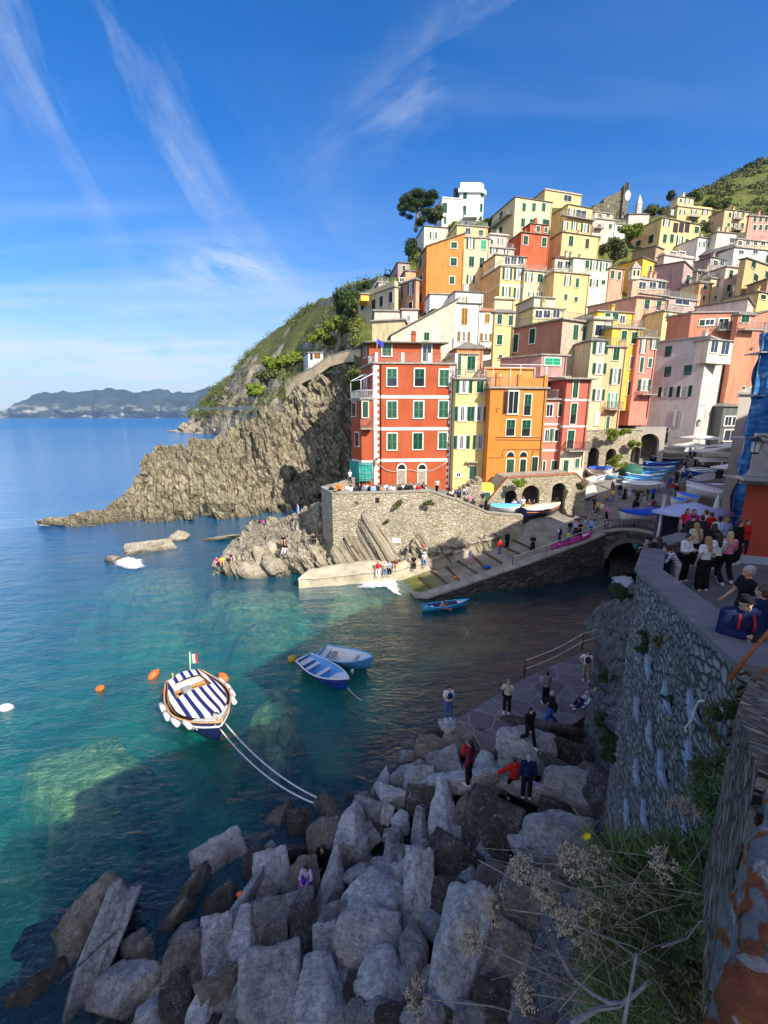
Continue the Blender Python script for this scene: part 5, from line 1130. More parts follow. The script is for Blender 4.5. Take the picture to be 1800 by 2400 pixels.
def arcade(name,label,pts,ztops,zb,arches,thick,mat,wallin=(0,1),cop=None):
 """wall along pts with arch-shaped openings given in metres along it: (centre, width, height)"""
 O_=Vector((pts[0].x,pts[0].y,0));root=empty(name,Vector((O_.x,O_.y,zb)));tag(root,label,'wall')
 seg=[0]
 for a,c_ in zip(pts[:-1],pts[1:]):seg.append(seg[-1]+(c_.to_2d()-a.to_2d()).length)
 def at(d):
  d=max(0,min(seg[-1],d));i=max(1,bisect.bisect_left(seg,d));t=(d-seg[i-1])/max(1e-6,seg[i]-seg[i-1])
  return pts[i-1].lerp(pts[i],t),ztops[i-1]+(ztops[i]-ztops[i-1])*t
 n_=int(seg[-1]/.12);iv=Vector((wallin[0],wallin[1],0)).normalized()*thick;vs=[];fs=[]
 for i in range(n_+1):
  d=seg[-1]*i/n_;p,zt_=at(d);lo=zb-.5
  for c_,w_,h_,zf in arches:
   x=(d-c_)/(w_/2)
   if abs(x)<1:lo=zf+(h_-w_/2)+(w_/2)*math.sqrt(1-x*x)
  for q,z in((p,lo),(p,zt_),(p+iv,lo),(p+iv,zt_)):vs.append((q.x,q.y,z))
 for i in range(n_):
  a,c_=i*4,(i+1)*4;fs+=[(a,c_,c_+1,a+1),(a+2,a+3,c_+3,c_+2),(a+1,c_+1,c_+3,a+3),(a,a+2,c_+2,c_)]
 b=MB();b.add(vs,fs);shift(b,root.location);b.build('masonry',mat,root)
 for c_,w_,h_,zf in arches:
  p,_=at(c_);dr=(at(c_+.2)[0]-at(c_-.2)[0]);an=math.atan2(dr.y,dr.x);q=p+iv.normalized()*(thick+1.4)
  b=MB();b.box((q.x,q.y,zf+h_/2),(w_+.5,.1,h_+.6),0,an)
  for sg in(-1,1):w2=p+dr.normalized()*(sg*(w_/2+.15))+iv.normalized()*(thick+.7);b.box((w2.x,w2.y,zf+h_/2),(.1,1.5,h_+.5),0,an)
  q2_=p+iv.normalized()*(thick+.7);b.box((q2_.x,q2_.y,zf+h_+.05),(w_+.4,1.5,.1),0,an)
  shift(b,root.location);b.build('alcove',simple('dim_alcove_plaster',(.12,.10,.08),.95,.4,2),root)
 if cop:
  b=MB();vs=[]
  for p,z in zip(pts,ztops):vs+=[p.xy.to_3d()-iv.normalized()*.08+Vector((0,0,z+.003)),p.xy.to_3d()+iv+Vector((0,0,z+.003)),p.xy.to_3d()+iv+Vector((0,0,z+.14)),p.xy.to_3d()-iv.normalized()*.08+Vector((0,0,z+.14))]
  fs=[]
  for i in range(len(pts)-1):
   for k in range(4):fs.append((i*4+k,i*4+(k+1)%4,(i+1)*4+(k+1)%4,(i+1)*4+k))
  b.add(vs,fs);shift(b,root.location);b.build('coping',cop,root)
 return root
S_=44.0
tops=[(1143,1178),(1165,1150),(1190,1121),(1250,1117),(1310,1114),(1351,1111),(1362,1122),(1374,1145)]
pts=[P(x,y,S_+i*.35)for i,(x,y)in enumerate(tops)]
Lw=sum((c_.to_2d()-a.to_2d()).length for a,c_ in zip(pts[:-1],pts[1:]))
def along(px):return(px-1143)/(1374-1143)*Lw
zf=4.9
arcade('arcade_wall','rubble stone wall with three arched alcoves below the orange house',[Vector((p.x,p.y,0))for p in pts],[p.z for p in pts],3.6,[(along(1203),1.5,2.5,zf),(along(1247),2.0,3.0,zf),(along(1309),1.75,3.2,zf)],.6,M['wallstone'],cop=M['terra'])
b=MB();vs=[(p.x,p.y+.5,p.z-.05)for p in pts[1:6]]+[(p.x,p.y+4.5,p.z-.05)for p in pts[1:6]]
b.add(vs,[(i,i+1,i+6,i+5)for i in range(4)]);o=b.build('upper_path',M['concrete']);tag(o,kind='structure')
S2=53.5;t2=[(1372,1010),(1400,1010),(1440,1008),(1480,1007),(1506,1010)]
pts2=[P(x,y,S2+i*.6)for i,(x,y)in enumerate(t2)];L2=sum((c_.to_2d()-a.to_2d()).length for a,c_ in zip(pts2[:-1],pts2[1:]))
al2=lambda px:(px-1372)/(1506-1372)*L2
arcade('arcade_wall','pale stone arcade with three arches and hanging plants at the back of the boat square',[Vector((p.x,p.y,0))for p in pts2],[p.z for p in pts2],5.5,[(al2(1397),1.8,4.2,7.0),(al2(1438),1.6,3.6,7.4),(al2(1496),1.7,3.4,7.8)],.7,M['wallstone'],cop=M['concrete'])
q=P(1120,1180,44.5);root=empty('stair_block',Vector((q.x,q.y,5.5)));tag(root,'stone stair ramp with yellow framed green cellar door under the yellow house','stairs')
b=MB()
for i in range(9):b.box((q.x-3.2+i*.42,q.y+1.2,5.5+.5+i*.14),(.43,2.0,1.0+i*.28))
shift(b,root.location);b.build('steps',M['wallstone'],root)
b=MB();b.box((q.x+.9,q.y+1.2,6.6),(1.5,1.8,3.0));shift(b,root.location);b.build('porch',plaster((.74,.56,.08),.2),root)
put_window(root,Vector((q.x+.9,q.y+.29,6.35)),0,'d',.8,1.9,'green','ftrim')
railing('stair_railing',[Vector((q.x-3.2,q.y+.3,6.6)),Vector((q.x+.3,q.y+.3,7.9))],.9,root,bars=False)
q=P(1520,1045,57.5);b_r=empty('archway',Vector((q.x,q.y,9)));tag(b_r,'dark arched passage beside the grey house at the head of the square','archway')
pp=[Vector((q.x-1.8,q.y+.4,0)),Vector((q.x+1.7,q.y-.6,0))]
for ch in list(arcade('tmp','tmp arch',pp,[13.7,13.7],8.0,[(1.8,2.5,3.2,9.6)],.5,plaster((.45,.40,.34),.5,.1)).children):
 w_=ch.parent;ch.parent=b_r;ch.location=w_.location-b_r.location+ch.location
bpy.data.objects.remove(w_)
rp=[(671,936,92.0),(700,906,89),(738,888,86),(775,862,84),(810,853,82),(845,850,80)]
tpw=[P(*q)+Vector((0,0,2.3))for q in rp]
wallribbon('path_wall',tpw,[p.z-2.0 for p in tpw],.4,stonewall('pale_path_masonry',[(.46,.36,.22),(.60,.48,.31),(.52,.42,.27)],1.6,1.6,(.42,.35,.25),.04,.5),'pale stone parapet of the path climbing the headland above the cliff',inward=(0,1),cope=.15)
pth=[[p+Vector((0,.4,-1.1))for p in tpw],[p+Vector((0,5,-1.0))for p in tpw]]
o=link(bpy.data.objects.new('cliff_path',gridmesh('cliff_path',loft([pth[0],pth[1]],20,4),ledgem)));tag(o,kind='structure')
lp=[P(*q)for q in[(455,1018,84),(520,1012,88),(565,1000,92),(595,985,95)]]
tag(link(bpy.data.objects.new('ledge_path',gridmesh('ledge_path',loft([[p+Vector((0,0,.3))for p in lp],[p+Vector((0,4,.3))for p in lp]],16,3),ledgem))),kind='structure')
hp=[P(*q)for q in[(473,956,405),(520,956,360),(570,956,305),(600,954,270)]]
wallribbon('path_wall',[p+Vector((0,-6,.5))for p in hp],[p.z-1.6 for p in hp],1.0,ledgem,'long pale retaining wall of the lower coastal path below the grey cliff',inward=(0,1))
W0,W1,W2,W3=Vector((4.25,4.55,12.05)),Vector((6.9,11.0,10.9)),Vector((9.1,14.2,10.65)),Vector((11.3,15.7,10.6))
def lineden(ps,n=6):
 out=[]
 for a,c_ in zip(ps[:-1],ps[1:]):
  for i in range(n):out.append(a.lerp(c_,i/n))
 return out+[ps[-1]]
copem=simple('grey_cement_coping',(.155,.15,.145),.9,.25,1.5,bump=.3)
wallribbon('walkway_parapet',lineden([W0,W1]),1.0,.55,M['nearstone'],'long rubble wall with grey coping dropping from the walkway, white starfish fixed on it','wall',inward=(.92,-.38),cope=.1,copemat=copem)
wallribbon('walkway_parapet',lineden([W1+Vector((.05,.05,0)),W2,W3],3),4.5,.5,M['nearstone'],'far end of the walkway parapet curving towards the big umbrella','wall',inward=(.75,-.66),cope=.1,copemat=copem)
walkm=newmat('walkway_slabs');nt=walkm.node_tree;v=wpos(nt)
bk=N(nt,'ShaderNodeTexBrick',{'Vector':wpos(nt,(1,1,1),(0,0,-.35)),'Scale':1.6,'Mortar Size':.015,'Color1':(.85,.85,.85,1),'Color2':(1,1,1,1),'Mortar':(.6,.6,.6,1)})
n1=noise(nt,v,1.1,6.0,.65);finish(nt,mixc(nt,1.0,ramp(nt,n1,[(.3,(.10,.098,.095)),(.7,(.19,.185,.175))]),bk.outputs[0],'MULTIPLY'),.8,n1,.3,.03)
wk=loft([[Vector((4.3,3.6,11.15)),Vector((7.0,10.6,9.95)),Vector((9.3,13.9,9.65)),Vector((11.5,15.4,9.6)),Vector((14,19,9.3)),Vector((17,24,8.7)),Vector((21,31,7.6)),Vector((26,38,6.0)),Vector((29.5,42.5,4.6))],[Vector((9,2.0,11.3)),Vector((13.5,9.5,10.0)),Vector((15,14,9.7)),Vector((18,16,9.6)),Vector((21,20,9.4)),Vector((25,24,8.9)),Vector((32,31,7.9)),Vector((37,38,6.4)),Vector((42,43,5.4))]],60,16)
o=link(bpy.data.objects.new('walkway',gridmesh('walkway',wk,walkm)));tag(o,kind='structure')
def WZ(px,py):
 best=None;a,b_,c_=ray(px,py)
 s=3.0
 while s<70:
  p=Vector((a*s,b_*s,CAMH+c_*s));d=((wk[:,:,0]-p.x)**2+(wk[:,:,1]-p.y)**2);i=np.unravel_index(d.argmin(),d.shape)
  if p.z<=wk[i][2]:return p
  s+=.1
 return P(px,py,20)
N0,N1,N2=Vector((1.30,1.25,13.80)),Vector((.60,.56,13.9)),Vector((-.1,-.45,13.9))
nearm2=stonewall('weathered_wall_by_the_camera',[(.14,.14,.12),(.30,.28,.22),(.22,.21,.18),(.40,.36,.28)],7.5,1.3,(.14,.13,.11),.08,1.0,moss=.3)
wr=wallribbon('lookout_wall',lineden([Vector((4.1,4.25,12.2)),Vector((2.6,2.75,12.9)),N0],3),[9.5,10.2,10.8,11.3,11.8,12.2,12.6],.5,nearm2,'rough stone wall rising from the starfish wall to the lookout','wall',inward=(.7,-.7))
cop=newmat('broken_brick_and_lichen_coping');nt=cop.node_tree;v=wpos(nt)
n1=noise(nt,v,4.6,3.0,.5,.4);n2=noise(nt,v,22,8.0,.75);n3=noise(nt,v,7,7.0,.7,.8)
c_=ramp(nt,n1,[(.49,(.26,.27,.27)),(.51,(.40,.14,.05)),(.58,(.28,.08,.04)),(.60,(.24,.24,.23))])
c_=mixc(nt,ramp(nt,n3,[(.54,0.0),(.60,.9)]),c_,(.60,.55,.48));c_=mixc(nt,ramp(nt,n3,[(.30,.9),(.38,0.0)]),c_,(.05,.035,.025))
c_=mixc(nt,.7,c_,ramp(nt,n2,[(.3,.45),(.7,1.4)]),'MULTIPLY');finish(nt,c_,.95,math_(nt,'ADD',n3,n2),1.0,.03,.1)
g_=[]
for j in range(90):
 t=j/89;e=N0.lerp(N2,t)if t<.0 else(N0.lerp(N1,t*2)if t<.5 else N1.lerp(N2,t*2-1));row=[]
 e=e+Vector((.05+.035*mn.noise(Vector((t*9,0,0))),.03*mn.noise(Vector((t*11,3,0))),0))
 for i in range(60):
  s_=i/59;w=-.02+1.2*max(0,(s_-.35)/.65);zz=-.9*max(0,(.35-s_)/.35);ed=.05*math.exp(-((s_-.35)/.07)**2)
  p=e+Vector((.70,-.71,0))*w+Vector((0,0,zz-ed))
  p+=Vector((-.5,.5,1))*(.035*mn.noise(p*5)+.016*mn.noise(p*14)+.008*mn.noise(p*33));row.append(list(p))
 g_.append(row)
o=link(bpy.data.objects.new('coping_wall',gridmesh('coping_wall',np.array(g_),cop)));tag(o,'broken brick and lichen topped wall at the lower right corner','wall')
b=MB();b.tube([Vector((3.62,3.98,12.3)),Vector((3.75,3.95,12.65)),Vector((3.9,3.8,13.2))],[.025,.02,.02],0,6);b.tube([Vector((3.72,3.92,12.2)),Vector((3.9,3.7,12.9))],.012,0,6)
o=b.build('rusty_bracket',simple('rust',(.33,.09,.025),.9,.35,12,bump=.5));tag(o,'rusty iron bracket where the lookout wall meets the walkway parapet','bracket')
starm=simple('pale_blue_white_paint',(.27,.31,.40),.6,.12,4)
d01=(W0-W1).to_2d().to_3d().normalized();fn=Vector((d01.y,-d01.x,0));fn=fn if fn.x<0 else-fn
def wallface(px,py):return face_hit(px,py,W1,Vector((d01.x,d01.y,0)))
def ZW(x,y):return 1400+x*.24862,1450+y*.24862
stars=[(515,455,230,0.15,'topmost starfish near the left edge of the wall'),(405,850,220,.0,'starfish at the left edge level with the curved pale cable'),(690,760,300,.5,'starfish half hidden by a tuft between the top starfish and the curved cable'),(950,870,330,.3,'large starfish behind the curved pale cable'),(530,1110,240,.7,'starfish leaning below the one at the left edge'),(405,1460,220,.2,'starfish in the middle of the left wall edge'),(650,1440,300,.4,'long armed starfish between the middle left and the biggest one'),(930,1370,380,.6,'biggest starfish right of the wall centre'),(310,1850,220,.1,'starfish low at the left wall edge'),(480,1870,220,.3,'starfish low beside the left edge one above the dry stalks'),(895,2120,300,.5,'lowest starfish above the green shrub')]
for x,y,sz,rt,lb in stars:
 p=wallface(*ZW(x,y));s_=proj(p)[2];R_=sz*.24862*s_/1000*.52
 root=empty('starfish_ornament',p+fn*.09);tag(root,'pale painted '+lb,'ornament','starfish fixed to the walkway wall')
 b=MB();vs=[]
 for k in range(10):
  an=math.pi/2+rt+k*math.pi/5;r=R_ if k%2==0 else R_*.22;q=d01*(-math.cos(an)*r*1.35)+Vector((0,0,math.sin(an)*r));vs.append(q)
 vs2=vs+[v_*1.0-fn*.05 for v_ in vs]+[fn*.06]
 fs=[(20,(k+1)%10,k)for k in range(10)]+[(k,(k+1)%10,10+(k+1)%10,10+k)for k in range(10)]+[tuple(range(10,20))]
 b.add(vs2,fs);b.build('star',starm,root)
 b=MB();b.tube([fn*-.08+d01*.02,fn*.05+d01*-.06+Vector((0,0,.02))],.02,0,5);b.build('pin',M['darkrail'],root)
b=MB();b.tube([wallface(*ZW(x,y))+fn*.1 for x,y in((1085,790),(1040,800),(1000,870),(980,960),(920,1030),(900,1040),(915,1085))],.02,0,6);p0=Vector(b.v[0]);shift(b,p0)
tag(b.build('cable',M['awning'],loc=p0),'short curved pale cable hanging over the large starfish on the wall','cable')
soil=strata('dark_slate',[(.035,.035,.032),(.09,.09,.085),(.16,.16,.15),(.25,.245,.22)],(-.75,.2,1),2.4,.25,.5,1.0,.25,.2)  # dark grey slate tones
rr=[[(1370,1452,1.9),(1420,1425,3.2),(1470,1385,4.8),(1510,1365,5.6),(1600,1365,6)],[(1410,1540,1.8),(1425,1510,3.0),(1470,1480,4.3),(1520,1480,4.8),(1620,1480,5)],[(1385,1640,1.7),(1412,1620,2.8),(1455,1600,3.6),(1500,1600,4.2),(1620,1600,4.4)],[(1375,1760,1.4),(1420,1750,2.4),(1460,1750,2.6),(1520,1750,2.9),(1650,1750,3)],[(1330,1880,1.2),(1400,1900,2.0),(1480,1950,2.8),(1600,1950,3),(1700,1950,3.2)],[(1300,2050,2.3),(1400,2100,3.4),(1500,2150,4.6),(1640,2150,6.0),(1760,2150,6.4)],[(1200,2400,3.6),(1370,2400,5.4),(1500,2400,7.0),(1640,2400,8.6),(1800,2400,9.6)],[(1000,3400,4.8),(1300,3400,7),(1500,3400,8.6),(1700,3400,10),(1900,3400,10.6)]]
NB=loft([[PZ(*q)for q in r]for r in rr],150,190)
qn=Vector((-.75,.2,1)).normalized().rotation_difference(Vector((0,0,1)))
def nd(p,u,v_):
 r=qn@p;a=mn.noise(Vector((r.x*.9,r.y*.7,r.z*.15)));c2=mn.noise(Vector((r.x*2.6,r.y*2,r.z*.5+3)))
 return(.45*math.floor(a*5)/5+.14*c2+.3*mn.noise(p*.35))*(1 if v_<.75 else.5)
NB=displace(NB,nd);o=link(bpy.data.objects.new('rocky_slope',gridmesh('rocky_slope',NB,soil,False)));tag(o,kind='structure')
flag=newmat('crazy_paving');nt=flag.node_tree;v=wpos(nt);ve=N(nt,'ShaderNodeTexVoronoi',{'Vector':v,'Scale':.95},feature='DISTANCE_TO_EDGE');vc=N(nt,'ShaderNodeTexVoronoi',{'Vector':v,'Scale':.95})
n1=noise(nt,v,2.0,7.0,.7);c_=ramp(nt,N(nt,'ShaderNodeSeparateColor',{0:vc.outputs['Color']}).outputs[0],[(0,(.13,.11,.11)),(1,(.22,.19,.185))])
c_=mixc(nt,.6,c_,ramp(nt,n1,[(.3,.6),(.7,1.3)]),'MULTIPLY');c_=mixc(nt,ramp(nt,ve.outputs[0],[(0,1.0),(.035,0.0)]),c_,(.30,.27,.26));finish(nt,c_,.85,n1,.5,.05)
pf=[(1070,1686),(1105,1665),(1228,1590),(1330,1545),(1440,1497),(1480,1500),(1475,1560),(1420,1640),(1355,1690),(1275,1735),(1160,1752)]
ZP=1.6;pl=[PZ(x,y,ZP)for x,y in pf];b=MB();b.prism([(p.x,p.y)for p in pl],-1.5,ZP,0)
root_p=b.build('platform',[flag]);tag(root_p,kind='structure')
root=empty('rope_railing',PZ(1228,1588,ZP));tag(root,'two strand rope railing on thin posts along the flagstone platform','railing');b=MB();tops_=[]
for x,y in((1228,1592),(1364,1524),(1442,1490)):
 p=PZ(x,y,ZP);b.tube([p,p+Vector((0,0,1.15))],.035,0,5);tops_.append(p)
shift(b,root.location);b.build('posts',M['darkrail'],root)
for hh_,nm in((1.1,'rope'),(.6,'rope')):
 b=MB();pts=[]
 for a,c2 in zip(tops_[:-1],tops_[1:]):
  for i in range(9):t=i/8;q=a.lerp(c2,t);q.z+=hh_-.16*math.sin(math.pi*t);pts.append(q)
 pts.append(tops_[-1]+Vector((0,0,hh_)));b.tube(pts,.022,0,5);shift(b,root.location);b.build(nm,M['awning'],root)
q=WZ(1723,1343)
h=H('red rendered house with pale blue base beside the walkway',(.40,.065,.035),None,1752,1752,2000,1133,1343,th=-24,sa=-44,s=15.6,dep=7,roof='flat',ext=2,fr=None,pipe=False,dirt=.1)
RB=h;p=face_hit(1740,1298,h.C,h.u);b=MB();nfr=Vector((h.u.y,-h.u.x,0));m_=h.C+h.u*h.Lf/2+nfr*.02;zt_=Zfix(1740,1298,h.C.x,h.C.y)
b.box((m_.x,m_.y,(zt_+h.zb-2)/2),(h.Lf+.06,.06,zt_-h.zb+2),0,h.af);m_=h.C+h.v*h.Ls/2-h.u*.02;b.box((m_.x,m_.y,(zt_+h.zb-2)/2),(h.Ls,.06,zt_-h.zb+2),0,h.as_);shift(b,h.root.location);b.build('painted_base',plaster((.36,.42,.52),.2),h.root)
b=MB();zc=h.zt+.19;pts=[h.B-h.u*.2,h.C-h.u*.2-h.v*.3,h.A-h.v*.3]
m_=h.C+h.u*h.Lf*.5-h.v*.2;b.box((m_.x,m_.y,zc+.02),(h.Lf+.5,.8,.1),0,h.af);b.box((m_.x,m_.y,zc+.75),(h.Lf,.06,1.3),0,h.af);b.box((m_.x,m_.y,zc+1.5),(h.Lf,.3,.25),0,h.af)
shift(b,h.root.location);b.build('balcony_screen',M['metal'],h.root)
b=MB();m_=h.C+h.u*h.Lf/2+h.v*(h.Ls/2+1.5);b.box((m_.x+1.2,m_.y,h.zt+1.6),(h.Lf-.5,h.Ls-1.5,3.2),0,h.af);shift(b,h.root.location);b.build('upper_storeys',plaster((.40,.30,.30),.3),h.root)
h=H('tall pale weathered house corner beside the blue scaffold netting',(.42,.37,.35),None,1735,1735,1790,925,1225,th=4,sa=-44,s=25.5,dep=6,roof='slate',ext=3,patch=.15,dirt=.5,pipe=False,roofmat=M['slatel'])
PB=h
lantern(P(1772,1038,13.5),'large black street lantern in front of the blue scaffold netting',0,.62,.7)
netb=newmat('blue_debris_netting');nt=netb.node_tree;v=wpos(nt);n1=noise(nt,wpos(nt,(1,1,3)),1.5,5.0,.6)
finish(nt,ramp(nt,n1,[(.35,(.01,.09,.28)),(.55,(.03,.17,.42)),(.7,(.20,.28,.46))]),.7,n1,.6,.1)
root=empty('scaffolding',P(1770,1230,20));tag(root,'scaffolding wrapped in bright blue netting rising at the right edge','scaffolding')
a_,c_=P(1778,850,20.5),P(1900,830,19.5);zl=P(1742,1235,21)
A0,A1,A2=Vector((a_.x,a_.y,0)),Vector((c_.x,c_.y,0)),Vector((a_.x+2.2,a_.y+2.2,0))
b=MB();drape(b,A2,A0,9.0,18.9,10,24,.12);drape(b,A0,A1,9.0,18.9,14,24,.14);shift(b,root.location);b.build('netting',netb,root)
b=MB()
for q in(A0,A1,A2,(A0+A1)/2):b.tube([(q.x+.1,q.y+.1,8.5),(q.x+.1,q.y+.1,19.3)],.04,0,5)
for z in np.arange(10,19,2.0):b.tube([(A0.x+.1,A0.y-.1,z),(A1.x,A1.y-.1,z)],.035,0,5);b.box(((A0.x+A1.x)/2,(A0.y+A1.y)/2+.8,z),((A1-A0).length,1.0,.05))
shift(b,root.location);b.build('scaffold_frame',M['metal'],root)
def town(label,x,y,w,d,zt_,rot,col,z0=6,name='house'):
 root=empty(name,(x,y,z0));tag(root,label,'house');b=MB();b.box((0,0,(zt_-z0)/2),(w,d,zt_-z0));b.build('wall',plaster(col,.3),root);root.rotation_euler=(0,0,rot)
 b=MB();vs=[(-w/2-.3,-d/2-.3,zt_-z0+.003),(w/2+.3,-d/2-.3,zt_-z0+.003),(w/2+.3,d/2+.3,zt_-z0+.003),(-w/2-.3,d/2+.3,zt_-z0+.003),(0,-d/4,zt_-z0+1.0),(0,d/4,zt_-z0+1.0)]
 b.add(vs,[(0,1,4),(1,2,5,4),(2,3,5),(3,0,4,5),(3,2,1,0)]);b.build('roof',M['slate'],root)
 return root
LN=[(2,-8.2,0),(7.3,-5.6,19.4),(12.6,-3.0,21.0),(16.5,2.0,24.9),(19.6,5.6,25.2),(24.3,11,24.6),(30,15.8,25.4),(38.3,24.2,24.6),(50.5,32.6,27.6),(64,43,30)]
LC=[(PEA,'low peach house of the lane at the seaward end'),(CR,'cream house of the lane below the lookout steps'),(OR,'tall orange house of the lane behind the lookout'),(Y1,'tall yellow house of the lane behind the lookout'),(RS,'rose house of the lane above the walkway'),(OR,'ochre house of the lane behind the red walkway house'),(TER,'terracotta house of the lane beyond the scaffolding'),(PK,'pink house of the lane beside the boat square'),(CR,'cream house of the lane at the far side of the square')]
for i in range(9):
 (x0,y0,_),(x1,y1,zt_)=LN[i],LN[i+1];d_=Vector((x1-x0,y1-y0,0));L_=d_.length;d_.normalize();n_=Vector((d_.y,-d_.x,0));c_=Vector(((x0+x1)/2,(y0+y1)/2,0))+n_*4.5
 town(LC[i][1],c_.x,c_.y,L_+.8,9,zt_-.8,math.atan2(d_.y,d_.x),LC[i][0],4 if i>0 else 2)
town('added unseen block shading the wall by the camera',4.6,-3.4,5.0,3.0,16.4,.55,CR,9)  # made-up block, added only to shade the near wall
def boatmat(name,col,rough=.4):return simple(name,col,rough,.12,3)
BM=dict(navy=boatmat('navy_hull_paint',(.012,.02,.09)),blue=boatmat('blue_hull_paint',(.01,.05,.38)),lblue=boatmat('light_blue_hull_paint',(.10,.33,.68)),sky=boatmat('sky_blue_hull_paint',(.13,.45,.72)),white=boatmat('white_hull_paint',(.66,.66,.64)),cream=boatmat('cream_hull_paint',(.58,.53,.42)),yellow=boatmat('yellow_hull_paint',(.62,.50,.16)),wood=boatmat('varnished_wood',(.50,.28,.12),.5),grey=boatmat('grey_boat_paint',(.30,.30,.30)),green=boatmat('green_tarpaulin',(.02,.10,.06),.7),tarp=boatmat('blue_tarpaulin',(.03,.14,.62),.6),orange=boatmat('orange_gunwale',(.60,.16,.04)),mag=boatmat('magenta_plastic',(.55,.02,.26),.35),cyan=boatmat('cyan_plastic',(.06,.42,.80),.35))
stripe=newmat('navy_white_stripes');nt=stripe.node_tree
ox=N(nt,'ShaderNodeSeparateXYZ',{0:N(nt,'ShaderNodeTexCoord').outputs['Object']}).outputs[1]
sq=math_(nt,'GREATER_THAN',math_(nt,'FRACT',math_(nt,'ADD',math_(nt,'MULTIPLY',ox,2.6),.5)),.45)
finish(nt,mixc(nt,sq,(.012,.02,.12),(.80,.78,.74)),.8,noise(nt,wpos(nt,obj=True),8,3),.3,.02)
def sect(t,L,W_,D,sheer=.25,stern=.6):
 """returns half beam, keel z, sheer z at station t (0 stern .. 1 bow)"""
 hb=W_/2*min(1,(stern+(1-stern)*math.sin(min(1,t/.45)*math.pi/2)))*(1-max(0,(t-.45)/.55)**2.3)
 return max(hb,.012),-D*.5+D*.35*max(0,(t-.82)/.18)**2+.05*(1-min(1,t/.1)),D*.5+sheer*(abs(t-.4)/.6)**2
def make_boat(name,label,p0,p1,width,hull,inner='white',gun='white',depth=None,thwarts=3,cover=None,draft=.3,stern=.6,cat='boat',group=None,flip=False,sheer=.25,roll=0.0,band=None):
 """p0 stern, p1 bow at waterline / ground"""
 p0,p1=Vector(p0),Vector(p1);d=p1-p0;L=d.length;D=depth or width*.42
 root=empty(name,(p0+p1)/2+Vector((0,0,D*(.5-draft)if not flip else D*.45)));tag(root,label,cat,group)
 rt=d.to_track_quat('X','Z').to_euler();root.rotation_euler=(roll+(math.pi if flip else 0),rt.y,rt.z)
 n_=18;b=MB();rows=[];inn=[]
 for i in range(n_+1):
  t=i/n_;hb,kz,sz=sect(t,L,width,D,sheer,stern);x=(t-.5)*L*(1 if t<1 else 1);r=[]
  for s_ in(-1,-.93,-.72,-.38,0,.38,.72,.93,1):
   a=abs(s_);z=kz+(sz-kz)*(a**2.6 if a<1 else 1);rx=x+(.06*L*(z-kz)/(sz-kz)*max(0,t-.7)/.3)
   r.append(Vector((rx,s_*hb,z)))
  rows.append(r)
  inn.append([Vector((q.x,q.y*.90,max(q.z+(.07 if abs(q.y)<hb*.95 else-.0),kz+.12)))for q in r])
 k=9;vs=[q for r in rows for q in r];fs=[(i*k+j,(i+1)*k+j,(i+1)*k+j+1,i*k+j+1)for i in range(n_)for j in range(k-1)]
 fs.append(tuple(range(k)));b.add(vs,fs,0,True);b.build('hull',BM[hull],root)
 if not cover and not flip:
  b=MB();vs=[q for r in inn for q in r];b.add(vs,[(i*k+j,i*k+j+1,(i+1)*k+j+1,(i+1)*k+j)for i in range(n_)for j in range(k-1)]+[tuple(range(k-1,-1,-1))],0,True);b.build('inner_hull',BM[inner],root)
  for j in range(thwarts):
   t=.22+.5*j/max(1,thwarts-1);hb,kz,sz=sect(t,L,width,D,sheer,stern);b=MB();b.box(((t-.5)*L,0,kz+(sz-kz)*.72),(.24,hb*1.72,.04));b.build('thwart',BM['white' if inner!='white' else 'grey'],root)
  hb,kz,sz=sect(.08,L,width,D,sheer,stern);b=MB();b.box((-.43*L,0,kz+(sz-kz)*.8),(.12*L,hb*1.7,.04));b.build('stern_seat',BM['white'],root)
  b=MB();vs=[rows[i][0]+Vector((0,.02,-.03))for i in range(14,n_+1)]+[rows[i][-1]+Vector((0,-.02,-.03))for i in range(14,n_+1)];m_=n_-14+1
  b.add(vs,[(i,i+1,m_+i+1,m_+i)for i in range(m_-1)]);b.build('foredeck',BM['white'],root)
 b=MB()
 for j in(0,k-1):b.tube([r[j]+Vector((0,0,.01))for r in rows],.045,0,5)
 b.tube([rows[0][0]+Vector((0,0,.01)),rows[0][-1]+Vector((0,0,.01))],.045,0,5);b.build('gunwale',BM[gun],root)
 if band:
  b=MB()
  for j in(1,k-2):b.tube([r[j]+Vector((0,.012*(1 if j>4 else-1),-.05))for r in rows],.05,0,4)
  b.build('rubbing_strake',BM[band],root)
 if cover:
  b=MB();vs=[];m_=7
  for i in range(n_+1):
   l,r_=rows[i][0],rows[i][-1];rdg=.22*width*math.sin(math.pi*min(1,max(0,.12+i/n_*.8)))
   for j in range(m_):s_=j/(m_-1);q=l.lerp(r_,s_);q=q+Vector((0,(s_-.5)*.1,rdg*math.sin(math.pi*s_)+.03-.0+.02*math.sin(i*1.7+j)));
   for j in range(m_):s_=j/(m_-1);q=l.lerp(r_,s_);vs.append(q+Vector((0,(s_-.5)*.08,rdg*math.sin(math.pi*s_)+.05+.015*math.sin(i*1.7+j*2))))
  b.add(vs,[(i*m_+j,(i+1)*m_+j,(i+1)*m_+j+1,i*m_+j+1)for i in range(n_)for j in range(m_-1)],0,True)
  b.build('cover',BM[cover]if isinstance(cover,str)else cover,root)
 return root,rows
def link_tag(mb,name,mat,label,cat,group=None,loc=None):
 p0=Vector(mb.v[0]);shift(mb,p0);o=mb.build(name,mat,loc=p0);tag(o,label,cat,group);return o
def ZB(x,y):return 350+x*.36166,1480+y*.36166
ps,pb=PZ(434,1604,.8),PZ(512,1704,1.0);ps.z=pb.z=.3;ext=(pb-ps).normalized()
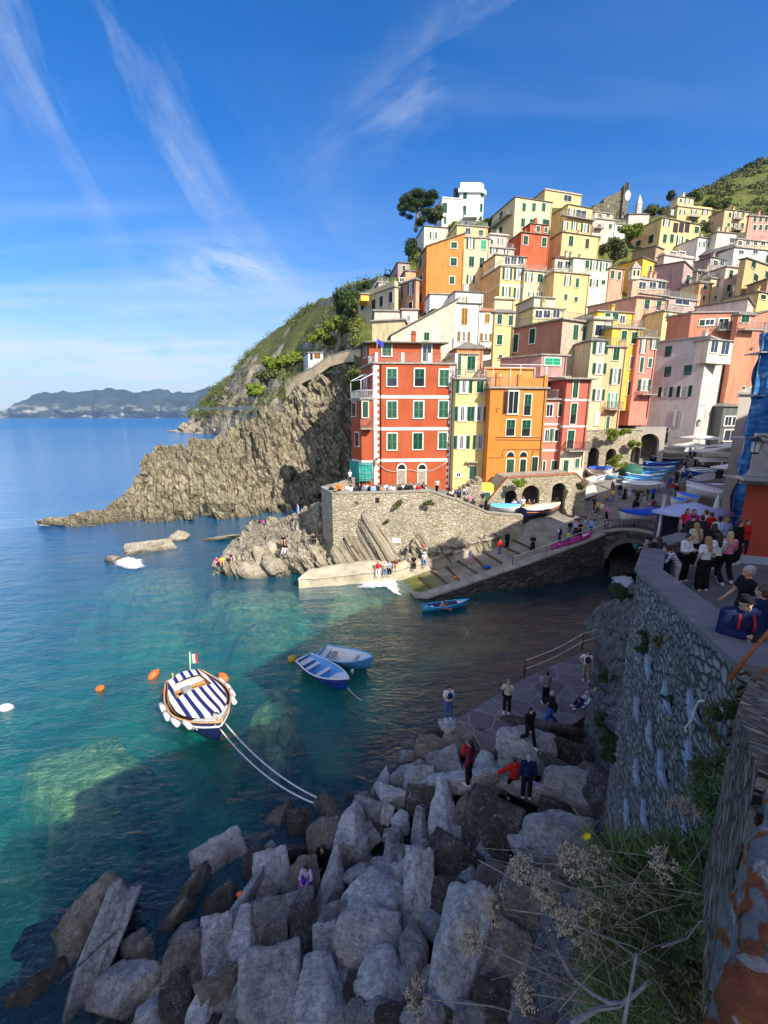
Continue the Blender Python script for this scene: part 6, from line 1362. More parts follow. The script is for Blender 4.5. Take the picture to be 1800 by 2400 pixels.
GZ,rows=make_boat('moored_boat','navy wooden boat with blue and white striped canopy and white fenders, flag at its stern',ps-ext*.2,pb,2.85,'navy','wood','wood',depth=1.15,thwarts=0,stern=.62,sheer=.35,draft=.32,band='white')
Lg=(pb-ps).length+.2
b=MB();n_=16;vs=[];m_=9
for i in range(n_+1):
 t=.02+.94*i/n_;hb,kz,sz=sect(t,Lg,2.85,1.15,.35,.62)
 for j in range(m_):s_=-1+2*j/(m_-1);vs.append(((t-.5)*Lg,s_*hb*.84,sz+.08+.22*(1-s_*s_)))
fs=[]
for i in range(n_):
 for j in range(m_-1):
  if 2<=i<=5 and 1<=j<=6:continue
  fs.append((i*m_+j,(i+1)*m_+j,(i+1)*m_+j+1,i*m_+j+1))
b.add(vs,fs,0,True);b.build('striped_canopy',stripe,GZ)
b=MB();b.box((-.30*Lg,-.15,.25),(.5,.45,.5));b.box((-.30*Lg,-.15,.52),(.42,.38,.08));b.build('engine_box',BM['grey'],GZ)
b=MB()
for t in(.12,.4):b.box(((t-.5)*Lg,0,.32),(.3,1.9,.06))
b.build('bench',BM['wood'],GZ)
for sg in(-1,1):
 for t in(.30,.44,.58,.72)if sg>0 else(.34,.50,.66,.80):
  hb,kz,sz=sect(t,Lg,2.85,1.15,.35,.62);b=MB();c0=Vector(((t-.5)*Lg,sg*(hb+.13),sz-.12));ln=Vector((.36,-sg*.05*(t>.5),0))
  b.tube([c0-ln,c0-ln*.9,c0+ln*.9,c0+ln],[.04,.12,.12,.04],0,8);b.tube([c0-ln*1.15,c0-ln*.95],.08,1,6);b.build('fender',[BM['white'],BM['navy']],GZ)
b=MB();b.tube([(-.49*Lg,.35,.5),(-.53*Lg,.5,1.9)],.025,0,5);b.build('flag_staff',BM['white'],GZ)
b=MB()
for k_,c0 in enumerate((0,1,2)):
 b.add([(-.525*Lg-.03,.48+.0+k_*.13,1.75-k_*.04),(-.525*Lg-.03,.48+(k_+1)*.13,1.71-k_*.04),(-.515*Lg,.46+(k_+1)*.13,1.2-k_*.04),(-.515*Lg,.44+k_*.13,1.24-k_*.04)],[(0,1,2,3)],k_)
b.build('tricolour_flag',[simple('flag_green',(.01,.25,.06)),BM['white'],simple('flag_red',(.55,.02,.02))],GZ)
b=MB();b.tube([(.50*Lg,0,.2),(.52*Lg,0,1.0)],.05,0,6);b.box((.515*Lg,0,.75),(.08,.4,.06));b.tube([(-.47*Lg,-.5,.5),(-.47*Lg,-.55,1.2)],.04,0,5);b.build('mooring_post',BM['wood'],GZ)
def text_obj(txt,size,mat,parent=None):
 cu=bpy.data.curves.new('lettering','FONT');cu.body=txt;cu.size=size;cu.extrude=.004;cu.align_x='CENTER'
 o=bpy.data.objects.new('lettering',cu);COL.objects.link(o);dg=bpy.context.evaluated_depsgraph_get();me=bpy.data.meshes.new_from_object(o.evaluated_get(dg));bpy.data.objects.remove(o)
 me.materials.clear();me.materials.append(mat);o=bpy.data.objects.new('lettering',me);link(o,parent);return o
o=text_obj('Tapra',.24,BM['white'],GZ);hb,kz,sz=sect(.86,Lg,2.85,1.15,.35,.62)
o.location=(.33*Lg,-hb-.16,sz-.42);o.rotation_euler=(math.radians(80),0,math.radians(24))
def catenary(a,c_,sag,n_=20):return[a.lerp(c_,i/n_)-Vector((0,0,sag*4*(i/n_)*(1-i/n_)))for i in range(n_+1)]
for k_,(x,y,ex,ey,sag,lb)in enumerate(((513,1705,735,1882,.55,'lower'),(526,1693,742,1869,.45,'upper'))):
 b=MB();b.tube(catenary(PZ(x,y,1.0),PZ(ex,ey,1.3),sag),.034,0,5);link_tag(b,'mooring_rope',M['curtain'],lb+' white rope from the striped boat to the brown boulder','rope','ropes mooring the striped boat')
make_boat('rowing_boat','dark blue rowing boat with white gunwale moored in the shade',PZ(712,1563,.1),PZ(812,1618,.1),1.55,'blue','lblue','white',depth=.75,stern=.72,draft=.25,band='navy')
make_boat('rowing_boat','light blue rowing boat with one hanging white fender moored behind the dark blue one',PZ(755,1545,.1),PZ(868,1566,.1),1.6,'lblue','white','sky',depth=.75,stern=.8,draft=.25,thwarts=2)
b=MB();q=PZ(826,1580,.35);b.tube([q,q+Vector((0,0,-.02)),q+Vector((0,0,.28)),q+Vector((0,0,.34))],[.02,.09,.09,.02],0,8);link_tag(b,'fender',BM['white'],'small white fender hanging off the light blue rowing boat','fender')
b=MB();b.tube(catenary(PZ(815,1612,.5),PZ(850,1642,.02),.1),.02,0,4);link_tag(b,'mooring_rope',M['curtain'],'thin rope trailing from the bow of the dark blue rowing boat','rope')
b=MB();b.tube(catenary(PZ(710,1562,.5),PZ(688,1545,.1),.1),.02,0,4);link_tag(b,'mooring_rope',M['curtain'],'short rope between the yellow buoy and the dark blue rowing boat','rope')
for x,y,m_,lb,rr_ in((685,1544,'yellow','yellow buoy beside the dark blue rowing boat',.32),(360,1582,'orange','orange buoy upper left of the striped boat',.30),(524,1588,'orange','orange buoy upper right of the striped boat',.30),(388,1618,'orange','orange buoy touching the stern of the striped boat',.24),(234,1614,'orange','orange buoy farthest from the striped boat',.24),(15,1659,'white','white buoy at the left edge of the water',.28)):
 b=MB();q=PZ(x,y,.08);R_=Matrix.Rotation(.6+x*.01,3,'Z')@Matrix.Rotation(.5,3,'Y')
 b.ball(q,(rr_*1.25,rr_*.8,rr_*.8),0,12,8,R_);t_=R_@Vector((1,0,0));b.tube([q+t_*rr_*1.1,q+t_*rr_*1.45],rr_*.16,0,6);b.tube([q-t_*rr_*1.1,q-t_*rr_*1.4],rr_*.12,0,6)
 m2={'orange':simple('orange_buoy',(.62,.13,.02),.5),'yellow':simple('yellow_buoy',(.60,.34,.02),.5),'white':BM['white']}[m_]
 o=link_tag(b,'mooring_buoy',m2,lb,'buoy','mooring buoys')
KY,_=make_boat('inflatable_kayak','blue inflatable kayak carrying a shirtless paddler',PZ(990,1432,.05),PZ(1092,1420,.05),1.0,'cyan','navy','cyan',depth=.45,thwarts=1,stern=.3,draft=.2,cat='kayak',sheer=.2)
make_boat('kayak','magenta plastic kayak lying at the edge of the slipway',slip_pt(.66,.10)+Vector((0,0,.15)),slip_pt(.79,.06)+Vector((0,0,.15)),.75,'mag','mag','mag',depth=.42,thwarts=1,stern=.25,cat='kayak')
def LB(label,a,c_,w,hull,name='beached_boat',dz=.25,**k):
 g=k.pop('gnd',GS);p0,p1=g(*a),g(*c_);p0.z+=dz;p1.z+=dz
 return make_boat(name,label,p0,p1,w,hull,**k)[0]
LB('navy boat with crumpled cream cover below the arched alcoves',(1222,1221),(1306,1208),1.9,'navy',cover='cream',gun='navy',band='orange',dz=.5)
LB('boat wrapped in a light blue and white cover on the quay behind the lamp post',(1147,1207),(1214,1211),1.5,'white',cover='sky',dz=.5)
LB('overturned cream hull at the foot of the arcade wall',(1344,1176),(1394,1155),1.9,'cream',flip=True,dz=.4)
G1='boats drawn up along the arcade side of the square'
LB('white and orange boat with blue tarpaulin nearest the big arch',(1376,1112),(1431,1115),1.7,'white',cover='tarp',gun='orange',group=G1)
LB('small white dinghy behind the orange trimmed boat',(1424,1104),(1456,1096),1.3,'white',inner='grey',group=G1)
LB('little light blue dinghy below the white and orange boat',(1416,1124),(1446,1124),1.2,'sky',group=G1,inner='white')
LB('long white boat with yellow inside beside the arcade',(1378,1113),(1414,1130),1.6,'white',inner='yellow',group=G1)
LB('boat under blue and white striped cover beside the overturned hull',(1388,1138),(1414,1130),1.4,'white',cover=stripe,group=G1)
LB('white motor dinghy with folded cover next to the overturned hull',(1372,1142),(1392,1134),1.5,'white',cover='cream',group=G1)
G2='boats parked side by side across the square'
LB('cream boat at the very back of the row of parked boats',(1532,1070),(1608,1078),1.6,'cream',cover='cream',group=G2,stern=.4)
LB('pale pinkish boat behind the cream one at the back of the row',(1545,1060),(1610,1066),1.5,'white',cover='grey',group=G2,stern=.4)
LB('navy boat with cream gunwale second from the back of the row',(1524,1082),(1598,1090),1.6,'navy',gun='cream',inner='navy',group=G2,stern=.4)
LB('deep blue boat in the middle of the parked row',(1508,1097),(1588,1099),1.7,'blue',gun='lblue',inner='blue',group=G2,stern=.4)
LB('blue boat with white stripe in front of the deep blue one',(1494,1108),(1576,1110),1.7,'lblue',gun='white',inner='blue',group=G2,stern=.4)
LB('sky blue boat beside the green tarpaulin heap',(1486,1117),(1562,1118),1.6,'sky',gun='lblue',inner='lblue',group=G2,stern=.4)
LB('pale blue boat second from the front of the parked row',(1466,1124),(1552,1128),1.7,'sky',gun='white',inner='lblue',group=G2,stern=.4)
LB('light blue boat with long white strake near the front of the row',(1457,1134),(1546,1139),1.8,'sky',gun='sky',inner='lblue',group=G2,stern=.4,band='white')
LB('white boat at the very front of the parked row beside the crowd',(1454,1149),(1544,1153),1.9,'white',cover='white',group=G2,stern=.5,gun='grey')
LB('white slatted boat with blue cover behind the bridge parapet',(1450,1236),(1552,1236),2.1,'white',cover='blue',gun='blue',dz=.9,sheer=.5,stern=.4)
G3='boats on the right side of the square'
def GW(x,y):return P(x,y,S_sq(x,y)-3)
LB('boat under curved blue and white striped cover at the right of the square',(1604,1124),(1672,1128),2.0,'blue',cover=stripe,group=G3,gnd=GW,dz=.5)
LB('grey covered boat right behind the white open boats',(1622,1146),(1668,1134),1.9,'grey',cover='grey',group=G3,gnd=GW,dz=.4)
LB('white open boat with blue tarpaulin edge at the right of the square',(1700,1160),(1608,1152),2.0,'white',gun='blue',inner='white',group=G3,gnd=GW,dz=.5)
LB('long white fibreglass boat with hatch beside the folded parasol',(1700,1180),(1607,1166),1.9,'white',cover='white',group=G3,gnd=GW,dz=.5)
LB('blue and white boat poking out behind the big umbrella',(1632,1186),(1584,1178),1.5,'white',cover='tarp',group=G3,gnd=GW,dz=.4)
LB('small boat with bright blue cover left of the umbrella top',(1602,1192),(1570,1188),1.3,'white',cover='tarp',group=G3,gnd=GW,dz=.4)
q=GS(1480,1112);b=MB();b.ball(q+Vector((0,0,.3)),(1.6,1.3,1.1),0,14,8);b.v=[(x+.12*math.sin(y*5+z*3),y,max(z,q.z))for x,y,z in b.v];link_tag(b,'tarpaulin_heap',BM['green'],'heap of gear under a dark green tarpaulin beside the blue boats','tarpaulin')
A_,u_,nn,L_=BR;q=PZ(1485,1271,2.9);b=MB();r0=Vector((q.x,q.y-.4,3.0));prof_=[(.0,.62),(.12,.55),(.26,.35),(.33,.08),(.32,-.15),(.22,-.42),(.08,-.6),(.0,-.66)]
vs=[];
for r,z in prof_:
 for k_ in range(12):vs.append((r0.x+r*math.cos(k_*math.pi/6),r0.y+r*math.sin(k_*math.pi/6),r0.z+z*1.05))
b.add(vs,[(i*12+k_,(i+1)*12+k_,(i+1)*12+(k_+1)%12,i*12+(k_+1)%12)for i in range(len(prof_)-1)for k_ in range(12)],0,True);b.tube([r0+Vector((0,0,.6)),r0+Vector((0,0,1.5))],.02,0,4)
link_tag(b,'hanging_buoy',simple('turquoise_buoy_paint',(.08,.42,.50),.5,.5,6),'turquoise pear shaped buoy hanging in front of the bridge','buoy')
RA=.30
def PR(px,py,up=0.0):
 b_=RA*17.4*.707-.5;a=RA*.707;X,yr,zr=ray(px,py);s=(15-b_-up)/(a*(X-yr)-zr);s=min(max(s,2),30)
 return Vector((X*s,yr*s,CAMH+zr*s)),s
def bmat(name,cols,rust=.3):
 m=newmat(name);nt=m.node_tree;v=wpos(nt);oi=N(nt,'ShaderNodeObjectInfo').outputs['Random']
 ov=N(nt,'ShaderNodeTexCoord').outputs['Object']
 n1=noise(nt,v,1.3,8.0,.65);n2=noise(nt,v,6.5,8.0,.75);n3=noise(nt,N(nt,'ShaderNodeMapping',{'Vector':ov,'Scale':(1,1,5),'Rotation':(.4,.3,0)}).outputs[0],2.5,7.0,.7,.8)
 c=ramp(nt,n1,[(.3,cols[0]),(.5,cols[1]),(.7,cols[2])]);c=mixc(nt,.85,c,ramp(nt,n2,[(.32,.40),(.66,1.4)]),'MULTIPLY');c=mixc(nt,ramp(nt,N(nt,'ShaderNodeTexVoronoi',{'Vector':N(nt,'ShaderNodeMapping',{'Vector':ov,'Scale':(1,1.3,3.2),'Rotation':(.5,.2,.3)}).outputs[0],'Scale':1.5},feature='DISTANCE_TO_EDGE').outputs[0],[(0.0,.55),(.02,0.0)]),c,(.03,.03,.03))
 c=mixc(nt,math_(nt,'MULTIPLY',ramp(nt,n3,[(.56,0.0),(.66,1.0)]),rust),c,(.24,.13,.065));c=mixc(nt,ramp(nt,n3,[(.30,.75),(.37,0.0)]),c,tuple(k_*.35 for k_ in cols[0]))
 vein=noise(nt,v,2.2,3.0,.5,1.5);c=mixc(nt,ramp(nt,math_(nt,'ABSOLUTE',math_(nt,'SUBTRACT',vein,.5)),[(0.0,.5),(.012,0.0)]),c,(.55,.55,.55))
 c=mixc(nt,1.0,c,ramp(nt,oi,[(0,.80),(1,1.15)]),'MULTIPLY')
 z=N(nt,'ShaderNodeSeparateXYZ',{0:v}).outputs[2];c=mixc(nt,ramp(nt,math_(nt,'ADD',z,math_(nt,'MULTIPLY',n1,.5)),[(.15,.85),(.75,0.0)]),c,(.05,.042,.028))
 finish(nt,c,.92,math_(nt,'ADD',math_(nt,'MULTIPLY',n3,1.2),n2),1.0,.10,.2);return m
RM={'p':bmat('pale_boulder_stone',[(.28,.275,.27),(.48,.465,.455),(.64,.62,.60)]),'g':bmat('grey_boulder_stone',[(.19,.19,.19),(.36,.35,.34),(.52,.50,.48)]),'d':bmat('dark_boulder_stone',[(.04,.038,.034),(.08,.075,.066),(.14,.128,.11)]),'L':bmat('tan_boulder_stone',[(.20,.17,.12),(.38,.33,.25),(.50,.44,.34)]),'b':bmat('brown_boulder_stone',[(.12,.105,.085),(.25,.215,.175),(.38,.33,.275)],.7)}  # the L entry is a warmer tan stone
import random as _r
def boulder_mesh(seed,kind):
 rg=_r.Random(seed);me=bpy.data.meshes.new('boulder');import bmesh
 bm=bmesh.new();bmesh.ops.create_icosphere(bm,subdivisions=5,radius=1.0)
 pl=[];nP={'block':8,'point':10,'round':26,'slab':8}[kind]
 for i in range(nP):
  d=Vector((rg.gauss(0,1),rg.gauss(0,1),rg.gauss(0,1))).normalized();pl.append((d,rg.uniform(.62,.86)))
 if kind=='block':pl+=[(Vector(a).normalized(),rg.uniform(.66,.8))for a in((1,.1,.1),(-1,.15,0),(0,1,.15),(.1,-1,0),(0,.1,1),(.1,0,-1))]
 if kind=='slab':pl+=[(Vector((0,.25,1)).normalized(),.42),(Vector((.1,-.1,-1)).normalized(),.45)]
 if kind=='point':pl+=[(Vector((math.cos(a),math.sin(a),.38)).normalized(),rg.uniform(.46,.66))for a in(.3,1.7,3.0,4.4,5.4)]
 off=Vector((seed*3.1,seed*1.7,0));K=60.0 if kind!='round' else 14.0
 for v in bm.verts:
  d=v.co.normalized();acc=0
  for n_,h_ in pl:
   k=d.dot(n_)
   if k>.05:acc+=(k/h_)**K
  r=(acc+1.0/1.25**K)**(-1/K)
  c2=d*r+off
  q_=mn.noise(c2*1.6);cr_=abs(mn.noise(c2*1.9+Vector((9,0,0))));r*=1-.07*max(0,1-cr_/.05)+.06*q_+.035*math.floor(mn.noise(c2*2.6)*4)/4*1.6+.022*mn.noise(c2*5)+.012*mn.noise(c2*12)
  v.co=d*r
 for f in bm.faces:f.smooth=True
 bm.to_mesh(me);bm.free();return me
PROT={k:[boulder_mesh(11*i+j*3+1,k)for j in range(4)]for i,k in enumerate(('block','point','round','slab'))}
LAND=[('the child in purple trousers',718,2040),('the end of the white mooring ropes',745,1885),('the woman in black on the rocks',762,1990),('the orange debris',565,2098),('the rusty chain',330,2175),('the yellow flower',1368,1955),('the person in red',1198,1840),('the person with the red backpack',1098,1800),('the youth on the white topped boulder',1238,1730),('the man in the white shirt',1052,1660),('the lower left corner',60,2330),('the bottom edge',800,2400),('the dry umbels',1180,2150),('the striped boat',460,1650),('the waterline',560,1990),('the tall pale slab',980,2090)]
BL=[]
def B_(cx,cy,w,h,tone='g',kind='block',rot=0,up=0.0,F=(0,0,1),fixed=None,dep=1.0,yaw=None):
 px,py=F[0]+cx*F[2],F[1]+cy*F[2];pw,ph=w*F[2],h*F[2]
 p,s=PR(px,py,up)
 if fixed is not None:p=PZ(px,py,fixed);s=proj(p)[2]
 rg=_r.Random(int(px*7+py*13));me=rg.choice(PROT[kind])
 Wm,Hm=pw*s/1000/1.54,ph*s/1000/1.54
 o=bpy.data.objects.new('boulder',me.copy()if False else me);COL.objects.link(o)
 key=(me.name,tone)
 if key not in _bm:c=me.copy();c.materials.clear();c.materials.append(RM[tone]);_bm[key]=c
 o.data=_bm[key]
 d=(p-Vector((0,0,CAMH))).normalized();rt=d.cross(Vector((0,0,1))).normalized();upv=rt.cross(d)
 a=math.radians(rot);x_=rt*math.cos(a)+upv*math.sin(a);z_=-rt*math.sin(a)+upv*math.cos(a)
 Mx=Matrix((x_,d,z_)).transposed()
 o.matrix_world=Matrix.Translation(p)@Mx.to_4x4()@Matrix.Diagonal((Wm*1.03,(Wm+Hm)/2*dep*.9,Hm*1.03,1))
 BL.append([o,px,py,pw,ph,tone,kind]);return o
_bm={}
F9,F10,FM,F11=(400,1850,.36166),(900,1850,.36166),(950,1400,.36166),(0,1250,.52)
for t in[(345,510,330,340,'p','block',10),(110,745,280,200,'b','slab',35),(325,755,230,170,'d','block',15),(550,525,130,230,'d','block',0),(665,590,230,310,'p','block',0),(680,270,190,320,'b','point',-30),(840,275,150,240,'d','block',0),(1000,150,200,200,'b','point',20),(1000,340,190,240,'b','block',0),(1175,300,215,350,'p','point',-5),(750,425,230,140,'d','slab',0),(870,640,180,300,'b','block',0),(1045,610,165,310,'g','point',-15),(1240,565,240,130,'g','round',0),(1315,745,390,340,'p','round',0),(1480,590,100,270,'g','point',-5),(1415,485,110,180,'g','point',0),(470,745,330,140,'g','slab',42),(520,815,270,180,'g','slab',10),(760,805,400,190,'g','block',0),(870,930,180,280,'d','block',0),(475,1000,240,370,'p','point',-12),(295,1045,210,330,'p','block',-12),(90,970,200,140,'p','round',0),(95,1210,220,390,'b','block',-10),(685,1030,190,240,'b','block',0),(1010,1050,160,260,'p','block',0),(1045,870,220,190,'g','block',0),(1290,1005,370,330,'p','block',-10),(1570,1090,220,310,'g','round',0),(1360,1255,330,310,'p','round',25),(320,1290,310,200,'b','slab',0),(670,1330,410,430,'p','block',-5),(950,1360,390,420,'p','point',0),(210,1450,230,260,'p','point',-35),(1200,1475,110,150,'g','block',0),(1345,1470,260,170,'g','round',0),(1570,1490,210,140,'g','round',0),(40,1400,160,300,'d','block',0)]:
 B_(*t,F=F9)
for t in[(390,215,240,340,'p','point',5),(540,180,170,260,'b','point',10),(70,65,210,170,'p','slab',-25),(260,80,220,170,'d','block',0),(20,170,80,120,'p','block',-20),(105,220,120,130,'p','round',0),(225,290,130,290,'g','point',0),(60,312,160,110,'g','round',10),(95,425,170,100,'g','block',0),(612,380,165,270,'g','point',15),(700,270,360,370,'d','block',-15),(892,350,225,175,'p','round',0),(1160,370,390,340,'p','block',10),(450,510,360,280,'d','block',-20),(232,670,200,430,'p','block',0),(460,730,260,220,'d','block',-15),(495,1080,350,680,'p','block',-8),(665,940,140,270,'b','block',0),(730,640,220,240,'b','block',0),(960,830,520,480,'b','block',-15),(800,1150,260,400,'b','block',-10),(320,1460,220,170,'g','round',0),(555,1490,220,150,'g','block',0),(700,1400,200,260,'d','block',0),(60,1500,200,150,'d','block',0)]:
 B_(*t,F=F10)
for t in[(790,1000,320,260,'p','block',0,.7),(435,1210,440,210,'p','slab',8,.2),(515,1075,170,140,'p','point',0,.1),(635,1095,110,90,'g','round',0,.1),(800,1265,330,190,'p','slab',-10,.2),(1110,1270,330,260,'p','block',0,.3),(1060,1130,330,120,'d','slab',-5,.3),(160,1010,175,200,'b','block',-20),(325,965,190,130,'b','block',0),(200,925,130,110,'d','block',0),(350,845,210,170,'g','slab',15,.3),(270,1080,220,170,'g','block',25),(410,945,130,130,'g','round',0),(90,1220,210,210,'g','block',0),(1040,1040,320,200,'d','block',0),(550,970,230,170,'d','block',0),(1300,1330,300,380,'d','slab',-55,.2),(900,860,400,150,'d','slab',0,.3),(960,1420,180,180,'d','block',0)]:
 B_(*t,F=FM)
for t in[(645,1650,180,200,'b','round',15),(430,1850,400,340,'b','block',20),(420,1990,150,560,'p','block',-40),(200,2120,230,220,'d','block',0),(650,1960,110,180,'b','block',0),(570,2070,180,280,'p','slab',-55),(690,2180,180,130,'p','round',0),(20,2110,100,100,'g','block',0),(620,1905,110,160,'g','block',0),(790,1750,260,110,'b','slab',20)]:
 B_(*t,F=F11)
def gap(px,py,w,h,rot,tone='d'):B_(px,py,w,h,tone,'block',rot)
rg=_r.Random(5);cnt=0
for i in range(900):
 px,py=rg.uniform(40,1420),rg.uniform(1730,2420)
 if px<480 and py<2110-(px-200)*.25:continue
 if px+py*.0<900 and py<2000-(px-500)*.42:continue
 if py>2420 or px>1330:continue
 if any(abs(px-a_)<60 and-70<py-b__<75 for a_,b__ in((718,2040),(762,1990),(1198,1850),(1235,1850),(1098,1820),(1238,1740),(745,1885))):continue
 if any(abs(px-q[1])<q[3]*.36 and abs(py-q[2])<q[4]*.36 for q in BL):continue
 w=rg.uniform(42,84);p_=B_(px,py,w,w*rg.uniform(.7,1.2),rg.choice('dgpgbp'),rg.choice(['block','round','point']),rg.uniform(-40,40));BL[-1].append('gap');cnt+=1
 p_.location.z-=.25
TN={'p':'pale','g':'grey','d':'dark','b':'brownish'};KN={'block':'blocky','point':'pointed','round':'rounded','slab':'flat'}
used={}
for it in BL:
 o,px,py,pw,ph,tone,kind=it[:7]
 if len(it)>7:
  tag(o,'small shadowed boulder wedged in a gap between the big ones','boulder','small boulders filling the gaps of the pile');continue
 big_='huge' if pw*ph>14000 else('large' if pw*ph>7000 else('medium' if pw*ph>3000 else 'small'))
 lx=min(LAND,key=lambda q:(q[1]-px)**2+(q[2]-py)**2);dx,dy=px-lx[1],py-lx[2]
 side=('right of' if dx>0 else 'left of')if abs(dx)>abs(dy)*1.4 else(('below' if dy>0 else 'above')if abs(dy)>abs(dx)*1.4 else(('lower ' if dy>0 else 'upper ')+('right of' if dx>0 else 'left of')))
 if abs(dx)+abs(dy)<40:side='under'
 it.append(('%s %s %s boulder %s %s'%(big_,TN[tone],KN[kind],side,lx[0])));used.setdefault(it[-1],[]).append(it)
ORD=['nearest','second nearest','third nearest','fourth nearest','fifth nearest']
for lb,L_ in used.items():
 if len(L_)==1:tag(L_[0][0],lb,'boulder','boulders of the riprap');continue
 lx=[q for q in LAND if lb.endswith(q[0])][0];L_.sort(key=lambda q:(q[1]-lx[1])**2+(q[2]-lx[2])**2)
 for i,q in enumerate(L_):tag(q[0],lb.replace(' boulder ',' boulder, ')+', '+('closer one' if i==0 and len(L_)==2 else('farther one' if len(L_)==2 else ORD[i]+' to it')),'boulder','boulders of the riprap')
bed=[]
for j in range(60):
 row=[]
 for i in range(60):
  e=-9+j*.45;t=-12+i*.62;x=-9.7+t*.707+e*.707+4;y=7.7+t*.707-e*.707+4;ee=.707*(x-y+17.4);z=(RA*ee if ee>0 else 1.3*ee)-2.4+.25*mn.noise(Vector((x,y,0))*1.3);row.append((x,y,z))
 bed.append(row)
o=link(bpy.data.objects.new('rubble_bed',gridmesh('rubble_bed',np.array(bed),RM['d'],False)));tag(o,kind='structure')  # dark stone laid under the boulders so the gaps read as shade
def remesh(mb,voxel,name,mat,smooth=2):
 me=mb.mesh(name,mat);o=bpy.data.objects.new('tmp',me);COL.objects.link(o)
 m=o.modifiers.new('r','REMESH');m.mode='VOXEL';m.voxel_size=voxel;m.use_smooth_shade=True
 s=o.modifiers.new('s','SMOOTH');s.factor=.5;s.iterations=smooth
 dg=bpy.context.evaluated_depsgraph_get();r=bpy.data.meshes.new_from_object(o.evaluated_get(dg));r.name=name
 bpy.data.objects.remove(o);bpy.data.meshes.remove(me);r.materials.clear();r.materials.append(mat);return r
def V(*a):return Vector(a)
def cap(b,p,q,r0,r1,seg=10):
 d=(q-p);L=max(d.length,1e-4);n=d/L
 b.tube([p-n*r0*.9,p-n*r0*.55,p,q,q+n*r1*.55,q+n*r1*.9],[r0*.35,r0*.83,r0,r1,r1*.83,r1*.35],0,seg)
def pose(name):
 J=dict(pel=V(0,0,.93),che=V(0,0,1.24),neck=V(0,-.01,1.43),head=V(0,.02,1.575))
 for s,k in((-1,'L'),(1,'R')):
  J['sh'+k]=V(s*.175,0,1.385);J['el'+k]=V(s*.235,-.03,1.10);J['wr'+k]=V(s*.235,.06,.86)
  J['hi'+k]=V(s*.09,0,.90);J['kn'+k]=V(s*.105,.015,.49);J['an'+k]=V(s*.11,-.02,.08)
 if name=='walk':
  J['knL']=V(-.10,.16,.51);J['anL']=V(-.10,.27,.11);J['knR']=V(.10,.02,.50);J['anR']=V(.11,-.30,.16)
  J['elL']=V(-.23,-.12,1.12);J['wrL']=V(-.22,-.10,.88);J['elR']=V(.23,.08,1.12);J['wrR']=V(.20,.25,.95)
 elif name=='phone':
  J['elL']=V(-.23,.05,1.10);J['wrL']=V(-.07,.27,1.17);J['elR']=V(.23,.05,1.10);J['wrR']=V(.07,.27,1.17);J['head']=V(0,.06,1.56)
 elif name=='photo':
  J['elL']=V(-.24,.18,1.30);J['wrL']=V(-.09,.30,1.50);J['elR']=V(.24,.18,1.30);J['wrR']=V(.09,.30,1.50)
 elif name=='cross':
  J['elL']=V(-.25,.03,1.10);J['wrL']=V(.05,.20,1.13);J['elR']=V(.25,.03,1.10);J['wrR']=V(-.03,.24,1.10)
 elif name=='hip':
  J['elR']=V(.36,-.05,1.14);J['wrR']=V(.19,.03,.98);J['anL']=V(-.16,.06,.08)
 elif name=='balance':
  J['elL']=V(-.36,.10,1.16);J['wrL']=V(-.50,.22,.98);J['elR']=V(.36,.10,1.22);J['wrR']=V(.56,.20,1.16)
  J['knL']=V(-.14,.10,.50);J['anL']=V(-.17,.02,.10);J['knR']=V(.12,.12,.50);J['anR']=V(.15,.06,.08);J['head']=V(0,.08,1.55)
 elif name=='lean':
  J['che']=V(0,.16,1.18);J['neck']=V(0,.30,1.32);J['head']=V(0,.40,1.42)
  for s,k in((-1,'L'),(1,'R')):J['sh'+k]=V(s*.17,.27,1.27);J['el'+k]=V(s*.24,.42,1.04);J['wr'+k]=V(s*.08,.58,1.08)
 elif name=='sit':
  J.update(pel=V(0,0,.54),che=V(0,.02,.86),neck=V(0,.04,1.05),head=V(0,.08,1.19))
  for s,k in((-1,'L'),(1,'R')):
   J['sh'+k]=V(s*.17,.03,1.0);J['el'+k]=V(s*.22,.08,.74);J['wr'+k]=V(s*.11,.30,.66);J['hi'+k]=V(s*.09,0,.52);J['kn'+k]=V(s*.12,.42,.52);J['an'+k]=V(s*.11,.46,.10)
 elif name=='ground':
  J.update(pel=V(0,0,.12),che=V(0,.03,.44),neck=V(0,.08,.62),head=V(0,.13,.76))
  for s,k in((-1,'L'),(1,'R')):
   J['sh'+k]=V(s*.17,.06,.57);J['el'+k]=V(s*.23,.18,.36);J['wr'+k]=V(s*.10,.40,.38);J['hi'+k]=V(s*.09,.02,.11);J['kn'+k]=V(s*.13,.38,.40);J['an'+k]=V(s*.12,.62,.08)
 elif name=='squat':
  J.update(pel=V(0,-.12,.36),che=V(0,.06,.64),neck=V(0,.14,.81),head=V(0,.2,.94))
  for s,k in((-1,'L'),(1,'R')):
   J['sh'+k]=V(s*.17,.12,.76);J['el'+k]=V(s*.2,.26,.56);J['wr'+k]=V(s*.08,.40,.62);J['hi'+k]=V(s*.1,-.1,.35);J['kn'+k]=V(s*.16,.26,.46);J['an'+k]=V(s*.13,.0,.08)
 elif name=='lie':
  J.update(pel=V(0,0,.13),che=V(0,-.28,.22),neck=V(0,-.45,.34),head=V(0,-.55,.46))
  for s,k in((-1,'L'),(1,'R')):
   J['sh'+k]=V(s*.17,-.42,.30);J['el'+k]=V(s*.25,-.50,.08);J['wr'+k]=V(s*.2,-.28,.06);J['hi'+k]=V(s*.09,.04,.12);J['kn'+k]=V(s*.11,.42,.30);J['an'+k]=V(s*.1,.78,.07)
 elif name=='row':
  J.update(pel=V(0,0,.15),che=V(0,.12,.44),neck=V(0,.2,.6),head=V(0,.27,.72))
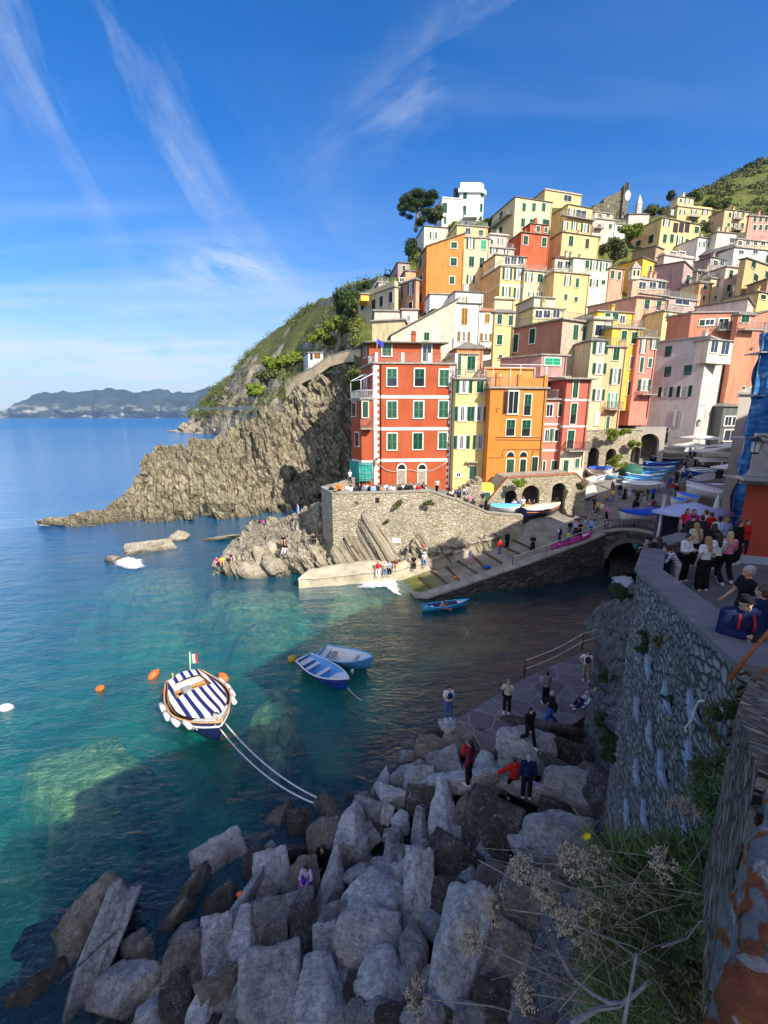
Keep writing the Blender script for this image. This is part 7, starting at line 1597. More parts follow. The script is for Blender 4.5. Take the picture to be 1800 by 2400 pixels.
  for s,k in((-1,'L'),(1,'R')):
   J['sh'+k]=V(s*.17,.18,.55);J['el'+k]=V(s*.3,.35,.42);J['wr'+k]=V(s*.3,.55,.32);J['hi'+k]=V(s*.09,.02,.13);J['kn'+k]=V(s*.16,.4,.24);J['an'+k]=V(s*.12,.75,.08)
 return J
def body_mesh(J):
 b=MB();up=(J['neck']-J['pel']).normalized();side=V(1,0,0);fw=up.cross(side)*-1
 R=Matrix((side,fw,up)).transposed()
 b.ball(J['pel'],(.155,.108,.13),0,14,8,R);b.ball(J['pel'].lerp(J['che'],.5),(.130,.092,.17),0,14,8,R);b.ball(J['che'],(.160,.105,.19),0,14,8,R)
 cap(b,J['shL'],J['shR'],.060,.060);cap(b,J['neck']-up*.05,J['neck'].lerp(J['head'],.5),.062,.052)
 h=J['head'];fd=V(0,1,-.15).normalized()if h.z>1.5 else V(0,1,-.35).normalized()
 b.ball(h+V(0,0,.02),(.072,.092,.098),0,14,10);b.ball(h+V(0,.025,-.05),(.052,.062,.062),0,12,8)
 b.ball(h+fd*.098+V(0,0,-.012),(.012,.018,.022),0,8,6);b.ball(h+fd*.088+V(0,0,-.050),(.024,.012,.010),0,8,6)
 for s in(-1,1):b.ball(h+V(s*.074,-.002,-.005),(.010,.018,.028),0,8,6);b.ball(h+V(s*.03,.078,.022),(.022,.012,.008),0,8,6)
 for s,k in((-1,'L'),(1,'R')):
  cap(b,J['sh'+k],J['el'+k],.050,.038);cap(b,J['el'+k],J['wr'+k],.040,.026)
  cap(b,J['hi'+k],J['kn'+k],.088,.055);cap(b,J['kn'+k],J['an'+k],.058,.036)
  cap(b,J['an'+k]+V(0,-.04,-.03),J['an'+k]+V(0,.13,-.05),.034,.030)
  d=(J['wr'+k]-J['el'+k]).normalized();pr=d.cross(V(s,.3,.2)).normalized();sd=pr.cross(d)
  w=J['wr'+k];b.ball(w+d*.045,(.018,.038,.048)if abs(d.z)>.6 else(.036,.05,.020),0,10,6)
  for q in range(4):
   b0=w+d*.075+pr*(.030-.020*q);ln=(.036,.042,.039,.030)[q];m1=b0+d*ln-sd*.006;m2=m1+d*ln*.6-sd*.018
   b.tube([b0-d*.015,b0,m1,m2],[.0095,.0095,.0085,.007],0,7)
  t0=w+d*.02+pr*.034;b.tube([t0,t0+pr*.026+d*.022,t0+pr*.030+d*.052-sd*.01],[.012,.0105,.0085],0,7)
 return b
_pc={}
PXM=simple('placeholder',(.5,.5,.5))
def ppart(kind,ps):
 key=(kind,ps)
 if key in _pc:return _pc[key]
 J=pose(ps);b=MB();up=(J['neck']-J['pel']).normalized();side=V(1,0,0);fw=up.cross(side)*-1;R=Matrix((side,fw,up)).transposed();h=J['head']
 vox=.018
 if kind=='body':b=body_mesh(J);vox=.0105
 elif kind in('tee','long','jacket','tank'):
  e=.014 if kind!='jacket' else.034
  b.ball(J['pel'].lerp(J['che'],.12),(.150+e,.105+e,.12),0,14,8,R);b.ball(J['pel'].lerp(J['che'],.5),(.138+e,.096+e,.18),0,14,8,R);b.ball(J['che'],(.163+e,.107+e,.19),0,14,8,R)
  cap(b,J['shL'].lerp(J['shR'],.04),J['shR'].lerp(J['shL'],.04),.060+e,.060+e)
  for k in 'LR':
   if kind=='tank':continue
   if kind=='tee':cap(b,J['sh'+k],J['sh'+k].lerp(J['el'+k],.55),.055+e,.056+e)
   else:cap(b,J['sh'+k],J['el'+k],.053+e,.043+e);cap(b,J['el'+k],J['el'+k].lerp(J['wr'+k],.92),.044+e,.034+e)
  if kind=='jacket':b.ball(J['neck']+V(0,-.03,.0),(.085,.075,.05),0,12,6)
 elif kind in('trousers','shorts','wide'):
  e=.014 if kind!='wide' else.03
  b.ball(J['pel'],(.157+e,.112+e,.13),0,14,8,R)
  for k in 'LR':
   hi,kn,an=J['hi'+k],J['kn'+k],J['an'+k]
   if kind=='shorts':cap(b,hi,hi.lerp(kn,.75),.092+e,.075+e)
   else:cap(b,hi,kn,.090+e,.060+e*1.5);cap(b,kn,kn.lerp(an,.93),.062+e*1.5,.046+e*2)
 elif kind=='skirt':
  pc=J['pel']+V(0,0,.10);lo=(J['knL']+J['knR'])/2-V(0,0,.30);b.tube([pc,J['pel']-V(0,0,.02),(J['knL']+J['knR'])/2,lo],[.13,.185,.22,.26],0,16)
 elif kind=='shoes':
  for k in 'LR':cap(b,J['an'+k]+V(0,-.055,-.035),J['an'+k]+V(0,.15,-.052),.048,.040);b.box(J['an'+k]+V(0,.05,-.078),(.08,.27,.025))
  vox=.012
 elif kind=='hair':b.ball(h+V(0,-.018,.042),(.084,.098,.092),0,14,8);b.ball(h+V(0,-.05,-.01),(.074,.062,.075),0,12,8);vox=.012
 elif kind=='longhair':
  b.ball(h+V(0,-.018,.042),(.086,.099,.092),0,14,8);cap(b,h+V(0,-.055,.0),J['neck']+V(0,-.085,-.12),.074,.066);vox=.012
  for s in(-1,1):cap(b,h+V(s*.07,-.02,.0),J['neck']+V(s*.085,.0,-.05),.026,.026)
 elif kind=='cap':b.ball(h+V(0,-.008,.055),(.090,.104,.075),0,14,8);b.ball(h+V(0,.11,.055),(.062,.055,.012),0,12,6);vox=.012
 elif kind=='sunhat':b.ball(h+V(0,-.008,.065),(.088,.1,.08),0,14,8);b.ball(h+V(0,0,.055),(.19,.2,.018),0,18,6);vox=.012
 elif kind=='backpack':
  c=J['che']-fw*.19;b.ball(c,(.135,.085,.21),0,12,8,R);b.ball(c-up*.07-fw*.05,(.10,.05,.10),0,10,6,R)
  for s in(-1,1):cap(b,J['che']+V(s*.10,0,0)+up*.17-fw*.06,J['che']+V(s*.10,0,0)+fw*.10+up*.02,.018,.018)
 elif kind=='bag':c=J['hiR']+V(.12,.0,.04);b.ball(c,(.05,.13,.11),0,12,8);cap(b,c+V(0,0,.08),J['shL']+V(0,.04,.04),.012,.012)
 elif kind=='eyes':
  fd=V(0,1,-.1)
  for s in(-1,1):b.ball(h+V(s*.03,.089,.004),(.011,.006,.007),0,8,6)
  me=b.mesh('eyes',M['dark']);_pc[key]=me;return me
 elif kind=='phone':c=(J['wrL']+J['wrR'])/2+V(0,.10,.04);b.box(c,(.075,.012,.15));me=b.mesh('phone',M['dark']);_pc[key]=me;return me
 me=remesh(b,vox,kind,PXM);_pc[key]=me;return me
CL=dict(black=(.012,.012,.014),dark=(.03,.03,.035),navy=(.012,.02,.07),white=(.62,.62,.64),cream=(.50,.44,.33),grey=(.20,.20,.22),lgrey=(.36,.36,.38),blue=(.03,.09,.36),lblue=(.28,.42,.68),denim=(.07,.12,.25),jeans=(.12,.20,.36),red=(.52,.02,.02),maroon=(.14,.02,.04),pink=(.62,.20,.32),magenta=(.60,.03,.22),purple=(.20,.09,.42),lilac=(.42,.34,.52),brown=(.16,.08,.04),tan=(.44,.29,.18),orange=(.62,.20,.04),yellow=(.66,.46,.05),green=(.35,.62,.05),olive=(.14,.15,.07),khaki=(.30,.24,.15),teal=(.05,.28,.30))
_cm={}
def cloth(c):
 if c=='striped':
  if 'striped' not in _cm:
   m=newmat('striped_knit');nt=m.node_tree;z=N(nt,'ShaderNodeSeparateXYZ',{0:N(nt,'ShaderNodeTexCoord').outputs['Object']}).outputs[2]
   sq=math_(nt,'GREATER_THAN',math_(nt,'FRACT',math_(nt,'MULTIPLY',z,15)),.5);finish(nt,mixc(nt,sq,(.02,.02,.10),(.62,.62,.66)),.9);_cm['striped']=m
  return _cm['striped']
 if c not in _cm:
  m=newmat('cloth_'+c);nt=m.node_tree;n1=noise(nt,wpos(nt,obj=True),9,4.0);col=CL[c]
  finish(nt,mixc(nt,1.0,col,ramp(nt,n1,[(.3,.75),(.7,1.2)]),'MULTIPLY'),.9,n1,.5,.02,.1);_cm[c]=m
 return _cm[c]
HC={'bl':simple('black_hair',(.012,.010,.010),.5,.3,30),'br':simple('brown_hair',(.07,.035,.018),.5,.3,30),'bd':simple('blond_hair',(.45,.32,.15),.5,.25,30),'gb':simple('golden_hair',(.30,.17,.06),.5,.25,30),'gr':simple('grey_hair',(.30,.30,.30),.6,.2,30)}
PL=[]
def person(pos,face,ps,top,bot,hair='br',label='',tk='long',bk='trousers',hk='hair',extra=(),h=1.0,skin='skin',shoe='white',group=None,z=None):
 """face: degrees, 0 = looking away from the camera (+Y), 180 = towards it, 90 = left"""
 root=empty('person',pos,math.radians(face));root.scale=(h,h,h);assert label not in LAB,label;LAB.add(label);tag(root,label,'person',group)
 def add(kind,mat,nm=None):
  o=link(bpy.data.objects.new(nm or kind,ppart(kind,ps)),root);o.material_slots[0].link='OBJECT';o.material_slots[0].material=mat;return o
 add('body',M[skin])
 names={'tee':'shirt','long':'shirt','jacket':'jacket','tank':'top','wide':'trousers','longhair':'hair','sunhat':'hat'}
 if top:add(tk,cloth(top),names.get(tk,tk))
 if bot:add(bk,cloth(bot),names.get(bk,bk))
 if shoe:add('shoes',cloth(shoe))
 if hk in('cap','sunhat'):add('hair',HC[hair]);add(hk,cloth(extra[0]if extra and extra[0]in CL else 'white'),names.get(hk,hk))
 else:add(hk,HC[hair],'hair')
 for e in extra:
  if e in CL:continue
  k,_,c=e.partition(':')
  o=add(k,cloth(c)if c else M['dark'])
 o=link(bpy.data.objects.new('eyes',ppart('eyes',ps)),root);return root
def TP(px,ds=0.0):
 i=min(range(len(bt)-1),key=lambda k:0 if bt[k][0]<=px<=bt[k+1][0]else 1+abs(bt[k][0]-px));t=(px-bt[i][0])/(bt[i+1][0]-bt[i][0]);p=tp[i].lerp(tp[i+1],t);return Vector((p.x*(1+.02*(1.2+ds)),p.y+1.2+ds,p.z-1.0))
GT='people along the bastion parapet'
for x,ds,fc,ps,top,bot,hr,hk,tk,ex,lb in[(120,0,200,'stand','black','black','br','longhair','long',(),'leftmost dark dressed woman at the bastion parapet'),(152,.5,160,'sit','maroon','black','bl','hair','long',(),'person in dark red sitting beside the leftmost woman at the parapet'),(178,1.8,180,'stand','orange','dark','br','hair','long',(),'person in rust orange standing behind the left end of the parapet crowd'),(245,.2,190,'stand','white','black','bl','hair','tee',('bag:black',),'person in white tee with black bag left of the red backpack at the parapet'),(272,0,10,'stand','white','white','br','hair','long',(),'all white dressed person with back turned at the parapet'),(310,0,0,'stand','dark','jeans','br','hair','jacket',('backpack:red',),'person with bright red backpack at the parapet under the scaffold'),(338,.6,200,'stand','navy','jeans','bl','hair','long',(),'person in navy jumper right of the red backpack'),(376,0,0,'stand','grey','olive','gr','cap','tee',('white','backpack:dark'),'person with white cap and grey backpack at the parapet'),(398,.5,170,'stand','white','jeans','br','hair','tee',(),'person in white tee behind the one with white cap'),(422,.1,190,'stand','black','dark','br','longhair','long',(),'long haired person in black left of the light blue shirt'),(447,0,20,'stand','lblue','denim','br','hair','long',(),'person in light blue shirt at the parapet below the white quoins'),(482,.2,160,'stand','dark','black','br','longhair','tee',(),'woman with dark top between light blue and tan dressed people'),(508,.0,150,'stand','tan','cream','br','longhair','long',(),'woman in tan top at the parapet left of the arched doors'),(545,.5,200,'walk','white','jeans','br','hair','tee',(),'person in white tee walking left of the first arched door'),(580,0,150,'phone','white','white','bl','hair','tee',(),'person in white bent over something at the parapet'),(603,.1,210,'stand','white','lgrey','br','longhair','long',(),'woman in white shirt with loose hair left of the red bag'),(655,.1,0,'stand','black','black','bl','hair','long',('backpack:red',),'person in black with red rucksack in front of the first arched door'),(682,.3,180,'stand','white','black','br','hair','tank',(),'person in white vest between the two arched doors'),(706,0,10,'stand','black','black','bl','longhair','long',(),'woman with long black hair and black dress seen from behind at the parapet'),(736,.1,0,'stand','dark','grey','gr','hair','jacket',(),'person in dark grey coat right of the long haired woman'),(772,.3,190,'stand','cream','black','br','hair','tee',(),'person in cream tee in front of the second arched door'),(801,0,170,'stand','red','black','bl','hair','long',(),'person in red jumper at the parapet before the second arched door'),(840,.1,340,'stand','navy','jeans','bl','hair','tee',('backpack:black',),'person with black backpack at the right of the parapet crowd'),(868,0,120,'lean','lgrey','jeans','br','hair','long',(),'person in pale grey leaning on the parapet at its right end')]:
 person(TP(740+x*.3014,ds),fc,ps,top,bot,hr,lb,tk,'trousers',hk,ex,h=.93+.002*(x%50),group=GT)
for px,py,z,fc,ps,top,bot,hr,hk,lb in[(1024,1158,6.9,150,'walk','white','black','bl','longhair','woman in white with black bag at the cellar window by the yellow house'),(1050,1170,6.6,200,'ground','black','grey','bl','hair','person in black seated lowest on the stair wall'),(1058,1166,7.0,180,'ground','white','dark','bl','hair','person in white seated above the one in black on the stair'),(1075,1166,7.1,170,'ground','blue','dark','br','hair','person in blue seated on the stair by the life rings'),(1088,1160,7.5,200,'ground','lgrey','grey','br','hair','person in pale grey seated highest on the stair'),(1101,1186,6.0,40,'sit','pink','grey','bd','hair','person in faded pink with back turned on the bastion coping'),(1130,1190,5.9,190,'stand','dark','khaki','bl','hair','man in dark tee standing by the green cellar door'),(1127,1206,5.2,170,'sit','navy','jeans','br','hair','person in navy sitting on the wall end with legs hanging')]:
 p=P(px,py,(z-CAMH)/ray(px,py)[2]);person(p,fc,ps,top,bot,hr,lb,'tee','trousers',hk)
ZT=lambda x,y:(740+x*.3014,1100+y*.3014)
def ledge(px):xs=[700,760,840,920,960,1020,1090,1160,1215];i=max(1,min(8,bisect.bisect_right(xs,px)));t=(px-xs[i-1])/(xs[i]-xs[i-1]);return f0[i-1].lerp(f0[i],t)
GLD='people on the concrete ledge'
for x,fc,ps,top,bot,hr,hk,ex,lb,dz,dy in[(482,175,'sit','red','white','br','longhair',(),'woman in red top and white trousers sitting on the ledge',-.42,.15),(537,180,'sit','cream','jeans','br','cap',('white',),'person with white cap and jeans sitting on the ledge',-.42,.15),(570,185,'sit','lblue','black','br','longhair',(),'woman in pale blue top and black trousers sitting on the ledge',-.42,.15),(622,170,'ground','maroon','tan','br','longhair',(),'curly haired woman in dark red sitting back on the ledge',0,.5),(708,260,'walk','dark','grey','br','hair',(),'person in dark clothes walking along the back of the ledge',0,1.0),(762,180,'sit','black','black','bl','hair',(),'person all in black sitting on the ledge by the waves',-.42,.15),(845,175,'sit','white','jeans','br','sunhat',('white',),'person with white hat and jeans sitting at the right end of the ledge',-.42,.15),(855,150,'lean','red','dark','br','hair',('backpack:maroon',),'person in red bending over behind the white hat',0,1.1)]:
 p=ledge(740+x*.3014)+Vector((0,dy,dz));person(p,fc,ps,top,bot,hr,lb,'tee','trousers',hk,ex,group=GLD)
from mathutils.bvhtree import BVHTree
def bvh_of(*grids):
 vs=[];fs=[]
 for B_g in grids:
  nv_,nu_,_=B_g.shape;o_=len(vs);vs+=[Vector(q)for q in B_g.reshape(-1,3)]
  for j in range(nv_-1):
   for i in range(nu_-1):a=o_+j*nu_+i;fs.append((a,a+1,a+nu_+1,a+nu_))
 return BVHTree.FromPolygons(vs,fs)
RBV=bvh_of(KB,lg)
def hit(bv,px,py,default_z=1.5):
 a,b_,c_=ray(px,py);r=bv.ray_cast(Vector((0,0,CAMH)),Vector((a,b_,c_)).normalized());return r[0]if r[0]is not None else PZ(px,py,default_z)
ZK=lambda x,y:(450+x*.3918,1100+y*.3918)
for x,y,fc,ps,top,bot,hr,hk,tk,bk,sh,lb in[(548,440,190,'ground','black','dark','br','hair','tee','shorts',None,'person in black tee sitting on the slanted slabs with blue bag'),(562,490,170,'ground','black','white','br','longhair','tee','trousers','white','woman in black top and white trousers sitting lower on the slabs'),(730,432,185,'ground','black','black','br','longhair','tee','trousers','black','woman in black sitting by the rock steps'),(636,292,120,'stand','lblue','lblue','br','hair','long','trousers','white','person in pale blue standing by the rock path railing'),(412,322,90,'lie','magenta','black','br','longhair','tank','shorts',None,'bather in pink top lying on the flat upper rock'),(380,320,80,'lie','black','black','bl','hair','tank','shorts',None,'bather in black lying left of the one in pink'),(156,568,160,'ground','magenta','pink','br','hair','tank','shorts',None,'bather in bright pink at the left tip of the rocks'),(182,566,200,'ground','yellow','yellow','br','hair','tee','shorts',None,'bather in yellow next to the pink one at the rock tip'),(232,545,220,'ground','navy','blue','br','hair','tank','shorts',None,'bather in navy sitting just above the rock tip')]:
 p=hit(RBV,*ZK(x,y));person(p,fc,ps,top,bot,hr,lb,tk,bk,hk,shoe=sh)
SBV=bvh_of(SL,SQ)
ZN=lambda x,y:(1200+x*.1808,1120+y*.1808);ZQ=lambda x,y:(1380+x*.1567,1060+y*.1567)
GSQ='people on the slipway and the boat square'
for F_,x,y,fc,ps,top,bot,hr,hk,tk,bk,ex,lb in[(ZT,1427,670,200,'stand','red','jeans','br','hair','long','trousers',(),'person in red top and jeans on the lower slipway'),(ZT,1485,612,190,'stand','black','black','bl','longhair','long','wide',(),'woman in black at the shaded foot of the quay wall'),(ZT,1200,760,150,'stand','lilac','pink','br','sunhat','tee','shorts',('white',),'person with white hat and lilac top at the slipway edge'),(ZN,262,955,170,'cross','black','black','br','longhair','long','skirt',('bag:white',),'woman in long black dress with white sling left of the magenta kayak'),(ZN,612,845,100,'stand','navy','navy','gr','hair','long','trousers',('backpack:white',),'man in navy with white strap at the tip of the magenta kayak'),(ZN,745,720,180,'stand','black','denim','gr','hair','jacket','trousers',(),'man in black jacket on the slipway behind the neon green child'),(ZN,728,855,200,'stand','green','denim','bl','hair','long','trousers',(),'child in neon green jacket at the slipway railing'),(ZN,818,770,150,'stand','lilac','dark','bd','longhair','tee','skirt',(),'woman with fair hair left of the woman in black at the rail'),(ZN,868,780,190,'cross','black','black','br','longhair','tee','skirt',(),'woman in black dress with folded arms at the rail'),(ZN,940,730,210,'stand','lblue','lgrey','bl','hair','tee','trousers',(),'person in pale blue shirt and grey trousers by the rail'),(ZN,1015,740,170,'stand','lblue','blue','bl','hair','long','shorts',(),'person in light blue shirt and blue shorts by the rail'),(ZN,1222,545,100,'stand','pink','black','br','longhair','long','trousers',(),'woman in pink top and black leggings near the bridge'),(ZN,1150,505,120,'stand','white','khaki','br','hair','tee','trousers',(),'person in white top and khaki trousers left of the pink woman'),(ZN,1105,485,200,'walk','yellow','navy','bl','hair','tee','trousers',(),'person in mustard top walking behind the white top'),(ZN,1058,440,80,'photo','black','brown','bl','hair','jacket','trousers',('bag:brown',),'man in black jacket and brown trousers taking a picture'),(ZN,1225,312,170,'squat','orange','jeans','br','longhair','tee','trousers',(),'woman in orange crouching on the square'),(ZN,1298,328,180,'stand','yellow','jeans','br','hair','tee','wide',('bag:black',),'woman in yellow top and wide jeans on the square'),(ZN,1390,250,190,'stand','black','jeans','gr','hair','jacket','trousers',(),'grey haired man in black jumper and jeans on the square'),(ZN,1298,165,160,'phone','lgrey','navy','br','hair','long','trousers',(),'person in light grey behind the yellow top'),(ZN,1450,295,180,'stand','black','black','br','longhair','tank','skirt',(),'woman in long black dress on the square'),(ZN,1510,290,200,'stand','lblue','white','br','hair','long','shorts',(),'person in pale blue shirt and white shorts right of the black dress'),(ZN,795,520,30,'stand','dark','dark','bl','hair','jacket','trousers',(),'person in long dark coat alone by the drain covers'),(ZN,700,392,190,'sit','purple','denim','gr','cap','long','trousers',('navy',),'person in purple seated beside the overturned hull'),(ZN,570,415,280,'walk','grey','blue','br','hair','tee','shorts',(),'man in grey tee and blue shorts by the third arch'),(ZN,213,430,160,'sit','brown','brown','gb','longhair','long','trousers',(),'woman in brown seated at a cafe table by the second arch'),(ZN,268,430,190,'sit','navy','dark','bl','hair','tee','trousers',(),'person in navy seated right of the woman in brown'),(ZN,135,445,180,'stand','white','grey','gr','hair','tee','trousers',(),'man in white tee by the first arch'),(ZN,60,425,190,'sit','blue','dark','br','hair','tee','trousers',(),'person in blue seated in front of the first arch'),(ZN,20,425,150,'sit','white','dark','br','hair','tee','trousers',(),'person in white seated at the left of the first arch'),(ZQ,715,760,180,'stand','dark','black','br','hair','jacket','trousers',(),'person in dark jacket in the middle group of the square'),(ZQ,820,780,150,'stand','olive','lgrey','bd','hair','long','trousers',(),'person in olive top and pale trousers in the middle group'),(ZQ,852,735,200,'stand','navy','black','gr','hair','jacket','trousers',(),'man in navy behind the olive top'),(ZQ,950,720,190,'stand','blue','black','br','longhair','jacket','trousers',(),'woman in blue denim jacket right of the middle group'),(ZQ,1088,635,180,'stand','lilac','grey','gr','hair','long','trousers',(),'man in lilac shirt and grey trousers walking down the square'),(ZQ,1232,645,170,'walk','red','jeans','gr','hair','jacket','trousers',(),'person in red jacket walking down the square'),(ZQ,1200,560,0,'walk','blue','denim','br','hair','jacket','trousers',('backpack:navy',),'person in blue jacket behind the red one'),(ZQ,1300,470,180,'stand','dark','black','br','longhair','long','trousers',(),'woman in dark clothes between the two rows of boats'),(ZQ,1385,410,190,'stand','white','navy','gr','cap','long','trousers',('white',),'person with white cap and white top among the walkers'),(ZQ,1345,445,170,'walk','lgrey','denim','br','longhair','tee','trousers',(),'woman in pale grey tee left of the white cap'),(ZQ,1300,690,160,'walk','black','brown','bl','longhair','long','trousers',(),'long haired woman in black carrying things near the umbrella'),(ZQ,1352,700,200,'walk','brown','orange','br','hair','jacket','trousers',(),'person in brown jacket and orange trousers near the umbrella'),(ZQ,1480,515,170,'photo','black','navy','br','longhair','tee','trousers',(),'person in black taking a picture beside the striped cover'),(ZQ,1570,285,0,'walk','navy','black','br','cap','tee','shorts',('green',),'man with neon cap walking up the lane'),(ZQ,1645,230,350,'walk','orange','dark','br','hair','tee','trousers',(),'person in orange tee walking up the lane'),(ZQ,1640,420,190,'stand','white','black','br','hair','long','trousers',(),'person in white shirt standing by the striped cover'),(ZQ,1430,250,10,'walk','grey','black','bl','hair','jacket','trousers',(),'person in grey going up past the last parked boats'),(ZQ,1500,110,10,'walk','black','dark','br','hair','jacket','trousers',(),'person in black at the top of the lane by the parasols'),(ZQ,1560,120,170,'walk','teal','dark','br','hair','jacket','trousers',(),'person in teal at the top of the lane'),(ZQ,700,930,10,'stand','black','grey','bl','hair','jacket','trousers',(),'man in black standing behind the covered boat by the bridge'),(ZQ,655,925,30,'stand','dark','denim','bl','longhair','long','trousers',(),'woman in dark top left of the man by the covered boat'),(ZQ,880,930,0,'sit','purple','dark','gr','hair','tee','trousers',(),'person in purple with back turned on the bench'),(ZQ,955,860,180,'sit','maroon','dark','br','longhair','long','trousers',(),'woman in maroon on the far side of the bench table'),(ZQ,1012,930,190,'sit','black','black','bl','hair','tee','trousers',(),'man in black tee at the bench table'),(ZQ,1125,920,200,'sit','white','black','bl','longhair','tee','trousers',(),'long haired woman in white and black at the right of the bench table')]:
 px,py=F_(x,y);p=hit(SBV,px,py,4.5)
 if F_ is ZQ and x>1290:p=GW(px,py)
 if ps=='sit':p=p+Vector((0,0,.02))
 person(p,fc,ps,top,bot,hr,lb,tk,bk,hk,ex,h=.96 if 'child' not in lb else.72,group=GSQ)
p=PZ(1032,1428,.1);person(p,260,'row',None,'pink','br','shirtless paddler in pink shorts sitting in the blue inflatable kayak','tee','shorts','hair',(),skin='skin',shoe=None)
ZR=lambda x,y:(950+x*.36166,1400+y*.36166)
def rock_hit(px,py,zd):
 a,b_,c_=ray(px,py);best=None;o0=Vector((0,0,CAMH));d0=Vector((a,b_,c_))
 for it in BL:
  o=it[0]
  if abs(it[1]-px)>it[3]*.75+20 or abs(it[2]-py)>it[4]*.75+20:continue
  inv=o.matrix_world.inverted();lo=inv@o0;ld=(inv.to_3x3()@d0);ok,loc,nr,_=o.ray_cast(lo,ld.normalized())
  if ok:
   w=o.matrix_world@loc;s=(w-o0).dot(d0)/d0.length_squared
   if best is None or s<best[0]:best=(s,w)
 return best[1]if best else PZ(px,py,zd)
bpy.context.view_layer.update()
for x,y,zz,fc,ps,top,bot,hr,hk,tk,bk,ex,hh_,lb in[(275,785,1.6,190,'phone','white','denim','bl','hair','tee','trousers',('backpack:navy',),1.0,'man in white shirt and blue jeans at the waterside corner of the platform'),(655,745,1.6,160,'photo','cream','black','gb','hair','long','trousers',('bag:black',),1.0,'woman in cream top and black trousers with shoulder bag on the platform'),(905,685,1.6,20,'phone','grey','black','bl','hair','jacket','trousers',(),1.0,'man in grey jacket with back turned on the platform'),(1165,535,1.6,160,'hip','white','khaki','br','longhair','tee','trousers',('backpack:dark',),1.0,'woman in white tee with jacket round her waist at the upper platform'),(1185,715,1.7,90,'ground','white','navy','bd','longhair','long','trousers',(),1.0,'fair haired woman in white sitting at the platform edge'),(1232,690,1.9,120,'ground','jeans','jeans','bd','hair','jacket','trousers',(),1.0,'person in denim sitting beside the fair haired woman'),(935,835,1.5,80,'walk','black','blue','gr','hair','jacket','trousers',(),1.05,'man in black jacket and bright blue jeans stepping down the dark slab'),(795,955,None,200,'walk','black','black','bl','hair','jacket','trousers',(),.95,'youth in black striding over the white topped boulder'),(408,1205,None,60,'stand','maroon','black','bl','hair','jacket','trousers',('backpack:red',),1.08,'person in maroon with red backpack on the broad flat boulder'),(695,1300,None,10,'balance','red','black','br','hair','jacket','trousers',(),1.0,'person in red jacket balancing with spread arms on a boulder'),(780,1295,None,350,'stand','navy','black','gr','hair','jacket','trousers',(),1.0,'person in navy holding on to the one in red')]:
 px,py=ZR(x,y);p=PZ(px,py,zz)if zz is not None else rock_hit(px,py,1.5);person(p,fc,ps,top,bot,hr,lb,tk,bk,hk,ex,h=hh_)
Z9f=lambda x,y:(400+x*.36166,1850+y*.36166)
p=rock_hit(*Z9f(885,585),2.0);person(p+Vector((0,0,-.05)),175,'ground','lilac','purple','bl','child in lilac top and purple trousers sitting on a rock','long','trousers','longhair',(),h=.8)
p=rock_hit(*Z9f(1000,480),2.4);person(p+Vector((0,0,-.05)),165,'ground','black','black','bl','woman with long black hair in black sitting behind the child in purple','jacket','trousers','longhair',(),h=1.1)
for px,s_,lb,c_ in((768,87.2,'left of two white clad walkers on the headland path','white'),(778,86.8,'right of two white clad walkers on the headland path','cream')):
 p=P(px,862,s_);person(p,170,'stand',c_,c_,'br',lb,'tee','trousers')
p=P(*Z4(490,850),48.6);p.z=Oh.zt+.2;person(p,20,'stand','white','black','bl','woman in white shirt on the orange house terrace','tee','trousers','longhair')
p=P(820,1095,47.0);p.z=7.6;person(p,40,'walk','white','dark','gr','person in white on the narrow steps left of the red house','tee','trousers')
ZV=lambda x,y:(1400+x*.24111,1150+y*.24111)
GWK='people on the walkway above the starfish wall'
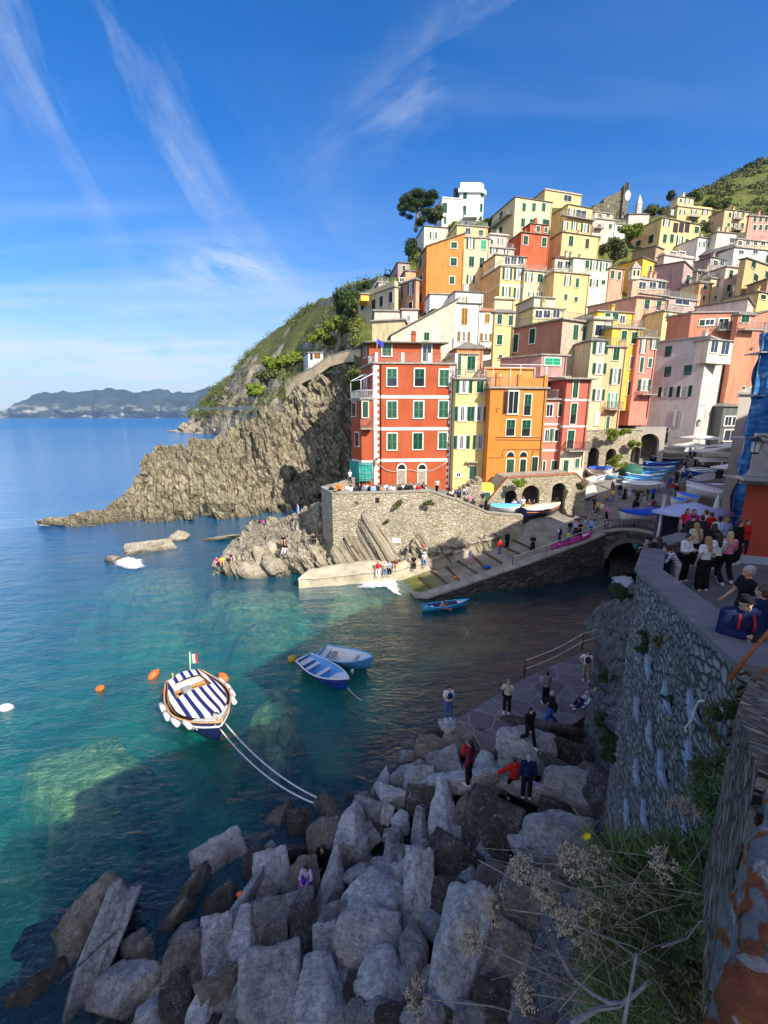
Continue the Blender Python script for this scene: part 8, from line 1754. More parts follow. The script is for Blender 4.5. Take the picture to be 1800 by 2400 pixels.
for x,y,fc,ps,top,bot,hr,hk,tk,bk,ex,hh_,sk,lb in[(740,960,70,'lean','striped','lgrey','bl','hair','long','trousers',(),.9,'skin','person with navy and white striped top leaning on the parapet'),(810,880,200,'phone','white','black','bl','hair','long','wide',('bag:black',),.98,'skin','woman in white top looking down at her phone by the parapet'),(575,870,60,'lean','black','black','bl','cap','jacket','trousers',('black',),.95,'skin','person with black cap leaning out over the parapet corner'),(655,890,30,'lean','dark','navy','bl','longhair','jacket','trousers',(),.95,'skin','person in shiny dark jacket raising hands at the parapet corner'),(1000,965,5,'stand','white','black','gb','longhair','tee','wide',('bag:black',),1.02,'skin','fair haired woman in white tee and wide black trousers seen from behind'),(1110,900,350,'walk','white','black','bl','longhair','long','trousers',('backpack:navy',),1.0,'skin','dark haired woman in white blouse with dark shoulder bag'),(1215,880,340,'walk','pink','black','bd','longhair','long','trousers',(),1.0,'skin','woman with long platinum hair and pink top walking away'),(905,735,10,'stand','cream','black','gb','longhair','jacket','trousers',(),.98,'skin','woman in beige coat with loose brown hair'),(870,640,190,'stand','dark','dark','br','cap','jacket','trousers',('dark',),1.0,'skin','man with dark cap under the edge of the big umbrella'),(1000,560,60,'stand','white','grey','br','hair','long','trousers',(),1.0,'skin','person in white sleeves left of the red shawl'),(1050,590,20,'stand','red','dark','br','hair','jacket','trousers',(),1.0,'skin','person in bright red jacket under the umbrella'),(1130,640,350,'stand','white','dark','bl','hair','tee','trousers',(),.98,'skin2','person in white tee with short black hair in the crowd'),(1200,650,10,'stand','lblue','grey','gb','hair','tee','trousers',(),.96,'skin','person in pale blue tee in the crowd near the blue tarpaulin'),(1310,720,200,'stand','black','black','bl','longhair','jacket','trousers',(),1.0,'skin','woman in long black coat beside the blue tarpaulin'),(1385,700,180,'stand','red','navy','br','hair','jacket','trousers',(),1.0,'skin','person in red half hidden by the red house corner'),(830,520,180,'stand','red','black','br','longhair','tee','trousers',(),.98,'skin','woman in red top under the left side of the umbrella'),(890,530,170,'stand','magenta','dark','br','longhair','long','trousers',(),.98,'skin','woman in bright magenta under the umbrella'),(960,640,0,'stand','dark','dark','bl','hair','jacket','trousers',(),1.0,'skin','person in dark jacket between the beige coat and the umbrella'),(1070,760,355,'stand','black','black','bl','longhair','long','trousers',(),1.0,'skin','woman with black hair and black top behind the fair haired one')]:
 px,py=ZV(x,y);p=WZ(px,py);person(p,fc,ps,top,bot,hr,lb,tk,bk,hk,ex,h=hh_,skin=sk,group=GWK)
def near_person(hx,hy,s,fc,*a,**k):
 p=P(hx,hy,s);hgt=k.pop('headz',1.575)*k.get('h',1.0);p.z-=hgt;person(p,fc,*a,**k)
near_person(1758,1340,8.2,75,'walk','black','dark','gr','older grey haired man in dark shirt striding past the pale blue base','tee','trousers','hair',h=1.02)
near_person(1743,1408,6.1,170,'phone','navy','dark','bl','man with dark cap and red lined navy jacket looking at his phone','jacket','trousers','cap',('black','phone'),h=1.02)
near_person(1792,1388,6.6,20,'stand','navy','denim','br','man in navy jacket with back turned at the right edge','jacket','trousers','hair',h=1.0)
pm=COL.objects[-1]
for o in COL.objects:
 if o.get('label','').startswith('man with dark cap and red lined'):pm=o
b=MB()
for sg in(-1,1):b.tube([Vector((sg*.085,.125,1.42)),Vector((sg*.10,.158,1.28)),Vector((sg*.085,.150,1.05))],[.012,.016,.010],0,6)
b.build('lining',cloth('red'),pm)
b=MB();b.ball((0,.02,.98),(.20,.165,.055),0,16,6);b.build('belt_bag',cloth('yellow'),pm)
def parasol(label,pos,half,hgt,col,rot=0.3,val=.22,peak=.8,name='parasol'):
 root=empty(name,pos,rot);tag(root,label,'umbrella');b=MB();b.tube([(0,0,0),(0,0,hgt+peak)],.035,0,6);b.build('pole',M['metal'],root)
 b=MB();b.box((0,0,.05),(.7,.7,.1));b.build('base',M['concrete'],root);b=MB();n_=8;vs=[(0,0,hgt+peak)]
 for r in(.33,.66,1.0):
  for k in range(n_*2):
   a=k*math.pi/n_;c_,s_=math.cos(a),math.sin(a);m_=max(abs(c_),abs(s_));sag=.035*(1 if k%2 else 0)*r;vs.append((half*r*c_/m_,half*r*s_/m_,hgt+peak*(1-r)-.05*math.sin(r*3.1)-sag))
 m_=n_*2;fs=[(0,1+k,1+(k+1)%m_)for k in range(m_)]
 for j in range(2):fs+=[(1+j*m_+k,1+(j+1)*m_+k,1+(j+1)*m_+(k+1)%m_,1+j*m_+(k+1)%m_)for k in range(m_)]
 L_=len(vs);vs+=[(x,y,z-val)for x,y,z in vs[1+2*m_:1+3*m_]];fs+=[(1+2*m_+k,L_+k,L_+(k+1)%m_,1+2*m_+(k+1)%m_)for k in range(m_)]
 b.add(vs,fs,0,True);b.build('canopy',col,root)
 b=MB()
 for k in range(8):a=k*math.pi/4;c_,s_=math.cos(a),math.sin(a);q=max(abs(c_),abs(s_));b.tube([(0,0,hgt-.1),(half*.55*c_/q,half*.55*s_/q,hgt+peak*.38)],.015,0,4)
 b.build('ribs',M['metal'],root);return root
lav=simple('lavender_canvas',(.42,.40,.58),.85,.05,2);crm=simple('pale_canvas',(.58,.55,.50),.85,.06,2)
q=P(1627,1176,20.5);parasol('large lavender white parasol over the crowd on the walkway',Vector((q.x,q.y,q.z-2.75)),1.28,2.3,lav,.62,.14,.45)
for px,py,s_,hf,lb in((1640,1022,56,2.0,'high cream parasol against the grey house'),(1618,1040,55,1.7,'lower cream parasol in front of the grey house door'),(1700,1052,50,2.6,'wide cream restaurant parasol right of the lane'),(1745,1040,47,2.2,'cream parasol partly behind the pale house corner'),(1716,1090,44,1.3,'small cream parasol flap beside the wicker screen')):
 q=P(px,py,s_);parasol(lb,Vector((q.x,q.y,q.z-2.5)),hf,2.3,crm,.4,.15,.45)
q=P(1678,1192,32);root=empty('folded_parasol',Vector((q.x,q.y,q.z-1.6)));tag(root,'folded white parasol behind the big lavender one','umbrella');b=MB();b.tube([(0,0,.7),(0,0,1.0),(0,0,2.2),(0,0,2.7)],[.28,.26,.13,.03],0,9);b.build('folded_canopy',M['white'],root);b=MB();b.tube([(0,0,0),(0,0,.8)],.03);b.build('pole',M['metal'],root)
q=WZ(1568,1262);b=MB();b.box(q+Vector((.6,1.2,.2)),(1.3,.12,2.3),0,.2);o=link_tag(b,'board',simple('dark_blue_board',(.03,.05,.08),.6),'tall dark board under the left edge of the lavender parasol','board')
b=MB();b.tube([q+Vector((-.25,.5,-1.4)),q+Vector((.12,.9,2.0))],.09,0,4);link_tag(b,'post',M['metal'],'slanting pale post at the end of the bridge','post')
q=GW(1672,1098)+Vector((0,-1,0));b=MB()
for k in(0,1):b.box(q+Vector((k*2.3-1.0,0,.9)),(2.1,.15,1.3),0,.1)
link_tag(b,'wicker_screen',simple('wicker',(.22,.16,.10),.9,.4,14,bump=.6),'pair of woven wicker screens in front of the restaurant parasols','screen')
q=GW(1660,1122);root=empty('stall',q);tag(root,'dark stall with white roll awning by the striped boat cover','stall');b=MB()
b.box((0,0,2.45),(3.6,1.0,.12));b.box((0,-.5,2.25),(3.6,.06,.4));b.build('awning',M['white'],root);b=MB()
for x in(-1.7,0,1.7):b.tube([(x,-.4,0),(x,-.4,2.4)],.05)
b.build('posts',M['darkrail'],root);b=MB();b.box((.2,.3,.8),(3.0,.7,1.5));b.build('counter',M['dark'],root)
def table(label,pos,ch='cream'):
 root=empty('cafe_table',pos);tag(root,label,'table');b=MB();b.box((0,0,.74),(.8,.8,.04));b.build('tabletop',cloth('yellow')if ch=='y' else M['white'],root)
 b=MB();
 for x in(-.33,.33):
  for y in(-.33,.33):b.box((x,y,.36),(.04,.04,.72))
 b.build('legs',M['ochre'],root)
def chair(label,pos,rz):
 root=empty('cafe_chair',pos,rz);tag(root,label,'chair');m_=cloth('yellow');b=MB();b.box((0,0,.45),(.42,.42,.04));b.build('seat',m_,root);b=MB();b.box((0,-.2,.75),(.40,.03,.28));b.build('backrest',m_,root)
 for x in(-.18,.18):
  for y,h_ in((-.19,.88),(.18,.44)):b=MB();b.box((x,y,h_/2),(.035,.035,h_));b.build('leg',m_,root)
for(x,y,lb)in((300,430,'yellow cafe table between the second arch and the lamp post'),(185,440,'cafe table beside the woman in brown'),(470,420,'cafe table by the third arch')):
 table(lb,hit(SBV,*ZN(x,y),5.2),'y')
for(x,y,r_,lb)in((330,455,2.6,'yellow chair left of the lamp post'),(378,450,3.4,'yellow chair right beside the lamp post'),(505,400,1.6,'yellow chair in front of the third arch')):
 chair(lb,hit(SBV,*ZN(x,y),5.2),r_)
q=hit(SBV,*ZN(468,440),5.0);b=MB();b.tube([q,q+Vector((0,0,3.6))],.05,0,6);link_tag(b,'post',M['metal'],'thin grey pole between the second and third arch','post')
for i,(x,y)in enumerate(((735,492),(930,498),(850,527),(1052,535),(985,570))):
 q=hit(SBV,*ZN(x,y),4.5);b=MB();b.add([q+Vector((.42*math.cos(k*math.pi/8),.42*math.sin(k*math.pi/8),.03+.06*math.sin(k*math.pi/8)*.4))for k in range(16)],[tuple(range(16))]);o=link_tag(b,'drain_cover',simple('rusty_brown_iron',(.12,.06,.04),.8,.3,8),['leftmost','second from the left','middle','rightmost','nearest to the rail'][i]+' of the round brown covers set in the slipway head','drain cover','round drain covers')
pts=[slip_pt(.52,0),slip_pt(.62,0),slip_pt(.72,0),slip_pt(.80,0),slip_pt(.86,0),slip_pt(.92,0),slip_pt(.98,0)]
pts=[p+Vector((-.1,.35,0))for p in pts];root=empty('slipway_railing',pts[0]);tag(root,'rope and iron railing along the slipway edge above the channel','railing')
b=MB();[b.tube([p,p+Vector((0,0,1.05))],.035,0,5)for p in pts];shift(b,root.location);b.build('posts',M['brown'],root)
b=MB();b.tube([p+Vector((0,0,1.0))for p in pts],.03,0,5);shift(b,root.location);b.build('top_rail',M['awning'],root);b=MB();b.tube([p+Vector((0,0,.55))for p in pts],.025,0,5);shift(b,root.location);b.build('middle_rail',M['pipe'],root)
A_,u_,nn,L_=BR;q0,q1=A_+Vector((0,0,4.1))+nn*.3,A_+u_*(L_*.95)+Vector((0,0,4.3))+nn*.3;rt_=empty('bridge_railing',q0);tag(rt_,'dark iron railing on the bridge before the blue covered boat','railing');railing('bars',[q0,q0.lerp(q1,.5)+Vector((0,0,.3)),q1],.9,rt_,M['darkrail'],step=.3)
for x,y,w,h_,m_,lb in((628,552,.8,.5,'white','white notice board on the bastion wall above the ledge'),(700,560,.35,.45,'yellow','yellow sign beside the white notice board on the bastion wall'),(475,240,.45,.5,'dark','black floodlight on the bastion wall under the arched doors')):
 px,py=ZT(x,y);i=2 if px<930 else 3;q=face_hit(px,py,tp[i],(tp[i+1]-tp[i]).to_2d().to_3d().normalized());b=MB();b.box(q+Vector((0,-.06,0)),(w,.05,h_));link_tag(b,'floodlight' if m_=='dark' else 'sign',{'white':M['white'],'yellow':cloth('yellow'),'dark':M['dark']}[m_],lb,'floodlight' if m_=='dark' else 'sign')
q=rock_hit(565,2096,1.0);b=MB();b.ball(q,(.16,.09,.07),0,8,6);b.ball(q+Vector((.2,.03,.02)),(.12,.08,.08),0,8,6);link_tag(b,'plastic_debris',M['orange'],'scraps of orange plastic caught between the boulders','debris')
q=hit(SBV,*ZN(10,1060),1.0);b=MB();b.ball(hit(SBV,1141,1333,1.2)+Vector((0,0,.15)),(.4,.22,.2),0,10,6);link_tag(b,'fender',BM['blue'],'dark blue fender lying on the slipway','fender')
b=MB();b.ball(hit(SBV,1068,1357,.7)+Vector((0,0,.12)),(.22,.18,.18),0,10,6);link_tag(b,'buoy',M['orange'],'orange buoy lying low on the slipway','buoy')
chm=simple('rusty_chain',(.10,.085,.075),.7,.3,20,metal=.3)
def chain(pts_px,z,lb):
 pts=[rock_hit(x,y,z)+Vector((0,0,.05))for x,y in pts_px];b=MB();tot=[]
 for a,c_ in zip(pts[:-1],pts[1:]):
  n_=max(2,int((c_-a).length/.11));tot+=[a.lerp(c_,i/n_)for i in range(n_)]
 for i,p in enumerate(tot[:-1]):
  d=(tot[i+1]-p).normalized();s_=d.cross(Vector((0,0,1))).normalized();w_=s_ if i%2 else s_.cross(d)
  b.tube([p+d*.065*math.cos(t*math.pi/4)+w_*.032*math.sin(t*math.pi/4)for t in range(9)],.011,0,5)
 link_tag(b,'chain',chm,lb,'chain')
chain([(140,2308),(190,2262),(240,2215),(280,2182),(320,2178),(370,2182),(420,2165),(472,2142)],.5,'rusty chain draped over the brown and pale boulders at the lower left')
q=P(*Z4(265,760),49.3);q.z=Yh.zt+.19;root=empty('terrace_table',q);tag(root,'white plastic table on the yellow house terrace','table');b=MB();b.box((0,0,.72),(1.1,.8,.05));b.build('tabletop',M['white'],root);b=MB();[b.box((x,y,.35),(.05,.05,.7))for x in(-.45,.45)for y in(-.3,.3)];b.build('legs',M['white'],root)
for dx,lb in((-.95,'left'),(.95,'right')):
 root=empty('terrace_chair',q+Vector((dx,0,0)));tag(root,lb+' one of the white plastic chairs on the yellow house terrace','chair');b=MB();b.box((0,0,.42),(.45,.45,.05));b.build('seat',M['white'],root);b=MB();b.box((math.copysign(.2,dx),0,.7),(.05,.45,.5));b.build('backrest',M['white'],root);b=MB();[b.box((x,y,.2),(.04,.04,.4))for x in(-.2,.2)for y in(-.2,.2)];b.build('legs',M['white'],root)
GM={'scrub':leafmat('maquis_leaves',(.055,.075,.014),(.15,.17,.035),(.25,.23,.06),.35),'bright':leafmat('bright_shrub_leaves',(.10,.16,.015),(.22,.28,.03),(.40,.38,.04),.6),'pine':leafmat('pine_needles',(.018,.04,.01),(.05,.085,.02),(.10,.13,.035),.7),'dark':leafmat('dark_shrub_leaves',(.02,.04,.015),(.05,.085,.03),(.08,.12,.04),2.5),'olive':leafmat('olive_shrub_leaves',(.06,.07,.02),(.14,.15,.05),(.22,.21,.08),.9),'mid':leafmat('foreground_leaves',(.07,.12,.04),(.16,.25,.08),(.30,.36,.14),3.0),'dry':leafmat('dry_stalk',(.10,.085,.06),(.26,.22,.17),(.42,.36,.28),3.0),'reed':leafmat('reeds',(.14,.15,.04),(.30,.28,.10),(.42,.36,.15),.8)}  # the dark entry is a deeper green leaf
rg=np.random.default_rng(3)
def grid_pts(B,n,umin,umax,vmin,vmax,filt=None):
 out=[];nv_,nu_,_=B.shape
 while len(out)<n:
  j=int(nv_*(vmin+(vmax-vmin)*rg.random()));i=int(nu_*(umin+(umax-umin)*rg.random()));p=Vector(B[min(j,nv_-1),min(i,nu_-1)])
  if filt is None or filt(p):out.append(p)
 return out
pts=grid_pts(HB,900,.0,1,.26,.86);cs=[p for p in pts if mn.noise(p*.02)+.35>.15]
o=link(bpy.data.objects.new('hillside_scrub',leafcloud('hillside_scrub',cs,[(.008+.008*rg.random())*p.length for p in cs],60000,.55,GM['scrub'],.5,4)));tag(o,'green scrub covering the coastal hill',kind='stuff')
pts=[Vector(q)for q in B[70:112,100:160].reshape(-1,3)[::4]];cs=[p for p in pts if proj(p)[0]>1440 and mn.noise(p*.08)>-.1]
if cs:o=link(bpy.data.objects.new('hilltop_scrub',leafcloud('hilltop_scrub',cs,[1.0+1.8*rg.random()for p in cs],40000,.45,GM['olive'],.45,5)));tag(o,'olive scrub on the hill at the upper right',kind='stuff')
cs=[p for p in[Vector(q)for q in B[30:100,0:110].reshape(-1,3)[::11]]if mn.noise(p*.15)>.05]
o=link(bpy.data.objects.new('village_garden_scrub',leafcloud('village_garden_scrub',cs,[.8+1.2*rg.random()for p in cs],26000,.32,GM['scrub'],.45,6)));tag(o,'shrubs growing in the gaps between the houses',kind='stuff')
def shrub(label,px,py,s,r,n,leaf,mat,name='shrub',k=7,spread=.9,cat='shrub',stem=True,flat=.4,pos=None,sq=.8):
 p=pos if pos is not None else P(px,py,s);root=empty(name,p);tag(root,label,cat);rr=random.Random(int(px*3+py));cs=[];rs=[]
 for i in range(k):a=rr.uniform(0,6.28);d=rr.uniform(.2,spread)*r;cs.append((d*math.cos(a),d*math.sin(a)*.8,rr.uniform(-.35,.6)*r*sq));rs.append(r*rr.uniform(.32,.55))
 o=link(bpy.data.objects.new('foliage',leafcloud('foliage',cs,rs,n,leaf,mat,flat,int(px+py))),root)
 if stem:
  b=MB()
  for c_ in cs[:5]:b.tube([(0,0,-r*.8),(c_[0]*.5,c_[1]*.5,-.1*r),c_],[r*.05,r*.035,r*.015],0,5)
  b.build('stems',M['brown'],root)
 return root
for a in[('bright green shrub on the bluff above the path wall start',596,915,97,2.2,2600,.30,'bright'),('yellow green shrub right of the dark railing on the bluff',640,862,101,3.2,3400,.34,'bright'),('rounded green shrub below the white hut',672,850,99,2.6,2600,.32,'bright'),('long yellow flowering shrub left of the white hut',690,838,104,2.6,2600,.34,'bright'),('yellow green bushy tree left of the palm',762,788,100,3.4,3600,.34,'bright'),('large bright shrub above the palm near the pink houses',800,760,98,3.6,4200,.34,'bright'),('dark tree at the left end of the cream crest row',822,712,100,4.2,4600,.36,'pine'),('dark shrub right below the crest row',832,745,96,2.6,2600,.32,'pine'),('small round tree at the crest left of the pink railing',848,672,108,1.8,1500,.28,'pine'),('olive shrub under the path railing',625,885,98,2.6,2600,.3,'olive'),('green shrub above the coastal wall at the far left',505,945,380,8,2600,1.0,'scrub'),('round bushy tree left of the white tower',1022,505,117,3.0,3200,.30,'olive'),('dark conifer left of the cream cube house',958,585,104,3.0,3000,.28,'pine'),('dark shrub right of the white tower',1155,525,118,2.6,2600,.3,'pine'),('green shrubs on the roof garden below the white villa',1060,532,108,2.0,1800,.26,'bright'),('bright tree between the ruin houses and the yellow gable',1478,548,108,2.6,2600,.3,'bright'),('olive bush row below the small annex of the ruin',1440,590,101,3.4,3600,.3,'olive'),('dark tree on the skyline left of the yellow loggia block',1535,500,128,2.8,2600,.3,'scrub'),('dark bent palm top on the skyline',1577,458,132,1.9,1500,.35,'pine'),('leaning dark tree on the ridge at the upper right',1742,412,175,5.0,4200,.5,'pine'),('round ridge tree at the right frame edge',1775,398,178,4.4,3600,.5,'pine'),('green bush behind the peach house on the hill',1690,478,135,3.8,3400,.36,'scrub'),('pale shrub on the slope above the pink corner house',1745,470,150,3.6,2800,.36,'olive'),('dark shrub at the foot of the ridge by the yellow house',1620,468,140,3.2,2800,.34,'scrub')]:
 shrub(*a[:7],GM[a[7]],name='tree' if 'tree' in a[0]or 'conifer' in a[0]else 'shrub',cat='tree' if 'tree' in a[0]or 'conifer' in a[0]else 'shrub')
p=P(977,542,112);root=empty('stone_pine',p);tag(root,'umbrella pine with forked trunk on the crest left of the white villa','tree')
def pz(x,y):q=P(*Z1(x,y),112);return q-p
b=MB();tr=[pz(578,470),pz(585,400),pz(590,350),pz(592,320)];b.tube(tr,[.55,.42,.36,.30],0,8)
for e,m_ in(((500,290),(545,320)),((540,230),(570,280)),((600,220),(598,270)),((660,230),(625,285)),((710,220),(660,270)),((660,320),(620,330)),((620,400),(600,400))):
 q0=tr[3]if e[1]<300 else tr[2];q1,q2=pz(*m_),pz(*e);q2.y+=random.uniform(-2,2);b.tube([q0,q1,q2],[.24,.17,.07],0,6)
b.build('trunk',simple('pine_bark',(.20,.15,.12),.9,.3,3),root)
cs=[];rs=[];rr=random.Random(4)
for x,y,r in((500,290,1.5),(470,310,1.0),(520,240,1.6),(560,200,1.7),(600,200,1.6),(560,260,1.4),(650,215,1.6),(700,210,1.4),(730,215,.9),(640,260,1.4),(690,260,1.1),(670,325,1.1),(640,345,.9),(540,330,1.0),(620,395,1.0),(600,420,.8),(480,260,1.1),(590,290,1.0)):
 for k in range(2):q=pz(x+rr.uniform(-14,14),y+rr.uniform(-10,10));q.y+=rr.uniform(-2.6,2.6);cs.append(q);rs.append((r*1.05,r*1.05,r*.62))
link(bpy.data.objects.new('crown',leafcloud('crown',cs,rs,26000,.20,GM['pine'],.35,8)),root)
p=P(803,838,92);root=empty('palm',p);tag(root,'spiky palm above the end of the path wall left of the red house','palm');b=MB();rr=random.Random(2)
for k in range(46):
 a=rr.uniform(0,6.28);e=rr.uniform(-.5,1.4);L_=rr.uniform(2.6,4.2);d=Vector((math.cos(a)*math.cos(e),math.sin(a)*math.cos(e),math.sin(e)));t_=d.cross(Vector((0,0,1))).normalized()*.16
 pr=Vector((0,0,1.5));vs=[]
 for i in range(6):q=pr+d*L_*i/5+Vector((0,0,-.9*(i/5)**2*L_*.35));w=t_*(1-i/5.2);vs+=[q-w,q+w]
 b.add(vs,[(2*i,2*i+1,2*i+3,2*i+2)for i in range(5)],0)
b.build('fronds',GM['reed'],root);b=MB();b.tube([(0,0,-1.5),(0,0,1.5)],[.5,.35],0,8);b.build('trunk',M['brown'],root)
b=MB()
for k in range(900):
 t=random.random();q=tpw[0].lerp(tpw[3],t)+Vector((random.uniform(-1,2),random.uniform(2,7),-.5));q.z+=(q.y-tpw[0].y)*.15;hgt=random.uniform(1.0,2.4);l=Vector((random.uniform(-.4,.4),random.uniform(-.3,.1),hgt));w=Vector((.09,0,0));b.add([q-w,q+w,q+l],[(0,1,2)])
o=b.build('reeds',GM['reed']);tag(o,'tall reeds growing along the headland path',kind='stuff')
def wall_hit(px,py,z_):return PZ(px,py,z_)
for i,(x,y,r,lb)in enumerate(((312,272,.55,'round green tuft on the bastion wall left of the floodlight'),(185,328,.35,'small olive tuft at the left of the bastion wall'),(632,262,.65,'largest green tuft on the bastion wall below the arched doors'),(884,258,.5,'narrow green tuft at the right of the bastion wall'),(549,405,.4,'lowest green tuft on the bastion wall above the slabs'))):
 px,py=ZT(x,y);q=face_hit(px,py,tp[2],Vector((1,0,0)));q.y-=.15;shrub(lb,px,py,0,r,500,.10,GM['olive'],'tuft',5,.7,'plant',False,.4,q)
for px,py,s_,r,lb in((1220,1133,43.6,.8,'green plant hanging over the arcade wall between the arches'),(1430,1022,53,1.2,'green ivy on the left of the stone arcade'),(1462,1012,53.4,.9,'green ivy right of the first one on the stone arcade'),(1445,1085,52.5,1.3,'leafy bush growing at the foot of the stone arcade'),(1352,1141,44.6,.7,'reddish creeper at the right of the arcade wall'),(1488,1045,54.5,.9,'dark bush under the arched passage')):
 shrub(lb,px,py,s_,r,1100,.12,GM['bright' if 'red' not in lb else 'olive'],'shrub',6,.8,'plant',False)
fnw=fn
for x,y,r,lb,mt_,lf,n_ in((470,240,.27,'dark green bush high on the rubble wall below the parapet corner','dark',.03,2600),(600,215,.14,'narrow brownish bush on the wall right of the dark green one','olive',.025,900),(700,775,.12,'small green tuft beside the starfish in the middle of the wall','dark',.02,700),(1130,1000,.19,'olive bush near the curved cable on the wall','olive',.02,1500),(1280,900,.15,'green bush under the white stones near the lookout wall','dark',.02,1500),(265,1180,.26,'long dark shrub down the left foot of the wall','dark',.035,2600),(240,1330,.22,'lower dark shrub at the left foot of the wall','dark',.035,2000),(150,1000,.26,'shrub on the rocks left of the wall','dark',.035,2200),(210,560,.26,'dark green shrub at the parapet foot over the rocks','dark',.035,2200)):
 q=wallface(*ZW(x,y))+fnw*(.06 if x>400 else.35);shrub(lb,*ZW(x,y),0,r,n_,lf,GM[mt_],'shrub',8,.9,'shrub',True,.3,q,1.9)
q=wallface(1478,1395)+fnw*.2;shrub('grey green bush hanging below the walkway parapet above the surf',1478,1392,0,.34,3200,.04,GM['dark'],'shrub',8,.9,'shrub',True,.3,q,1.1)
q=PZ(1506,1298,9.6);shrub('green bush beside the hanging turquoise buoy',1508,1300,0,.26,2400,.04,GM['dark'],'shrub',7,.9,'shrub',True,.3,q,1.3)
q=PZ(1425,1450,2.6);shrub('bare purplish brown thicket at the end of the platform',1430,1440,0,.75,3200,.08,GM['dry'],'shrub',8,.9,'shrub',True,.05,q,.9)
q=PZ(1408,1700,2.2);shrub('tangle of dry pale grass beside the platform slabs',1395,1690,0,.5,900,.22,GM['dry'],'shrub',6,.9,'plant',False,.03,q,.5)
NW_='dark'
for px,py,s_,r,n_,lf,lb,mt_ in((1750,1905,3.6,.40,14000,.020,'dense leafy green shrub against the lookout wall','mid'),(1690,1860,4.4,.34,7000,.026,'feathery lighter green shrub left of the dense one','olive'),(1560,2130,4.9,.55,11000,.032,'green undergrowth below the wall among the dry stalks','mid'),(1650,2230,3.5,.42,12000,.028,'long leaved green plant near the lower right corner','mid'),(1450,2060,6.0,.45,6500,.03,'low green plant under the dry umbels','mid'),(1520,2330,4.2,.52,11000,.030,'green plant mass at the bottom edge left of the brick topped wall','mid'),(1690,2080,3.6,.34,8000,.024,'fine leaved plant hanging along the brick topped wall','mid'),(1650,2390,3.0,.34,8000,.026,'silvery green plant in the bottom right corner','olive'),(1400,2230,5.0,.35,4500,.03,'sparse green plant between the outcrop and the branch','olive')):
 shrub(lb,px,py,s_,r,n_,lf,GM[mt_],'shrub',12,.95,'shrub',True,.22,None,1.2)
b=MB();rr=random.Random(9)
for k in range(5200):
 px,py=rr.uniform(1380,1720),rr.uniform(1980,2420)
 if px+(py-1900)*.25>1800:continue
 q=P(px,py,rr.uniform(3.6,5.0));L_=rr.uniform(.15,.4);d=Vector((rr.uniform(-.8,.3),rr.uniform(-.3,.4),rr.uniform(.3,1))).normalized();w=d.cross(Vector((0,1,.3))).normalized()*.007
 b.add([q-w,q+w,q+d*L_*.6+w*.8,q+d*L_+Vector((0,0,-.05)),q+d*L_*.6-w*.8],[(0,1,2,3,4)])
o=b.build('grass',GM['mid']);tag(o,'long green grass blades below the lookout',kind='stuff')
drym=simple('dry_umbel_stalk',(.30,.25,.20),.9,.3,20);seedm=simple('dry_seed_heads',(.42,.34,.24),.9,.35,30);barkm=simple('bare_grey_branch',(.24,.23,.24),.9,.3,14)
def umbel(label,bx,by,hx,hy,s0,s1,r=.10,n=26):
 a,h_=P(bx,by,s0),P(hx,hy,s1);root=empty('dry_umbel',a);tag(root,label,'plant','dry umbels in the foreground');v_=h_-a;m_=v_*.5+Vector((0,0,.06));b=MB();b.tube([(0,0,0),m_,v_],[.008,.006,.004],0,5);rr=random.Random(int(bx+hy));b2=MB();d=v_.normalized()
 for k in range(n):
  o_=Vector((rr.gauss(0,1),rr.gauss(0,1),rr.gauss(0,1))).normalized();e=v_+(d*.75+o_*.75).normalized()*r*rr.uniform(.7,1.05);b.tube([v_,(v_+e)/2+o_*.004,e],[.0022,.0018,.0016],0,3)
  for j in range(7):g=e+Vector((rr.gauss(0,1),rr.gauss(0,1),rr.gauss(0,1)))*.010;b2.ball(g,(.007,.007,.011),0,4,3)
 b.build('stalk',drym,root);b2.build('seed_heads',seedm,root)
US=[(1560,2190,1232,2040),(1600,2230,1285,2085),(1500,2200,1180,2130),(1480,2280,1340,2170),(1650,2200,1400,2030),(1700,2180,1470,2125),(1720,2150,1560,2030),(1560,2400,1245,2330),(1600,2380,1405,2230),(1300,2400,990,2340),(1450,2380,1380,2135),(1660,2120,1610,1915),(1480,2400,1120,2210),(1560,2350,1310,2135),(1640,2300,1500,2115),(1560,2160,1345,2020)]
pos_w=['above the brown outcrop','nearest the tall pale slab','farthest to the left','in the middle of the tangle','just under the yellow flower','in front of the starfish wall','beside the green shrub','lowest and largest at the bottom edge','over the curved grey branch','alone at the bottom left of the tangle','with the tightest seed head','highest on the wall side','with a long bare stalk','right of the outcrop','in front of the green undergrowth','between the flower and the outcrop']
for i,u4 in enumerate(US):umbel('dry brown umbel '+pos_w[i],*u4,3.6,3.2+.25*(i%3),.115+.02*(i%3),34)
def branch(label,pxs,s_,r0,r1):b=MB();b.tube([P(x,y,s_+.12*math.sin(i*1.3))for i,(x,y)in enumerate(pxs)],[r0+(r1-r0)*i/(len(pxs)-1)for i in range(len(pxs))],0,7);link_tag(b,'bare_branch',barkm,label,'branch','bare branches in the foreground')
branch('thick curved grey branch rising from the bottom edge',[(1340,2400),(1400,2365),(1450,2358),(1490,2330),(1520,2300),(1600,2320)],3.2,.020,.010)
branch('long grey branch curving down from the left',[(1300,2215),(1340,2290),(1390,2330),(1430,2352),(1480,2350)],3.3,.011,.016)
branch('upright grey stick near the bottom edge',[(1462,2400),(1478,2320),(1492,2235)],3.0,.014,.010)
branch('straight pale stalk crossing towards the brick topped wall',[(1290,2145),(1430,2200),(1560,2290),(1650,2350)],3.4,.012,.008)
branch('thin forked stalk in front of the undergrowth',[(1550,2220),(1610,2200),(1640,2160),(1660,2155)],3.2,.008,.004)
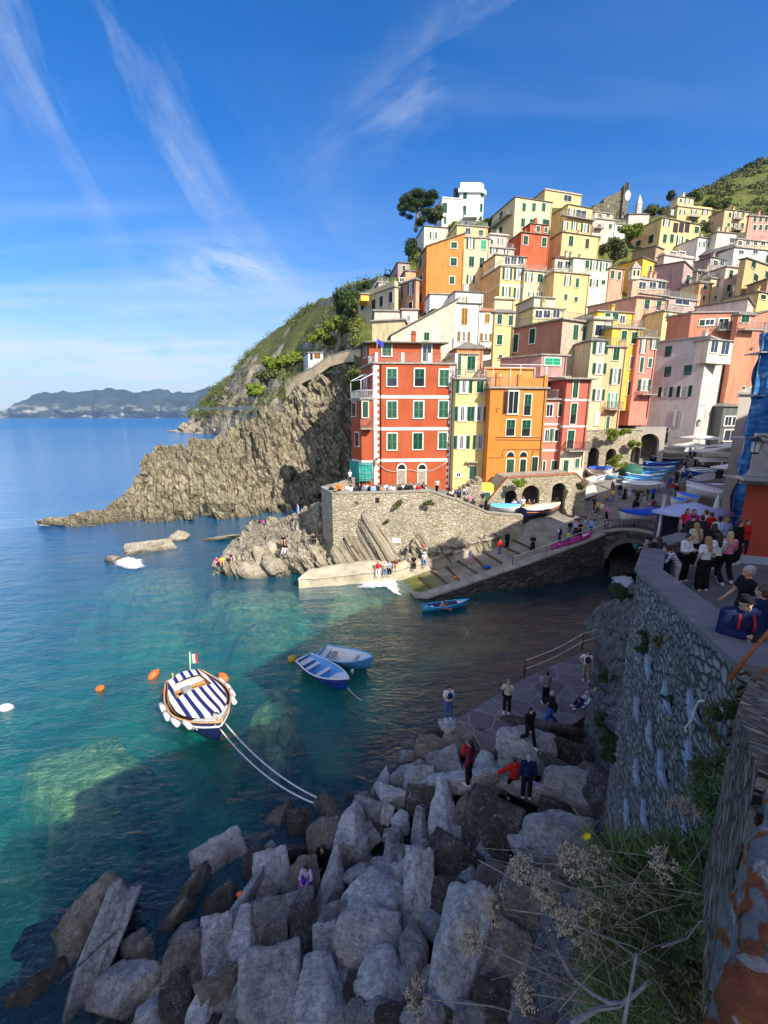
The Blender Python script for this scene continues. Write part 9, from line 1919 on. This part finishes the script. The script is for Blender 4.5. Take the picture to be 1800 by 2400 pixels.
branch('thin dark twig reaching over the pale slab',[(1440,2260),(1330,2160),(1240,2080),(1120,2015)],3.6,.008,.004)
rr=random.Random(12)
b=MB()
for k in range(240):
 px,py=rr.uniform(1300,1700),rr.uniform(2000,2400);q=P(px,py,rr.uniform(3.2,4.4));d=Vector((rr.uniform(-1,.35),rr.uniform(-.4,.2),rr.uniform(.1,.8))).normalized();L_=rr.uniform(.3,.9);b.tube([q,q+d*L_*.5+Vector((0,0,.03)),q+d*L_],[.004,.003,.0015],0,4)
o=b.build('dry_stalks',drym);tag(o,'tangle of thin dry stalks in the foreground',kind='stuff')
q=P(1372,1955,3.4);root=empty('yellow_flower',q);tag(root,'single bright yellow flower over the boulders','flower');b=MB()
for k in range(16):a=k*math.pi/8;t_=Vector((math.cos(a),-.5,math.sin(a)));w=Vector((-math.sin(a),0,math.cos(a)))*.006;b.add([Vector((0,0,0)),t_*.025+w,t_*.042,t_*.025-w],[(0,1,2,3)])
b.build('petals',simple('yellow_petals',(.80,.60,.01),.7),root);b=MB();b.tube([(0,0,0),(.1,.05,-.08),(.32,.1,-.3)],.004,0,4);b.build('stalk',GM['dark'],root)
pass
foam=newmat('surf_foam');nt=foam.node_tree;v=wpos(nt);n1=noise(nt,v,1.6,8.0,.75,1.2);tcg=N(nt,'ShaderNodeAttribute',attribute_name='edge')
al=math_(nt,'MULTIPLY',ramp(nt,math_(nt,'ADD',n1,math_(nt,'MULTIPLY',tcg.outputs['Fac'],.35)),[(.66,0.0),(.80,1.0)]),.9)
pb_=N(nt,'ShaderNodeBsdfPrincipled',{'Base Color':(.75,.78,.80,1),'Roughness':.8,'Alpha':al});N(nt,'ShaderNodeOutputMaterial',{'Surface':pb_.outputs[0]})
def foam_patch(label,ring,z=.03,c0=None):
 pts=[PZ(x,y,z)for x,y in ring];c_=sum(pts,Vector())/len(pts);vs=[tuple(c_)];w=[1.0];m_=len(pts)
 for t,ww in((.5,1.0),(.8,.55),(1.0,0.0)):
  for p in pts:q=c_.lerp(p,t);vs.append((q.x,q.y,q.z+.08*mn.noise(q*1.3)+.04));w.append(ww)
 fs=[(0,1+k,1+(k+1)%m_)for k in range(m_)]
 for j in range(2):fs+=[(1+j*m_+k,1+(j+1)*m_+k,1+(j+1)*m_+(k+1)%m_,1+j*m_+(k+1)%m_)for k in range(m_)]
 b=MB();b.add(vs,fs,0,True);o=b.build('sea_foam',foam);at=o.data.attributes.new('edge','FLOAT','POINT');at.data.foreach_set('value',w);tag(o,label,kind='stuff')
foam_patch('white surf breaking at the foot of the slipway',[(820,1365),(845,1350),(880,1352),(915,1345),(950,1338),(955,1350),(935,1362),(945,1385),(950,1405),(925,1395),(905,1378),(865,1382),(830,1380)])
foam_patch('patch of foam where the stream meets the cove',[(1425,1350),(1455,1340),(1485,1350),(1495,1375),(1480,1390),(1450,1380),(1430,1368)])
foam_patch('foam line left of the headland tip',[(78,1222),(95,1216),(125,1226),(120,1236),(95,1234),(82,1231)])
foam_patch('foam around the small rocks in the water',[(255,1310),(300,1302),(340,1310),(350,1330),(310,1340),(265,1328)])
for px,py,w,h_,kd_,lb in((354,1285,100,26,'block','large weed covered rock in the channel left of the ledges'),(420,1262,44,26,'round','rounded rock behind the large one in the channel'),(266,1312,38,20,'round','small isolated rock ringed by foam'),(520,1262,60,12,'slab','low flat rock near the tip of the ledges'),(425,1012,40,10,'slab','dark flat skerry far off below the coastal path')):
 B_(px,py,w,h_*1.3,'L' if px>300 else 'b',kd_,0,0,(0,0,1),fixed=0.0,dep=1.4);o=BL[-1][0];o.name='rock';tag(o,lb,'rock')
for px,py,w,h_,kd_,rot,zz,lb in((607,1342,115,48,'round',-12,.6,'long smooth pale boulder at the waterline of the ledges'),(608,1300,30,46,'round',10,2.2,'upright pale boulder on the ledges left'),(632,1290,30,50,'round',-25,2.4,'leaning pale boulder beside the upright one'),(640,1322,60,34,'round',-20,1.6,'pale boulder wedged above the long smooth one')):
 B_(px,py,w,h_,'L',kd_,rot,0,(0,0,1),fixed=zz-.3,dep=.4);o=BL[-1][0];tag(o,lb,'boulder')
hz=newmat('haze_air');nt=hz.node_tree
pv=N(nt,'ShaderNodeVolumePrincipled',{'Color':(.50,.72,1.0,1),'Density':.00006,'Anisotropy':.1});N(nt,'ShaderNodeOutputMaterial',{'Volume':pv.outputs[0]})
b=MB();b.box((0,3900,195),(9000,8600,490));o=b.build('haze',hz);tag(o,kind='stuff')
